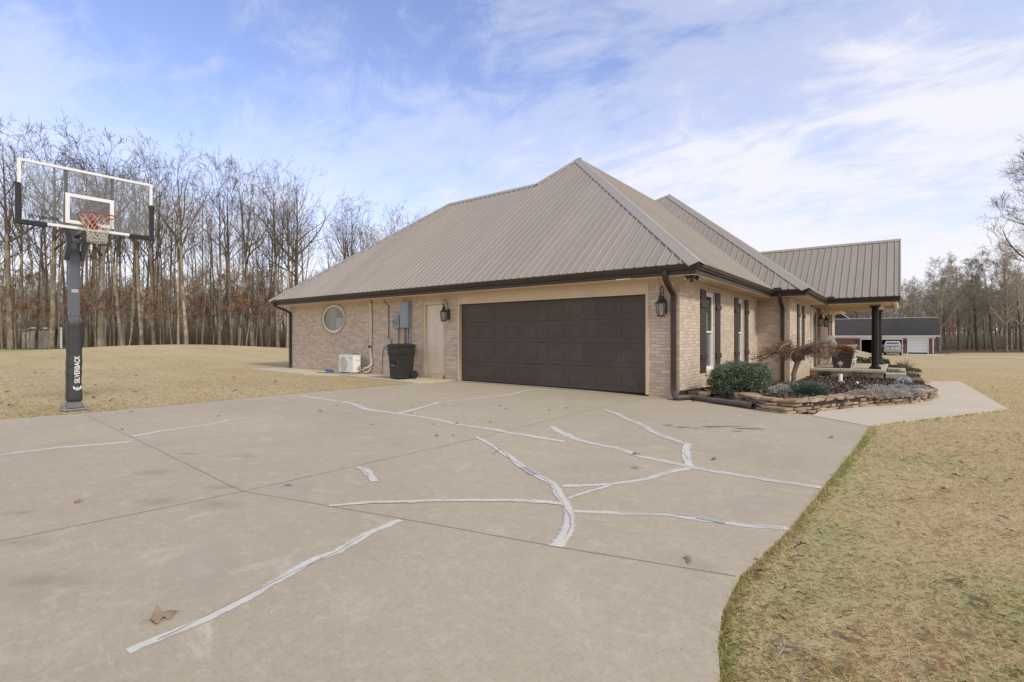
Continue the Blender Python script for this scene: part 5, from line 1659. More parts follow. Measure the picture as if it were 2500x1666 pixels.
# stones: dry stacked border
def stone_mesh(l, d, h, seed, flat=False):
    bm = bmesh.new(); bmesh.ops.create_cube(bm, size=1.0)
    bmesh.ops.subdivide_edges(bm, edges=bm.edges[:], cuts=3, use_grid_fill=True)
    sv = Vector((seed * 7.7, seed * 3.3, seed))
    for v in bm.verts:
        c = v.co.copy()
        q = (abs(c.x * 2) ** 6 + abs(c.y * 2) ** 6 + abs(c.z * 2) ** 6) ** (1 / 6)
        c = c / max(q, .6) * 1.0 if q > 0 else c
        p = Vector((c.x * l, c.y * d, c.z * h))
        n1 = mnoise.noise_vector(p * 6 + sv) ; n2 = mnoise.noise_vector(p * 18 + sv)
        p += Vector((n1.x * .18 * l, n1.y * .18 * d, n1.z * .25 * h)) * .55 + Vector((n2.x, n2.y, n2.z)) * min(.012, h * .16)
        # slanting break faces
        p.x += p.z * .35 * mnoise.noise(sv * 1.3)
        v.co = p
    me = bpy.data.meshes.new('stone'); bm.to_mesh(me); bm.free()
    me.materials.append(M['stone'])
    return me


border = thing('stone_border', 'low dry stacked border of tan and rust field stones around the flower bed', 'stone border')
segs = []; acc = 0
for i in range(len(outer) - 1):
    l = (outer[i + 1] - outer[i]).length; segs.append((acc, acc + l, outer[i], outer[i + 1])); acc += l
def along(s):
    for (a, b, p, q) in segs:
        if a <= s <= b: return p.lerp(q, (s - a) / (b - a)), (q - p).normalized()
    return segs[-1][3], (segs[-1][3] - segs[-1][2]).normalized()
def put_stone(p, t, l, d, h, z, seed, tilt=.06, mi=[0]):
    me = stone_mesh(l, d, h, seed)
    o = bpy.data.objects.new('stone', me); COL.objects.link(o); o.parent = border
    o.location = (p.x, p.y, z + h / 2)
    o.rotation_euler = (rng.uniform(-tilt, tilt), rng.uniform(-tilt, tilt), math.atan2(t.y, t.x) + rng.uniform(-.12, .12))
front_len = sum(b - a for a, b, p, q in segs[:len(edge) - 1])
nst = 0; seed = 1
ramp_in = 1.15      # the wall rises from one stone at the house to full height here
for course in range(4):
    s = (.12 if course == 0 else 0) + rng.uniform(0, .1)
    while s < front_len + (.45 if course < 3 else .3):
        l = rng.uniform(.18, .38) if course < 3 else rng.uniform(.28, .52)
        if course < 3 and rng.random() < .3: l *= .6
        hgt = min(1.0, .25 + s / ramp_in)
        zt = .05 + .135 * 1
        p, t = along(min(s + l / 2, acc)); nrm = Vector((-t.y, t.x, 0))
        base = zpave(p.x, p.y) - .01
        tot_h = (zsoil(p.x, p.y) + .045 - base) * (.62 + .38 * hgt)
        lay = [.0, .26, .50, .76, 1.0]
        if course in (0, 1) and hgt < .62: s += l; continue
        z0 = base + tot_h * lay[course]; h = tot_h * (lay[course + 1] - lay[course]) * rng.uniform(.78, 1.12)
        inset = .05 + .02 * course + rng.uniform(-.02, .035) - (.05 if course == 3 else 0)
        d = rng.uniform(.18, .26) if course < 3 else rng.uniform(.26, .36)
        put_stone(p + nrm * (inset + d / 2 - .06), t, l, d, h * 1.04, z0, seed, .05 if course < 3 else .09); seed += 1; nst += 1
        s += l * rng.uniform(.97, 1.06)
s = front_len + .3
while s < acc:
    l = rng.uniform(.42, .72)
    p, t = along(min(s + l / 2, acc)); nrm = Vector((-t.y, t.x, 0))
    base = zpave(p.x, p.y) - .02
    for c in range(2):
        if nst >= 99: break
        h = rng.uniform(.06, .09)
        put_stone(p + nrm * (.12 + rng.uniform(-.04, .06)), t, l, rng.uniform(.25, .36), h, base + c * .075, seed, .12); seed += 1; nst += 1
    s += l * .95
print('stones', nst)
# a few loose ones by the house corner and the step
for (x, y, z, l, d, h, lb) in ((-3.36, 10.62, .0, .30, .15, .06, 'flat tan slab at the house corner behind the drain hose'), (-3.12, 10.42, .0, .24, .13, .08, 'tilted rust coloured stone behind the drain hose near the house corner'), (.32, 21.2, -.26, .55, .45, .07, 'pale flat stepping stone at the far end of the flower bed')):
    me = stone_mesh(l, d, h, seed); seed += 1
    o = bpy.data.objects.new('loose_stone', me); COL.objects.link(o); o.location = (x, y, z + h / 2); o.rotation_euler = (.1, -.12, .2)
    tag(o, lb, 'stone')


# ------------------------------------------------------------------ foliage helpers
def leaves(name, pts, nrm, l, w, mat, parent=None, tint=None, jit=.7, droop=0.0, lens=None):
    """small two-triangle leaves at pts, roughly along nrm"""
    n = len(pts); P = np.asarray(pts, float); Nn = np.asarray(nrm, float)
    d = Nn + nrg.normal(0, jit, (n, 3)); d[:, 2] -= droop; d /= np.linalg.norm(d, axis=1, keepdims=True)
    r = nrg.normal(0, 1, (n, 3)); s = np.cross(d, r); s /= np.linalg.norm(s, axis=1, keepdims=True)
    ll = (nrg.uniform(.7, 1.3, n) * l)[:, None] if lens is None else lens[:, None]
    ww = (nrg.uniform(.7, 1.3, n) * w)[:, None]
    up = np.cross(s, d)
    V = np.stack([P, P + d * ll * .5 + s * ww + up * ww * .3, P + d * ll, P + d * ll * .5 - s * ww + up * ww * .3], 1).reshape(-1, 3)
    me = bpy.data.meshes.new(name)
    me.vertices.add(4 * n); me.vertices.foreach_set('co', V.ravel())
    me.loops.add(4 * n); me.loops.foreach_set('vertex_index', np.arange(4 * n))
    me.polygons.add(n); me.polygons.foreach_set('loop_start', np.arange(0, 4 * n, 4)); me.polygons.foreach_set('loop_total', np.full(n, 4))
    me.update(); me.validate()
    if tint is None: tint = nrg.random(n)
    a = me.attributes.new('tint', 'FLOAT', 'POINT'); a.data.foreach_set('value', np.repeat(np.clip(tint, 0, 1), 4))
    me.materials.append(mat)
    o = bpy.data.objects.new(name, me); COL.objects.link(o)
    if parent: o.parent = parent
    return o


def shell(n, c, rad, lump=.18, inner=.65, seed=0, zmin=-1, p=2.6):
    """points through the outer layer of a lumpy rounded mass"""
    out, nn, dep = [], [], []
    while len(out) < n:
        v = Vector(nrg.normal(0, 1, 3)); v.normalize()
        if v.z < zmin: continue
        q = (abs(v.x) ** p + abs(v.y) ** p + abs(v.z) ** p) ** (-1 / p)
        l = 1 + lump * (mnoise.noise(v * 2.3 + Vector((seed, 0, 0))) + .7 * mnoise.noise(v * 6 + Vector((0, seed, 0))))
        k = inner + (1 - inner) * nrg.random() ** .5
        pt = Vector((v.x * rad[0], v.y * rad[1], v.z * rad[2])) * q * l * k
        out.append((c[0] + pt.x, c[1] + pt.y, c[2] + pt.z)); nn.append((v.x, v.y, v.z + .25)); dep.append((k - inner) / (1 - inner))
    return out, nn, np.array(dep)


# clipped boxwood by the windows
bx_ = thing('boxwood_shrub', 'rounded dark green clipped shrub beneath the shuttered windows, front of the flower bed', 'shrub', (-2.58, 11.0, zsoil(-2.58, 11.0)))
p, nn, dp = shell(24000, (0, 0, .22), (.50, .72, .345), .24, .58, 3, -.75, 3.3)
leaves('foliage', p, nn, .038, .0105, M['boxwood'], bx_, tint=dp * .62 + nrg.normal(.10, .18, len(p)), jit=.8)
m = MB()
for k in range(60):
    a = rng.uniform(0, 6.28); e = rng.uniform(.2, 1.3)
    m.tube([(rng.uniform(-.08, .08), rng.uniform(-.1, .1), -.05), (.25 * math.cos(a), .35 * math.sin(a), .15 + .1 * e), (.48 * math.cos(a), .66 * math.sin(a), .12 + .35 * math.sin(e))], [.009, .006, .003], 5)
m.build('stems', M['maple_bark'], bx_)
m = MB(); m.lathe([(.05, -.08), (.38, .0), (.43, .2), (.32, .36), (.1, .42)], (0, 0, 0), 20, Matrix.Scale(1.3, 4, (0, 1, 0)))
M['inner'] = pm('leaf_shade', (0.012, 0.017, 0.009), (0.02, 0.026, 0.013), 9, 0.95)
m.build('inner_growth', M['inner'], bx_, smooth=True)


def low_plant(name, label, cat, loc, rad, n, l, w, mat, inner=.3, jit=.6, group=None, kind=None, seed=1, lump=.3):
    p, nn, dp = shell(n, (0, 0, rad[2] * .15), rad, lump, inner, seed, -.1)
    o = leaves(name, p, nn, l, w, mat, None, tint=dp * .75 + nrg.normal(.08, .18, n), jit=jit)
    o.location = (loc[0], loc[1], zsoil(loc[0], loc[1]))
    return tag(o, label, cat, group, kind)


low_plant('juniper', 'low blue green juniper mound between the silver ground cover patches', 'juniper', GS(1972, 966), (.34, .30, .19), 5200, .055, .005, M['juniper'], .25, .5, seed=5)
low_plant('silver_groundcover', 'small patch of silver grey ground cover beside the clipped shrub', 'ground cover', GS(1912, 962), (.26, .36, .13), 4200, .04, .0045, M['silver'], .3, .6, kind='stuff', seed=9)
def patch(name, label, cat, centres, rad, n, l, w, mat, kind='stuff', lump=.3):
    P, Nn, D = [], [], []
    for i, (x, y) in enumerate(centres):
        r = [k * rng.uniform(.75, 1.25) for k in rad]
        p, nn, dp = shell(n, (x, y, zsoil(x, y) + r[2] * .1), r, lump, .3, i * 1.7, -.1)
        P += p; Nn += nn; D.append(dp)
    D = np.concatenate(D)
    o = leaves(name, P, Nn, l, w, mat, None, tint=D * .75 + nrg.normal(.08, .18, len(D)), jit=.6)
    return tag(o, label, cat, None, kind)
cent = [GS(u, v)[:2] for u, v in ((2105, 968), (2140, 968), (2180, 967), (2220, 965), (2150, 953), (2195, 951), (2240, 955))]
patch('silver_groundcover', 'wide carpet of silver grey ground cover along the stone border', 'ground cover', cent, (.22, .25, .10), 1700, .042, .0048, M['silver'])
patch('rosemary', 'dark green spreading ground cover in front of the porch step', 'ground cover', [GS(u, v)[:2] for u, v in ((2085, 921), (2105, 922), (2128, 920), (2150, 920), (2172, 919), (2190, 921), (2120, 915), (2160, 914))], (.32, .34, .20), 900, .07, .008, M['rosemary'])
patch('green_groundcover', 'green and grey creeping plants on the stones at the far end of the bed', 'ground cover', [GS(u, v)[:2] for u, v in ((2172, 902), (2190, 903), (2210, 905), (2200, 899), (2225, 909))], (.30, .40, .16), 700, .07, .009, M['rosemary'])
low_plant('dusty_miller', 'small whitish silver leaved plant near the right end of the flower bed', 'plant', GS(2206, 936), (.19, .19, .14), 420, .07, .012, M['dusty'], .2, .8, seed=14)


def tuft(name, label, loc, n, l, w, mat, spread=.9, cat='grass plant', zf=zsoil):
    d = nrg.normal(0, spread, (n, 3)); d[:, 2] = 1.0
    p = nrg.normal(0, .035, (n, 3)); p[:, 2] = 0
    o = leaves(name, p, d, l, w, mat, None, jit=.12)
    o.location = (loc[0], loc[1], zf(loc[0], loc[1]))
    return tag(o, label, cat)
tuft('fescue_tuft', 'blue green grass tuft below the left end of the porch slab', GS(2015, 919), 700, .26, .005, M['fescue'])
tuft('fescue_tuft', 'blue green grass tuft beside the white stake below the porch slab', GS(2072, 919), 600, .24, .005, M['fescue'])
tuft('dry_grass_clump', 'spiky dry ornamental grass beyond the porch step', GS(2207, 902), 110, .52, .006, M['drygrass'], .75)

# white stake with a little metal flower
st = thing('garden_stake', 'white post with a small metal flower standing before the porch slab', 'garden ornament', (-1.43, 18.2, zsoil(-1.43, 18.2)))
m = MB(); m.lathe([(.055, -.05), (.055, .27), (.05, .28)], (0, 0, 0), 16); m.build('post', M['white'], st, smooth=True, shade_angle=40)
m = MB(); m.tube([(0, 0, .27), (.01, 0, .45), (0, .0, .62)], .008, 6); m.build('rod', M['galv'], st)
m = MB()
for k in range(6):
    a = 2 * math.pi * k / 6; m.quad((0, 0, .62), (.05 * math.cos(a), -.01, .62 + .05 * math.sin(a)), (.085 * math.cos(a + .35), -.015, .62 + .085 * math.sin(a + .35)), (.04 * math.cos(a + .7), 0, .62 + .04 * math.sin(a + .7)))
m.build('flower', M['chair'], st)
m = MB(); m.lathe([(.0, .0), (.03, .012), (.045, .045), (.03, .078), (0, .09)], (-.95, 17.1, zsoil(-1, 17.1) + .02), 18, cap=False)
tag(m.build('garden_globe', M['chair'], smooth=True), 'small pale glass globe on the mulch before the green ground cover', 'garden ornament')
m = MB(); m.lathe([(.0, .0), (.03, .01), (.045, .04), (.03, .08), (0, .09)], (-1.30, 17.4, zsoil(-1.3, 17.4) + .01), 14, cap=False)
tag(m.build('garden_globe', M['dusty'], smooth=True), 'tiny pale globe on the mulch at the foot of the white stake', 'garden ornament')

# ------------------------------------------------------------------ weeping maple
mp_ = thing('weeping_maple', 'small leafless weeping maple with crooked trunk and umbrella of fine brown twigs', 'tree', (-1.98, 13.3, zsoil(-1.98, 13.3) - .03))
Rv = Vector((RT.x, RT.y, 0)); Fv = Vector((FW.x, FW.y, 0))
def wp(a, b, z): return Rv * a + Fv * b + Vector((0, 0, z))
m = MB()
m.tube([wp(0, 0, 0), wp(.0, 0, .12), wp(.03, .01, .26), wp(.02, 0, .36), wp(.06, .02, .46), wp(.10, .02, .58), wp(.13, .02, .66)], [.062, .052, .050, .055, .048, .055, .05], 12)
m.build('trunk', M['maple_bark'], mp_, smooth=True)
mt_ = MB(); tw = MB()
r2 = random.Random(5)
limbs = []
for k in range(15):
    a = 2 * math.pi * k / 15 + r2.uniform(-.2, .2)
    reach = r2.uniform(.45, .98); up = r2.uniform(.24, .56)
    if math.cos(a) > .6: reach *= 1.15
    q = [wp(.12, .02, r2.uniform(.58, .66))]
    for s in (.25, .5, .75, 1.0):
        q.append(wp(.12 + math.cos(a) * reach * s + r2.uniform(-.04, .04), math.sin(a) * reach * s * .9 + r2.uniform(-.04, .04), .66 + up * math.sin(min(1, s * 1.15) * math.pi * .62) - .24 * s * s * s + r2.uniform(-.04, .04)))
    mt_.tube(catmull(q, 4), [.026 - .018 * i / 16 for i in range(17)], 6); limbs.append(catmull(q, 4))
for q in limbs:
    for _ in range(27):
        i = r2.randrange(4, len(q)); b = q[i]
        a = r2.uniform(0, 6.28); l = r2.uniform(.10, .34)
        d = Vector((math.cos(a), math.sin(a), r2.uniform(-.1, .7)))
        c1 = b + d * l * .4; c2 = b + Vector((d.x, d.y, d.z * .3)) * l * .8; c3 = b + Vector((d.x * l, d.y * l, d.z * .1 * l - l * r2.uniform(-.5, .6)))
        tw.tube([b, c1, c2, c3], [.0065, .0052, .0044, .0034], 4, cap=False)
        for _ in range(2):
            e = c1.lerp(c3, r2.random()); a2 = r2.uniform(0, 6.28); l2 = r2.uniform(.06, .16)
            tw.tube([e, e + Vector((math.cos(a2) * l2 * .6, math.sin(a2) * l2 * .6, .02)), e + Vector((math.cos(a2) * l2, math.sin(a2) * l2, -l2 * r2.uniform(-.6, .7)))], [.0050, .0042, .0034], 3, cap=False)
mt_.build('branches', M['maple_bark'], mp_, smooth=True)
tw.build('crown', M['maple_twig'], mp_, fixn=False)

# ------------------------------------------------------------------ porch furniture
pl = thing('porch_planter', 'tall tapered dark planter with dry brown ferns on the porch', 'planter', (-1.72, 22.55, .021))
m = MB()
for k in range(7):
    z0, z1 = k * .088, k * .088 + .083; a0, a1 = .225 + .10 * z0 / .62, .225 + .10 * z1 / .62
    m.hexa([(-a0, -a0, z0), (a0, -a0, z0), (a0, a0, z0), (-a0, a0, z0), (-a1, -a1, z1), (a1, -a1, z1), (a1, a1, z1), (-a1, a1, z1)])
m.build('planter_wall', M['planter'], pl, bevel=0.006)
m = MB(); m.box(-.30, .30, -.30, .30, .57, .59); m.build('potting_soil', M['soil'], pl)
m = MB()
for sx in (-1, 1):
    for sy in (-1, 1):
        m.hexa([(sx * .225 - .025, sy * .225 - .025, 0), (sx * .225 + .025, sy * .225 - .025, 0), (sx * .225 + .025, sy * .225 + .025, 0), (sx * .225 - .025, sy * .225 + .025, 0), (sx * .325 - .025, sy * .325 - .025, .625), (sx * .325 + .025, sy * .325 - .025, .625), (sx * .325 + .025, sy * .325 + .025, .625), (sx * .325 - .025, sy * .325 + .025, .625)])
m.build('corner_post', M['planter_dark'], pl, bevel=0.004)
d = nrg.normal(0, 1.0, (1500, 3)); d[:, 2] = np.abs(d[:, 2]) * .6
p = nrg.normal(0, .15, (1500, 3)); p[:, 2] = .60 + np.abs(nrg.normal(0, .07, 1500))
leaves('dry_fern', p, d, .20, .012, M['dry'], pl, jit=.4, droop=.35)


def adirondack(label, loc, rz):
    c = thing('adirondack_chair', label, 'chair', loc, rz, 'white porch chairs')
    # facing local +x
    hgt = .56
    m = MB()
    for k in range(7):
        y0 = -.25 + k * .0725
        m.hexa([(-.22 + .0, y0, hgt - .06), (-.19, y0, hgt - .06), (-.19, y0 + .062, hgt - .06), (-.22, y0 + .062, hgt - .06), (-.50, y0 * 1.12, 1.26 - .10 * abs(k - 3) / 3 * .6), (-.475, y0 * 1.12, 1.26 - .10 * abs(k - 3) / 3 * .6), (-.475, y0 * 1.12 + .066, 1.26 - .10 * abs(k - 3) / 3 * .6), (-.50, y0 * 1.12 + .066, 1.26 - .10 * abs(k - 3) / 3 * .6)])
    m.build('backrest', M['chair'], c, bevel=0.006)
    m = MB()
    for k in range(6):
        x0 = -.2 + k * .085; z = hgt - .05 + k * .012
        m.box(x0, x0 + .075, -.26, .26, z, z + .022)
    m.build('seat', M['chair'], c, bevel=0.005)
    for sy in (-1, 1):
        m = MB(); m.box(-.34, .40, sy * .31 - .07, sy * .31 + .07, .80, .825); m.build('armrest', M['chair'], c, bevel=0.008)
        m = MB(); m.hexa([(.26, sy * .30 - .02, 0), (.36, sy * .30 - .02, 0), (.36, sy * .30 + .02, 0), (.26, sy * .30 + .02, 0), (.24, sy * .30 - .02, .80), (.33, sy * .30 - .02, .80), (.33, sy * .30 + .02, .80), (.24, sy * .30 + .02, .80)]); m.build('leg', M['chair'], c, bevel=0.005)
        m = MB(); m.hexa([(-.52, sy * .27 - .02, 0), (-.42, sy * .27 - .02, 0), (-.42, sy * .27 + .02, 0), (-.52, sy * .27 + .02, 0), (-.30, sy * .27 - .02, .80), (-.22, sy * .27 - .02, .80), (-.22, sy * .27 + .02, .80), (-.30, sy * .27 + .02, .80)]); m.build('leg', M['chair'], c, bevel=0.005)
    m = MB(); m.box(.27, .345, -.28, .28, .16, .20); m.box(.30, .42, -.27, .27, .24, .262); m.build('footrest', M['chair'], c, bevel=0.005)
    return c
ch = adirondack('tall white slatted porch chair nearest the planter', (-1.86, 24.6, .021), R(-14))
dup(ch, (-1.86, 26.0, .021), R(-2), 'white slatted porch chair behind the first one on the porch')
# clipped hedge plants beyond the porch
def bush(label, x, y, r, n=2600, mat='rosemary', z=None, name='bush'):
    p, nn, dp = shell(n, (0, 0, r[2] * .8), r, .22, .6, x, -.9)
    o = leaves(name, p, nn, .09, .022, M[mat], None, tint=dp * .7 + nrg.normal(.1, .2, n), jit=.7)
    o.location = (x, y, zland(x, y)); return tag(o, label, 'bush')
bush('dark green bush beyond the porch, left of the black columns', -1.9, 31.2, (.55, .55, .36))
bush('dark green bush beyond the porch, just behind the front black column', -.95, 31.6, (.55, .55, .34))
# ------------------------------------------------------------------ neighbour's brick garage far across the lawn
def far_garage():
    Y = 88.0; zb = zland(-1, Y) + .02; H = 2.40
    g = thing('far_garage', 'red brick three bay garage with charcoal shingle roof far across the lawn', 'garage', (-2, Y, zb))
    X = lambda x: x + 2
    def bwall(x0, x1, z0, z1):
        m = MB(); m.box(X(x0), X(x1), 0, .3, z0, z1)
        m.uv = [[(0, 0), (.1, 0), (.1, .1), (0, .1)]] * 6
        m.uv[2] = [(x0, z0), (x1, z0), (x1, z1), (x0, z1)]
        return m.build('wall', M['red_brick'], g, fixn=False)
    for a, b in ((-9.5, -4.5), (.32, .80), (3.08, 3.75)): bwall(a, b, -.3, 2.12)
    m = MB(); m.quad((X(3.75), 0, -.3), (X(3.75), 8, -.3), (X(3.75), 8, 2.12), (X(3.75), 0, 2.12), [(0, 0), (8, 0), (8, 2.4), (0, 2.4)]); m.build('wall', M['red_brick'], g, fixn=False)
    m = MB()
    m.box(X(-9.6), X(3.8), -.02, .28, 2.121, 2.40)
    for a, b in ((-4.5, -4.40), (.22, .32), (.80, .90), (2.98, 3.08)): m.box(X(a), X(b), -.03, .25, -.02, 2.12)
    m.box(X(-4.40), X(.22), -.025, .24, 1.93, 2.12); m.box(X(.90), X(2.98), -.025, .24, 1.90, 2.12)
    m.build('white_trim', M['white'], g)
    m = MB(); m.box(X(-10.2), X(4.25), -.42, -.34, 2.36, 2.50); m.box(X(-10.2), X(4.25), -.34, .0, 2.405, 2.42); m.build('gutter', M['white'], g)
    # open bay: dark room
    m = MB(); m.quad((X(-9.4), 7.5, 0), (X(3.7), 7.5, 0), (X(3.7), 7.5, 2.4), (X(-9.4), 7.5, 2.4)); m.quad((X(-9.4), .3, 2.41), (X(3.7), .3, 2.41), (X(3.7), 7.5, 2.41), (X(-9.4), 7.5, 2.41)); m.quad((X(-4.5), .3, 0), (X(-4.5), 7.5, 0), (X(-4.5), 7.5, 2.4), (X(-4.5), .3, 2.4)); m.quad((X(.4), .3, 0), (X(.4), 7.5, 0), (X(.4), 7.5, 2.4), (X(.4), .3, 2.4))
    m.quad((X(-9.4), .0, .012), (X(3.7), .0, .012), (X(3.7), 7.5, .012), (X(-9.4), 7.5, .012))
    m.build('bay_interior', M['dark'], g, fixn=False)
    m = MB()
    for r in range(4): m.box(X(.90), X(2.98), .1, .14, .18 + r * .43, .18 + r * .43 + .42)
    m.build('garage_door', M['white'], g, bevel=.01)
    # roof
    y0, z0, yr, zrr, y1 = -.42, 2.46, 3.9, 5.05, 8.3
    m = MB()
    m.add([(X(-10.2), y0, z0), (X(4.25), y0, z0), (X(4.25), yr, zrr), (X(-10.2), yr, zrr), (X(-10.2), y1, z0), (X(4.25), y1, z0)], [(0, 1, 2, 3), (3, 2, 5, 4)])
    rf = m.build('roof', M['shingle'], g)
    m = MB(); m.box(X(-10.2), X(4.25), yr - .12, yr + .12, zrr - .02, zrr + .05); m.build('ridge_cap', M['white'], rf)
    m = MB(); m.add([(X(3.75), 0, 2.4), (X(3.75), 8, 2.4), (X(3.75), yr, zrr - .2)], [(0, 1, 2)]); m.build('gable', M['white'], g)
    for x in (-4.95, .56):
        m = MB(); m.box(X(x) - .09, X(x) + .09, -.22, -.005, 1.45, 1.78); m.tube([(X(x), -.0, 1.85), (X(x), -.12, 1.9), (X(x), -.12, 1.78)], .03, 6); m.build('wall_lamp', M['black'], g)
    m = MB(); m.box(X(3.48), X(3.60), -.12, -.005, 0.05, 2.4); m.box(X(3.48), X(3.60), -.5, -.12, .05, .14); m.build('downspout', M['white'], g)
    # taller house part behind, only its gables and roof show
    hs = thing('far_house', 'dark roofed house with pale gable trim behind the red brick garage', 'house', (-9.5, 98, zb))
    m = MB()
    for cx, w, zr_ in ((-.9, 4.2, 6.35), (1.6, 4.2, 6.45)):
        m.add([(cx - w, 0, 3.1), (cx + w, 0, 3.1), (cx, 0, zr_), (cx - w, 9, 3.1), (cx + w, 9, 3.1), (cx, 9, zr_)], [(0, 3, 5, 2), (1, 2, 5, 4), (0, 2, 1)])
    m.build('roof', M['shingle'], hs)
    m = MB()
    for cx, w, zr_ in ((-.9, 4.2, 6.35), (1.6, 4.2, 6.45)):
        for sg in (-1, 1):
            m.hexa([(cx + sg * w, -.06, 2.98), (cx + sg * w, -.02, 2.98), (cx, -.02, zr_ - .12), (cx, -.06, zr_ - .12), (cx + sg * w, -.06, 3.12), (cx + sg * w, -.02, 3.12), (cx, -.02, zr_ + .03), (cx, -.06, zr_ + .03)])
    m.build('gable_trim', M['white'], hs)
    m = MB(); m.box(-5, 5.6, .1, 8.9, -.2, 3.1); m.build('wall', M['red_brick'], hs)


far_garage()
tag(sheet('far_drive', [(-10, 79.5), (4.2, 79.5), (60, 66), (60, 69), (4.6, 82.6), (4.6, 88.2), (-10, 88.2)], zland, M['walk'], [((x, 0, 0), (1, 0, 0)) for x in (-7, -3.4, 0, 10, 20, 30, 45)] + [((0, y, 0), (0, 1, 0)) for y in (66, 70, 74, 78)], skirt=.1, lift=.02), kind='structure')
tag(sheet('far_road', [(40, 112), (140, 88), (140, 91), (40, 116)], zland, M['porch_concrete'], [((x, 0, 0), (1, 0, 0)) for x in (60, 80, 100, 120)], skirt=.1, lift=.12), kind='structure')


def make_suv():
    Yc = 79.0; x = -.72
    c = thing('parked_suv', 'silver grey suv parked with its back to us before the open garage bay', 'car', (x, Yc, zland(x, Yc) + .02))
    def loft(secs):     # secs: (y, [(x,z)...]) symmetric profile, mirrored
        m = MB(); n = None; vs = []
        for y, pr in secs:
            full = [(a, z) for a, z in pr] + [(-a, z) for a, z in reversed(pr)]
            n = len(full); vs += [(a, y, z) for a, z in full]
        fs = [(i * n + k, i * n + (k + 1) % n, (i + 1) * n + (k + 1) % n, (i + 1) * n + k) for i in range(len(secs) - 1) for k in range(n)]
        fs += [tuple(reversed(range(n))), tuple(range((len(secs) - 1) * n, len(secs) * n))]
        m.add(vs, fs); return m
    lo = [(.78, .34), (.89, .45), (.92, .75), (.90, .98), (.86, 1.04)]
    m = loft([(0.0, [(a * .97, z) for a, z in lo]), (.06, lo), (2.9, lo), (3.1, [(a, min(z, 1.03)) for a, z in lo]), (4.45, [(a * .95, z * .98 if z > .9 else z) for a, z in lo]), (4.65, [(a * .85, z * .9 if z > .9 else z) for a, z in lo])])
    m.build('body', M['carpaint'], c, smooth=True, shade_angle=40, bevel=.015)
    up = lambda w0, w1, z0, z1: [(w0, z0), ((w0 + w1) / 2 + .02, (z0 + z1) / 2), (w1, z1 - .06), (w1 - .09, z1)]
    m = loft([(.04, up(.86, .80, 1.02, 1.35)), (.16, up(.86, .74, 1.03, 1.72)), (.4, up(.86, .72, 1.03, 1.78)), (2.2, up(.86, .72, 1.03, 1.79)), (2.5, up(.86, .72, 1.03, 1.74)), (3.3, up(.86, .82, 1.03, 1.12))])
    m.build('cabin', M['carpaint'], c, smooth=True, shade_angle=40)
    m = MB(); m.add([(-.66, .052, 1.10), (.66, .052, 1.10), (.58, .118, 1.60), (-.58, .118, 1.60), (-.66, .03, 1.10), (.66, .03, 1.10), (.58, .09, 1.61), (-.58, .09, 1.61)], [(4, 5, 6, 7), (0, 1, 5, 4), (1, 2, 6, 5), (2, 3, 7, 6), (3, 0, 4, 7)]); m.build('rear_window', M['carglass'], c)
    for sx in (-1, 1):
        m = MB(); m.add([(sx * .868, .35, 1.1), (sx * .868, 2.9, 1.1), (sx * .79, 2.3, 1.6), (sx * .79, .5, 1.6)], [(0, 1, 2, 3)]); m.build('side_window', M['carglass'], c)
        m = MB(); m.box(sx * .87 - .06, sx * .87 + .06, -.012, .1, .74, 1.02); m.build('tail_light', M['taillight'], c, bevel=.01)
        m = MB(); m.box(sx * 1.0 - .11, sx * 1.0 + .11, 2.75, 2.87, 1.07, 1.25); m.box(sx * .9 - .06, sx * .9 + .06, 2.78, 2.84, 1.08, 1.13); m.build('wing_mirror', M['carpaint'], c, bevel=.02)
        for y in (.95, 3.75):
            Rw = Matrix.Rotation(R(90), 4, 'Y')
            m = MB(); m.lathe([(.2, -.12), (.34, -.12), (.37, -.08), (.37, .08), (.34, .12), (.2, .12)], (sx * .80, y, .37), 28, Rw); w = m.build('wheel', M['rubber'], c, smooth=True, shade_angle=40)
            m = MB(); m.lathe([(.0, .121 * sx), (.19, .118 * sx), (.22, .09 * sx)], (sx * .80, y, .37), 20, Rw, cap=False); m.build('rim', M['galv'], w)
        m = MB(); m.tube([(sx * .62, .5, 1.80), (sx * .62, .6, 1.85), (sx * .62, 2.1, 1.86), (sx * .62, 2.2, 1.80)], .02, 6); m.build('roof_rail', M['cartrim'], c)
    m = MB(); m.box(-.90, .90, -.10, .12, .42, .68); m.build('rear_bumper', M['cartrim'], c, bevel=.03)
    m = MB(); m.box(-.25, .25, -.02, .02, .80, .98); pb = m.build('plate_recess', M['black'], c, bevel=.006)
    m = MB(); m.box(-.155, .155, -.026, -.021, .82, .95); m.build('licence_plate', M['white'], pb)
    m = MB(); m.box(-.6, .6, .1, 4.3, .25, .36); m.build('underbody', M['rubber'], c)


make_suv()

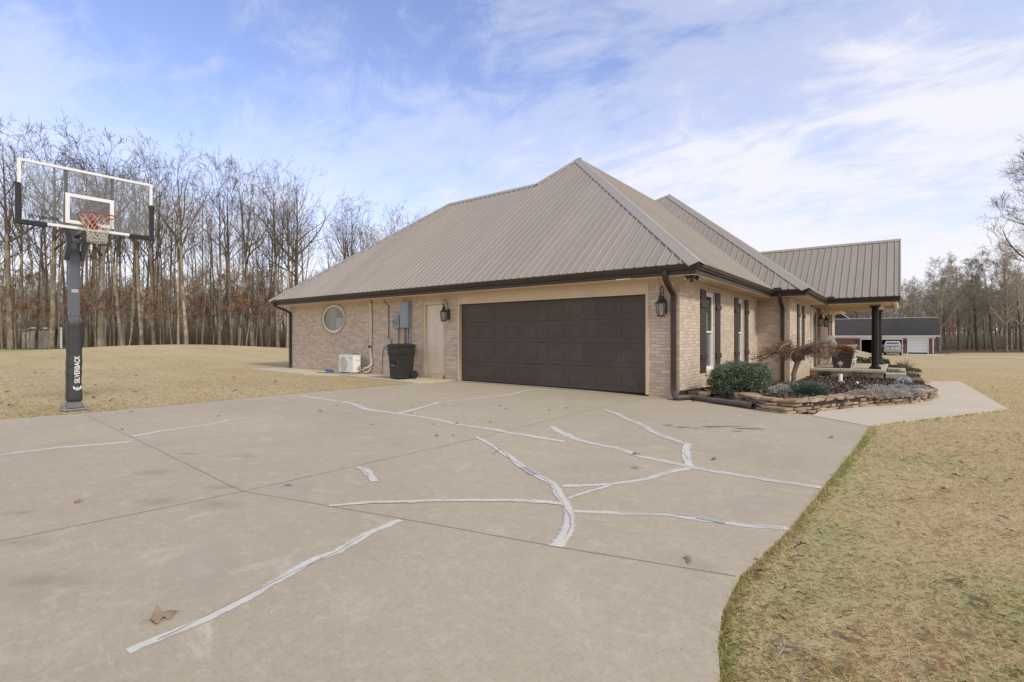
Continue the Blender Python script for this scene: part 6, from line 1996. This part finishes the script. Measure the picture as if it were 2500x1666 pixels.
# ------------------------------------------------------------------ sheds at the edge of the woods
def shed_small():
    p = at(71, 58); g = thing('wooden_outhouse', 'narrow weathered wooden outhouse with small white framed window at the wood edge', 'outhouse', p, YAW)
    m = MB(); m.box(-.42, .42, -.42, .42, -.1, 2.12)
    m.build('wall', M['oldwood'], g)
    m = MB()
    for k in range(6): m.box(-.42 + k * .14 + .004, -.42 + k * .14 + .134, -.435, -.421, 0, 2.1)
    m.build('board_siding', M['oldwood'], g)
    m = MB(); m.hexa([(-.58, -.6, 2.10), (.58, -.6, 2.10), (.58, .6, 2.22), (-.58, .6, 2.22), (-.58, -.6, 2.15), (.58, -.6, 2.15), (.58, .6, 2.28), (-.58, .6, 2.28)]); m.build('roof', M['oldwood'], g)
    m = MB()
    for a, b, c_, d_ in ((-.20, .26, 1.08, 1.15), (-.20, .26, 1.62, 1.69), (-.20, -.14, 1.15, 1.62), (.20, .26, 1.15, 1.62), (-.14, .20, 1.36, 1.41)): m.box(a, b, -.452, -.436, c_, d_)
    w = m.build('window', M['white'], g)
    m = MB(); m.box(-.14, .20, -.442, -.436, 1.15, 1.62); m.build('pane', M['dark'], w)
shed_small()
def shed_big():
    p = at(112, 58.5); g = thing('grey_shed', 'weathered grey board shed with white roof edge among the tree trunks', 'shed', p, YAW)
    m = MB(); m.box(-1.15, 1.25, -.8, .8, -.1, 2.2); m.build('wall', M['dark'], g)
    m = MB()
    x = -1.15
    while x < 1.2:
        w = rng.uniform(.14, .24); m.box(x, min(1.25, x + w - .008), -.83, -.802, -.05, 2.2 + rng.uniform(-.04, .02)); x += w
    m.build('board_siding', M['oldwood'], g)
    m = MB(); m.box(-1.25, 1.35, -1.0, .9, 2.22, 2.27); rf = m.build('roof', M['oldwood'], g)
    m = MB(); m.box(-.85, .1, -1.02, -.98, 2.24, 2.37); m.box(.55, 1.1, -1.02, -.98, 2.2, 2.36); m.build('roof_edge', M['white'], rf)
    p = at(149, 57); m = MB(); m.box(p.x - .09, p.x + .09, p.y - .09, p.y + .09, p.z, p.z + 2.35); tag(m.build('white_post', M['white'], bevel=.01), 'upright white board standing right of the grey shed', 'post')
    p = at(157, 57.5)
    pile = thing('log_pile', 'dark pile of logs and scrap beside the white board at the wood edge', 'log pile', p, YAW)
    m = MB()
    for k in range(14):
        y = rng.uniform(-.3, .3); z = .08 + .13 * (k // 5); x0 = rng.uniform(-.5, -.3); m.tube([(x0, y, z), (x0 + rng.uniform(.5, .95), y + rng.uniform(-.1, .1), z + rng.uniform(-.02, .06))], rng.uniform(.05, .08), 8)
    m.build('log', M['bark_dark'], pile)
shed_big()


# ------------------------------------------------------------------ bare trees
def gen_tree(seed, H, r0, first=.42, nmain=13, lean=.03, spread=(28, 52), twigs=4, droop=0.0, fork=0.0, tl=.75, dens=1.0, minr=.011, blen=1.0):
    r_ = random.Random(seed)
    tk, cr = MB(), MB()
    # trunk
    pts = []; rad = []; n = 14
    lx, ly = r_.uniform(-lean, lean), r_.uniform(-lean, lean); px = py = 0
    top = H * .93
    for i in range(n + 1):
        s = i / n
        px += lx * H / n + r_.uniform(-.05, .05) * (s > .05); py += ly * H / n + r_.uniform(-.05, .05) * (s > .05)
        pts.append(Vector((px, py, top * s - (.25 if i == 0 else 0))))
        rad.append(r0 * ((1 - s) ** .75 * .92 + .05) * (1.35 if i == 0 else 1.0))
    pts.insert(1, pts[0].lerp(pts[1], .35)); rad.insert(1, r0 * 1.02)
    k = int(n * .62) + 1
    tk.tube(pts[:k + 1], rad[:k + 1], 9)
    cr.tube(pts[k:], rad[k:], 6)

    def trunk_at(s):
        z = s * top
        for i in range(len(pts) - 1):
            if pts[i].z <= z <= pts[i + 1].z:
                f = (z - pts[i].z) / max(1e-6, pts[i + 1].z - pts[i].z); return pts[i].lerp(pts[i + 1], f), rad[i] * (1 - f) + rad[i + 1] * f
        return pts[-1], rad[-1]

    def perp(d, ang, az):
        a = d.orthogonal().normalized(); b = d.cross(a)
        return (d * math.cos(ang) + (a * math.cos(az) + b * math.sin(az)) * math.sin(ang)).normalized()

    def branch(p, d, L, r, lvl):
        n_ = 5 if lvl == 1 else (4 if lvl == 2 else (3 if lvl == 3 else 2))
        q = [p]; rr = [r]; dd = d.copy(); ds = [d]
        for i in range(n_):
            dd = dd + Vector((r_.gauss(0, .165), r_.gauss(0, .165), r_.gauss(.05, .15) - droop * (lvl > 1) * .25 + .05 * (lvl < 3)))
            dd.normalize(); ds.append(dd.copy())
            q.append(q[-1] + dd * L / n_); rr.append(max(minr * .8, r * (1 - .78 * (i + 1) / n_)))
        cr.tube(q, rr, 5 if lvl == 1 else (4 if lvl == 2 else 3), cap=False)
        if lvl >= 4: return
        cnt = {1: r_.randint(6, 8), 2: r_.randint(4, 6), 3: twigs}[lvl]
        cnt = max(2, int(cnt * dens))
        for c in range(cnt):
            s = r_.uniform(.22, 1.0) if c else 1.0
            i = min(n_ - 1, int(s * n_)); f = s * n_ - i
            b = q[i].lerp(q[i + 1], f)
            nd = perp(ds[i + 1], R(r_.uniform(22, 58)), r_.uniform(0, 6.28))
            if lvl < 3 and nd.z < -.1: nd.z *= .3; nd.normalize()
            Lc = L * r_.uniform(.38, .62) * (1.1 - .45 * s)
            if lvl == 3: Lc = r_.uniform(.3, .8) * tl
            branch(b, nd, Lc, max(minr, rr[i + 1] * .62 if lvl < 3 else minr), lvl + 1)
    for i in range(nmain):
        s = first + (1 - first) * (i + r_.random()) / nmain
        s = min(.99, s); b, rb = trunk_at(s)
        ang = R(r_.uniform(*spread)) * (1.0 - .35 * max(0, (s - .7) / .3))
        nd = perp(Vector((lx, ly, 1)).normalized(), ang, i * 2.4 + r_.uniform(-.6, .6))
        Lb = blen * H * r_.uniform(.20, .34) * (1.12 - .55 * (s - first) / (1 - first))
        if fork and i < 3: Lb *= 1.5; rb *= 1.5
        branch(b, nd, Lb, min(rb * .62, r0 * .42), 1)
    return tk, cr


def proto(name, seed, bk, tw_, **kw):
    tk, cr = gen_tree(seed, **kw)
    root = bpy.data.objects.new(name, None); COL.objects.link(root)
    t = tk.build('trunk', M[bk], root, smooth=True, fixn=False)
    c = cr.build('crown', M[tw_], root, fixn=False)
    return root


prot = [
    proto('bare_tree', 1, 'bark', 'twig', H=24.0, r0=.30, first=.50, nmain=10, spread=(28, 56), dens=.66, minr=.0135),
    proto('bare_tree', 2, 'bark', 'twig', H=22.0, r0=.22, first=.56, nmain=9, spread=(26, 52), dens=.66, minr=.0135),
    proto('bare_tree', 3, 'bark_dark', 'twig', H=21.0, r0=.18, first=.54, nmain=9, spread=(26, 54), dens=.66, minr=.0135),
    proto('bare_tree', 4, 'bark', 'twig', H=20.0, r0=.15, first=.52, nmain=8, spread=(28, 56), lean=.05, dens=.66, minr=.0135),
    proto('bare_tree', 5, 'bark_dark', 'twig', H=25.0, r0=.33, first=.44, nmain=10, spread=(30, 60), fork=1, dens=.66, minr=.0135),
    proto('bare_tree', 6, 'bark', 'twig', H=18.0, r0=.12, first=.48, nmain=8, spread=(28, 56), lean=.06, dens=.66, minr=.0135),
    proto('bare_tree', 7, 'bark', 'twig', H=23.0, r0=.26, first=.52, nmain=9, spread=(22, 48), fork=1, dens=.66, minr=.0135),
]
prot.append(proto('bare_tree', 8, 'bark', 'twig', H=23.0, r0=.36, first=.46, nmain=9, spread=(30, 62), fork=1, dens=.85, minr=.016, blen=1.3))
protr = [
    proto('bare_tree', 21, 'bark_dark', 'twig_hazed', H=17.0, r0=.26, first=.20, nmain=22, spread=(24, 56), dens=1.0, minr=.014),
    proto('bare_tree', 22, 'bark_dark', 'twig_hazed', H=16.0, r0=.24, first=.24, nmain=21, spread=(24, 54), dens=1.0, minr=.014),
    proto('bare_tree', 23, 'bark', 'twig_hazed', H=18.0, r0=.28, first=.26, nmain=22, spread=(20, 48), dens=1.0, minr=.014),
]
big_r = proto('bare_tree', 31, 'bark_dark', 'twig', H=21.5, r0=.42, first=.40, nmain=26, spread=(45, 78), twigs=5, dens=1.1, tl=1.3, minr=.012, blen=1.45)


def young(seed, H):
    """slim understorey tree that keeps rusty leaves on its lower twigs"""
    tk, cr = gen_tree(seed, H, .07, first=.22, nmain=12, spread=(48, 82), dens=.62, lean=.05, minr=.009)
    root = bpy.data.objects.new('rusty_young_tree', None); COL.objects.link(root)
    tk.build('trunk', M['bark'], root, smooth=True, fixn=False); cr.build('crown', M['twig'], root, fixn=False)
    V = np.array(cr.v); V = V[V[:, 2] < H * .72]
    if len(V) > 1500: V = V[nrg.choice(len(V), 1500, replace=False)]
    V = V[np.hypot(V[:, 0], V[:, 1]) > .35]
    ctr = V[nrg.choice(len(V), 34)]
    keep = np.min(np.linalg.norm(V[:, None, :] - ctr[None], axis=2), axis=1) < .42
    V = V[keep]
    d = nrg.normal(0, 1, (len(V), 3)); d[:, 2] -= .6
    leaves('leaves', V + nrg.normal(0, .08, V.shape), d, .15, .045, M['rust_leaf'], root, jit=.5)
    return root


yng = [young(41, 8.5), young(42, 10.5), young(43, 7.0)]
ALLP = prot + protr + [big_r] + yng
usedp = set()


VT = [(-300, 255), (0, 265), (150, 268), (215, 300), (330, 315), (420, 335), (520, 345), (600, 385), (660, 370), (760, 402), (850, 440), (930, 478), (1000, 470), (1090, 480), (1500, 560)]


def vtop(u):
    for (a, b), (c, d) in zip(VT, VT[1:]):
        if a <= u <= c: return b + (d - b) * (u - a) / (c - a)
    return VT[0][1] if u < 0 else VT[-1][1]


def fit(p, u, d, dv):
    """scale that brings a tree's top to the height the wood has there"""
    return ((HY - vtop(u) - dv) / FPX * d + CAM_H + .1) / PH[p.name]


def plant_tree(p, loc, sc, rz, label, group, name=None, zs=1.0):
    if p.name not in usedp:
        usedp.add(p.name); o = p
    else:
        o = p.copy(); COL.objects.link(o)
        for c in TREEKIDS[p.name]:
            k = c.copy(); COL.objects.link(k); k.parent = o
    fx = rng.uniform(.72, 1.08) if p in prot else 1.0
    o.location = loc; o.scale = (sc * fx, sc * fx, sc * zs); o.rotation_euler = (rng.uniform(-.055, .055), rng.uniform(-.055, .055), rz)
    tag(o, label, 'tree', group)
    return o


TREEKIDS = {p.name: list(p.children) for p in ALLP}
PH = {p.name: max(v.co.z for c in p.children for v in c.data.vertices) for p in ALLP}
GW = 'bare trees of the wood behind the left lawn'
front = [  # u, distance, prototype, scale, label
    (26, 50, 7, .96, 'thick grey trunk at the far left edge of the wood, left of the wooden outhouse'),
    (88, 57, 2, 1.02, 'dark slim bare tree between the small outhouse and the grey shed'),
    (126, 52, 7, .98, 'tall pale trunked bare tree standing in front of the grey shed'),
    (141, 57, 3, .95, 'thin bare tree just right of the grey shed, left of the white board'),
    (211, 53, 2, .98, 'slim bare tree first to the right of the basketball pole'),
    (244, 52, 7, .87, 'stout pale bare tree second to the right of the basketball pole'),
    (300, 54, 1, .88, 'bare tree above the left end of the lawn rise, right of the hoop'),
    (347, 52, 6, .82, 'forked bare tree at the wood edge under the right end of the backboard'),
    (378, 55, 2, .9, 'dark narrow bare tree just right of the backboard corner'),
    (434, 51, 1, .84, 'straight pale trunk, left one of the pale pair behind the lawn crest'),
    (456, 51, 6, .80, 'pale trunk flaring at its foot, right one of the pale pair behind the lawn crest'),
    (492, 55, 3, .92, 'thin bare tree right of the pale pair of trunks'),
    (534, 52, 1, .82, 'bare tree with long open branches halfway between hoop and house'),
    (555, 53, 2, .84, 'dark bare tree leaning over the right half of the lawn crest'),
    (581, 53, 3, .84, 'slim pale bare tree between lawn crest and house corner'),
    (618, 54, 7, .74, 'broad crowned bare tree left of the house corner'),
    (640, 52, 2, .82, 'narrow dark bare tree a little left of the house corner'),
    (678, 52, 0, .74, 'stout bare tree closest to the left of the house downspout'),
    (701, 50, 1, .74, 'bare tree immediately left of the house corner downspout'),
    (722, 58, 4, .76, 'spreading bare tree rising over the left end of the roof'),
]
for u, d, pi, s, lb in front:
    s = fit(prot[pi], u, d, rng.choice([-6, 4, 15, 30, 50]))
    plant_tree(prot[pi], at(u, d), s, rng.uniform(0, 6.28), lb, GW)
depths = []
cnt = 0
spots = []
while cnt < 175:
    k = rng.uniform(-1.13, -.10); u = CX + k * FPX
    d = 52 + 60 * rng.random() ** 1.3
    if u < 170 and d < 62: continue
    p = at(u, d)
    if any((p.x - q[0]) ** 2 + (p.y - q[1]) ** 2 < (1.4 if d < 70 else 2.2) ** 2 for q in spots): continue
    spots.append((p.x, p.y)); cnt += 1
    taper = 1.0 - .14 * sstep(-.75, -.45, k) * (1 if d < 75 else .3)
    lb = 'slender bare tree standing deeper in the wood behind the front row of trunks'
    q = prot[rng.choice([0, 1, 1, 2, 2, 3, 3, 5, 5, 5, 6])]
    plant_tree(q, p, min(1.2, fit(q, u, d, rng.uniform(10, 170))), rng.uniform(0, 6.28), lb, GW)
for u, d, i in ((5, 49, 0), (40, 52, 1), (62, 53, 2), (105, 54, 0), (205, 54, 1), (232, 52, 2), (268, 55, 0), (315, 53, 1), (392, 53, 0), (420, 51, 2), (447, 53, 1), (480, 54, 0), (560, 54, 1), (585, 53, 0), (600, 53, 2), (625, 55, 0), (650, 56, 1), (20, 55, 1), (150, 58, 0), (520, 56, 2)):
    plant_tree(yng[i], at(u, d), rng.uniform(.85, 1.2), rng.uniform(0, 6.28), 'young tree holding rusty brown leaves low among the bare trunks', 'rusty leaved young trees at the wood edge')
GR = 'bare trees of the wood on the right beyond the far garage'
for u, d, i, s, lb in ((2292, 82, 2, .80, 'dark trunked bare tree rising just behind the right end of the far garage'), (2342, 92, 1, .92, 'small bare tree right of the far garage and set back in the wood'),
                       (2387, 84, 0, .86, 'dark straight bare tree midway between the far garage and the picture edge'), (2428, 80, 1, .9, 'thick dark bare trunk left of the pale trunk in the right wood'),
                       (2457, 78, 2, .86, 'pale trunked bare tree in the right wood with open spreading branches'), (2496, 80, 0, .9, 'dark bare tree at the right edge of the picture under the big overhanging crown')):
    plant_tree(protr[i], at(u, d), s, rng.uniform(0, 6.28), lb, GR)
cnt = 0; spots = []
while cnt < 85:
    k = rng.uniform(.40, 1.18); u = CX + k * FPX; d = 90 + 65 * rng.random() ** 1.3
    if k < .82 and d < 108: continue
    p = at(u, d)
    if any((p.x - q[0]) ** 2 + (p.y - q[1]) ** 2 < 9 for q in spots): continue
    spots.append((p.x, p.y)); cnt += 1
    plant_tree(protr[rng.randrange(3)], p, rng.uniform(.63, .80) * (1 + .0050 * (d - 90)), rng.uniform(0, 6.28), 'grey brown bare tree in the depth of the right hand wood', GR)
plant_tree(big_r, at(2640, 55), .98, .6, 'large bare tree whose wide crown reaches in at the right edge of the picture', GR)
# far mass of the woods, nobody could count it
def far_woods(name, label, k0, k1, d0, d1, n, H, seed, w=.16):
    r_ = random.Random(seed); m = MB()
    for i in range(n):
        k = r_.uniform(k0, k1); d = r_.uniform(d0, d1); p = at(CX + k * FPX, d); h = H * r_.uniform(.75, 1.05)
        m.tube([p, p + Vector((r_.uniform(-.5, .5), r_.uniform(-.5, .5), h * .55)), p + Vector((r_.uniform(-1, 1), r_.uniform(-1, 1), h))], [w, w * .7, .02], 4, cap=False)
        for b in range(24):
            s = r_.uniform(.18, .95); a = r_.uniform(0, 6.28); l = r_.uniform(1.2, 3.6) * (1.1 - .6 * s)
            q = p + Vector((0, 0, h * s)); e = q + Vector((math.cos(a) * l * .7, math.sin(a) * l * .7, l * .75))
            m.tube([q, e], [.045, .02], 3, cap=False)
            for c in range(5):
                f = r_.uniform(.3, 1); a2 = r_.uniform(0, 6.28); l2 = r_.uniform(.6, 1.5)
                g = q.lerp(e, f); m.tube([g, g + Vector((math.cos(a2) * l2 * .7, math.sin(a2) * l2 * .7, l2 * .6))], [.022, .014], 3, cap=False)
    tag(m.build(name, M['twig_hazed'], fixn=False), label, 'woods', None, 'stuff')
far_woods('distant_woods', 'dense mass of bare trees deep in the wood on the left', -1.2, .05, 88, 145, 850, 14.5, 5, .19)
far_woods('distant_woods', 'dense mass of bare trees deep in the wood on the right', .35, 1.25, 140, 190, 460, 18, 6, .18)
# undergrowth along the foot of the left wood
def brush(name, label, k0, k1, d0, d1, n, hmax, mat, seed):
    r_ = random.Random(seed); m = MB()
    for i in range(n):
        p = at(CX + r_.uniform(k0, k1) * FPX, d0 + (d1 - d0) * r_.random())
        for b in range(5):
            a = r_.uniform(0, 6.28); h = r_.uniform(.4, hmax); s = r_.uniform(.2, .8)
            m.tube([p, p + Vector((math.cos(a) * s * .4, math.sin(a) * s * .4, h * .6)), p + Vector((math.cos(a) * s, math.sin(a) * s, h))], [.016, .012, .008], 3, cap=False)
    tag(m.build(name, M[mat], fixn=False), label, 'undergrowth', None, 'stuff')
brush('undergrowth', 'tangle of brown brush on the floor of the left wood', -1.15, -.2, 62, 112, 6500, 3.4, 'twig', 8)
brush('undergrowth', 'thin brown brush on the floor of the right wood', .80, 1.2, 100, 160, 5200, 3.6, 'twig_hazed', 9)
b_ = MB()
bush('round dark evergreen bush at the right corner of the far garage', 4.6, 87.6, (.9, .9, .8), 900)
pp = at(2313, 74); plant_tree(yng[2], (pp.x, pp.y, pp.z), .9, 1.0, 'slender reddish young tree to the right of the far garage', 'rusty leaved young trees at the wood edge')


# ------------------------------------------------------------------ fallen leaves and twigs
def oak_leaf(seed, L=.12, W=.045, lobes=3):
    r_ = random.Random(seed); m = MB()
    n = 18; left, right, mid = [], [], []
    for i in range(n + 1):
        s = i / n; env = math.sin(math.pi * min(1, s * 1.02) ** .75) ** .8
        lob = .62 + .38 * math.sin(s * lobes * 2 * math.pi - .8)
        w = W * env * lob + .0015
        curl = .014 * math.sin(s * math.pi * 1.2 + r_.uniform(-.1, .1)) + .006 * math.sin(s * 9)
        bend = .012 * math.sin(s * 3.5 + seed)
        mid.append((bend, s * L - L / 2, .004 + curl * .7)); left.append((bend - w, s * L - L / 2, .004 + curl + w * .55 * math.sin(seed + s * 4))); right.append((bend + w, s * L - L / 2, .004 + curl * .9 + w * .6 * math.cos(seed * 2 + s * 3)))
    vs = left + mid + right; k = n + 1
    m.add(vs, [(i, i + k, i + k + 1, i + 1) for i in range(n)] + [(i + k, i + 2 * k, i + 2 * k + 1, i + k + 1) for i in range(n)])
    m.tube([mid[0], (mid[0][0] + .006, -L / 2 - .03, .002)], .0011, 4)
    return m


lm = []
for i in range(6):
    o = oak_leaf(i + 1, .085 + .008 * i, (.028 + .004 * (i % 3)) if i else .043, 2 + i % 3).build('fallen_leaf', M['leafbrown' if i % 3 else 'leaftan'], None, smooth=True, fixn=False)
    lm.append(o)
first_leaf = set()
def drop_leaf(loc, i, s, label, group, tilt=.25, tan=False):
    src = lm[i % 6]
    if src.name in first_leaf: o = src.copy(); COL.objects.link(o)
    else: first_leaf.add(src.name); o = src
    o.location = loc; s *= (.72 if group == GLD else .8); o.scale = (s, s, s * .8); o.rotation_euler = (rng.uniform(-tilt, tilt), rng.uniform(-tilt, tilt), rng.uniform(0, 6.28))
    tag(o, label, 'leaf', group)
GLD, GLG = 'dead leaves scattered on the driveway', 'dead leaves scattered on the right lawn'
spec = [((403, 1507), 0, 1.75, 'large pale lobed leaf beside the long white crack repair nearest the camera'), ((703, 1186), 3, 1.0, 'tan curled leaf just right of where the driveway joints cross'), ((192, 1227), 1, .95, 'small brown leaf alone on the left part of the driveway'),
        ((1554, 1111), 2, 1.3, 'brown leaf lying on the white crack repair that runs to the right edge'), ((1551, 1144), 4, .9, 'dark crumpled leaf below the white crack repair on the right'), ((1742, 1123), 1, 1.0, 'brown curled leaf right of the forked crack repairs'),
        ((2031, 1070), 5, 1.0, 'brown leaf near the right edge of the driveway by the front walk'), ((1680, 1371), 3, 1.1, 'pale leaf beside the greenish moss stain near the front joint'), ((1382, 997), 2, .9, 'thin brown leaf in front of the garage door centre')]
for (u, v), i, s, lb in spec:
    g = G(u, v); drop_leaf((g.x, g.y, g.z + .008), i, s, lb, GLD, .08)
for u, v in ((1235, 999), (1198, 1031), (1116, 1035), (1003, 1012), (907, 1038), (782, 1034), (783, 1005), (822, 991), (705, 1016), (970, 973), (1006, 994), (1085, 991), (1220, 992), (1059, 1037), (1065, 1065), (1106, 1063), (950, 967), (873, 985), (320, 1007), (296, 1050), (534, 1017), (1340, 1003)):
    g = G(u, v); drop_leaf((g.x, g.y, g.z + .006), rng.randrange(6), rng.uniform(.65, .95), 'small brown leaf on the driveway between the hoop and the garage door', GLD)
for u, v in ((1955, 1346), (1951, 1372), (1933, 1386), (1851, 1380), (2080, 1310), (2482, 1064), (2220, 1231), (2252, 1317), (1930, 1452), (2261, 1563), (2400, 1468), (2402, 1484), (1840, 1600), (2070, 1650), (2467, 1308), (2453, 1276), (2194, 1290), (2197, 1172), (2252, 1118), (2431, 1107), (2337, 1087), (2347, 1137), (1926, 1517), (2093, 1568), (2440, 1520), (2345, 1426), (1855, 1410), (2380, 1560), (2000, 1640), (2300, 1640), (2147, 1450), (2290, 1440), (2480, 1590), (2380, 1240), (2300, 1200), (2150, 1170), (2400, 1180), (2460, 1180), (2300, 1300), (2210, 1390)):
    g = G(u, v, zland); r = math.hypot(g.x, g.y)
    drop_leaf((g.x, g.y, g.z + .028), rng.choice([1, 2, 4, 5]), rng.uniform(.62, .95), 'brown dead leaf lying in the dry grass right of the driveway', GLG, .35)
for _ in range(60):
    d = rng.uniform(4, 24); k = rng.uniform(.55, 1.08); p = at(CX + k * FPX, d)
    if p.x < -.1 or (p.x < 1.7 and p.y > 8): continue
    drop_leaf((p.x, p.y, p.z + .022), rng.choice([1, 2, 4, 5]), rng.uniform(.7, 1.1), 'brown dead leaf lying in the dry grass right of the driveway', GLG, .4)
for _ in range(45):
    d = rng.uniform(9, 24); k = rng.uniform(-1.05, -.45); p = at(CX + k * FPX, d)
    if p.x > -10.9 or (p.y > 7.4 and p.x > -21.8): continue
    drop_leaf((p.x, p.y, p.z + .02), rng.choice([1, 2, 4, 5]), rng.uniform(.9, 1.5), 'brown dead leaf lying on the lawn left of the driveway', 'dead leaves scattered on the left lawn', .4)
m = MB()
a, b, c, d, e = [G(u, v, zland) + Vector((0, 0, h)) for u, v, h in ((1890, 1624, .02), (1914, 1600, .035), (1909, 1580, .05), (1946, 1575, .035), (2010, 1620, .03))]
m.tube([a, a.lerp(b, .5) + Vector((.004, 0, .004)), b], [.004, .0045, .005], 6); m.tube([b, b.lerp(e, .5) + Vector((0, .008, .01)), e], [.005, .004, .0022], 6); m.tube([b, c, c.lerp(d, .5), d], [.0045, .004, .003, .002], 6)
tag(m.build('fallen_twig', M['stick'], smooth=True), 'grey forked twig lying in the dry grass at the bottom right', 'twig')
m = MB(); a, b = G(1130, 1113) , G(1160, 1108)
a, b = G(1205, 1110), G(1222, 1098)
m.tube([a + Vector((0, 0, .012)), b + Vector((0, 0, .016))], .0035, 5); tag(m.build('fallen_twig', M['maple_bark'], smooth=True), 'short brown twig lying across a white crack repair', 'twig')


# ------------------------------------------------------------------ grass blades
def grass():
    drv = np.array(drive_poly); wlk = np.array(walk_poly); sdp = np.array(side_poly); sop = np.array(soil_poly)
    def inside(X, Y, P):
        c = np.zeros(len(X), bool); j = len(P) - 1
        for i in range(len(P)):
            xi, yi, xj, yj = P[i][0], P[i][1], P[j][0], P[j][1]
            t = ((yi > Y) != (yj > Y))
            if abs(yj - yi) > 1e-12: c ^= t & (X < (xj - xi) * (Y - yi) / (yj - yi) + xi)
            j = i
        return c
    Ps = []
    def sample(n, d0, d1, k0, k1, pw):
        d = d0 * (d1 / d0) ** (nrg.random(n) ** pw); k = nrg.uniform(k0, k1, n)
        X = FW.x * d + RT.x * d * k; Y = FW.y * d + RT.y * d * k
        return X, Y, d
    sets = [sample(90000, 1.45, 15.0, .22, 1.9, 1.05), sample(30000, 7.2, 24.0, -1.25, -.15, 1.0), sample(26000, 9, 30, .7, 1.2, 1.0)]
    X = np.concatenate([s[0] for s in sets]); Y = np.concatenate([s[1] for s in sets]); D = np.concatenate([s[2] for s in sets])
    ok = ~(inside(X, Y, drv) | inside(X, Y, wlk) | inside(X, Y, sdp) | inside(X, Y, sop)) & ~((X > WX0) & (X < -2) & (Y > 9.9)) & ~((X < WX0 + .5) & (X > WX0 - .6) & (Y > 9.3))
    X, Y, D = X[ok], Y[ok], D[ok]; n = len(X)
    # longer tufts left standing along the edges of the paving
    ex, ey, ed = [], [], []
    for poly, cntp, sgn in ((edge_r[1:], 9000, 1), (edge_l[:4], 5000, 1), ([P2(2460, 999), P2(2330, 1015), P2(2189, 1030), P2(2125, 1041)], 2500, 1)):
        pl_ = [Vector((q[0], q[1], 0)) for q in poly]; ls = [(b - a).length for a, b in zip(pl_, pl_[1:])]; tt = sum(ls)
        for _ in range(cntp):
            s = rng.random() * tt; i = 0
            while i < len(ls) - 1 and s > ls[i]: s -= ls[i]; i += 1
            a, b = pl_[i], pl_[i + 1]; t = (b - a).normalized(); nr = Vector((t.y, -t.x, 0)); q = a + t * s + nr * (abs(rng.gauss(0, .035)) - .006 + .015 * mnoise.noise(Vector((s * 3, i, 0))))
            ex.append(q.x); ey.append(q.y); ed.append(max(1.5, q.dot(FW)))
    m0 = len(X)
    X = np.concatenate([X, ex]); Y = np.concatenate([Y, ey]); D = np.concatenate([D, ed]); n = len(X)
    isedge = np.arange(n) >= m0
    Z = np.array([zland(a, b) for a, b in zip(X, Y)])
    grn = np.zeros(n); tone = np.zeros(n)
    for i in range(n):
        x, y = X[i], Y[i]
        tone[i] = mnoise.noise(Vector((x * 1.1, y * 1.1, 2))) + .6 * mnoise.noise(Vector((x * 5, y * 5, 4)))
        if -.75 < x < 3:
            e = .95 * math.exp(-((x + .42) / .24) ** 2) * max(0, mnoise.noise(Vector((x * 2.2, y * 1.3, 1))) + .28)
            e += 1.1 * max(0, mnoise.noise(Vector((x * 1.3, y * 1.3, 9))) - .10) * math.exp(-((x - .3) / .8) ** 2)
            grn[i] = e
        elif -10.9 < x < -10.2: grn[i] = .5 * max(0, mnoise.noise(Vector((x, y * 1.1, 1))) + .1)
        if (x + 11.2) ** 2 + (y - 2.2) ** 2 < .6: grn[i] += .5
        if -10.6 < x < -9.7 and 7.6 < y < 9.4: grn[i] += .5
    sc = np.clip(D / 3.2, .75, np.where(X < -9, 2.2, 3.0))
    a = nrg.uniform(0, 2 * np.pi, n); ln = nrg.uniform(.018, .052, n) * np.clip(sc, 1, 1.7) ** .7
    el = np.abs(nrg.normal(.26, .22, n)); el = np.where(isedge, np.abs(nrg.normal(.8, .35, n)), el); ln = np.where(isedge, np.clip(ln, 0, .05), ln); el = np.clip(el, .06, 1.4)
    dirv = np.stack([np.cos(a) * np.cos(el), np.sin(a) * np.cos(el), np.sin(el)], 1)
    side = np.stack([-np.sin(a), np.cos(a), np.zeros(n)], 1)
    w = nrg.uniform(.0008, .0020, n) * sc
    P = np.stack([X, Y, Z + nrg.uniform(-.002, .012, n)], 1)
    Mid = P + dirv * (ln * .6)[:, None]
    tip = P + dirv * ln[:, None]; tip[:, 2] -= ln * .18
    V = np.stack([P - side * w[:, None], P + side * w[:, None], Mid + side * (w * .7)[:, None], tip, Mid - side * (w * .7)[:, None]], 1).reshape(-1, 3)
    me = bpy.data.meshes.new('lawn_grass')
    me.vertices.add(5 * n); me.vertices.foreach_set('co', V.ravel())
    me.loops.add(5 * n); me.loops.foreach_set('vertex_index', np.arange(5 * n))
    me.polygons.add(n); me.polygons.foreach_set('loop_start', np.arange(0, 5 * n, 5)); me.polygons.foreach_set('loop_total', np.full(n, 5))
    me.update()
    tint = np.clip(.50 + .15 * tone + nrg.normal(0, .15, n), .0, .78)
    isg = nrg.random(n) < grn * .75
    tint = np.where(isedge, tint - .12, tint).clip(0, .78); isg |= isedge & (nrg.random(n) < .30)
    tint[isg] = nrg.uniform(.86, 1.0, isg.sum())
    at_ = me.attributes.new('tint', 'FLOAT', 'POINT'); at_.data.foreach_set('value', np.repeat(tint, 5))
    me.materials.append(M['grass'])
    o = bpy.data.objects.new('lawn_grass', me); COL.objects.link(o)
    tag(o, 'short dormant tan grass blades of the lawn with green flecks along the driveway edge', 'grass', None, 'stuff')
grass()
# prototypes that were never planted do not stay in the scene
for p in ALLP:
    if p.name not in usedp:
        for c in list(p.children): bpy.data.objects.remove(c)
        bpy.data.objects.remove(p)
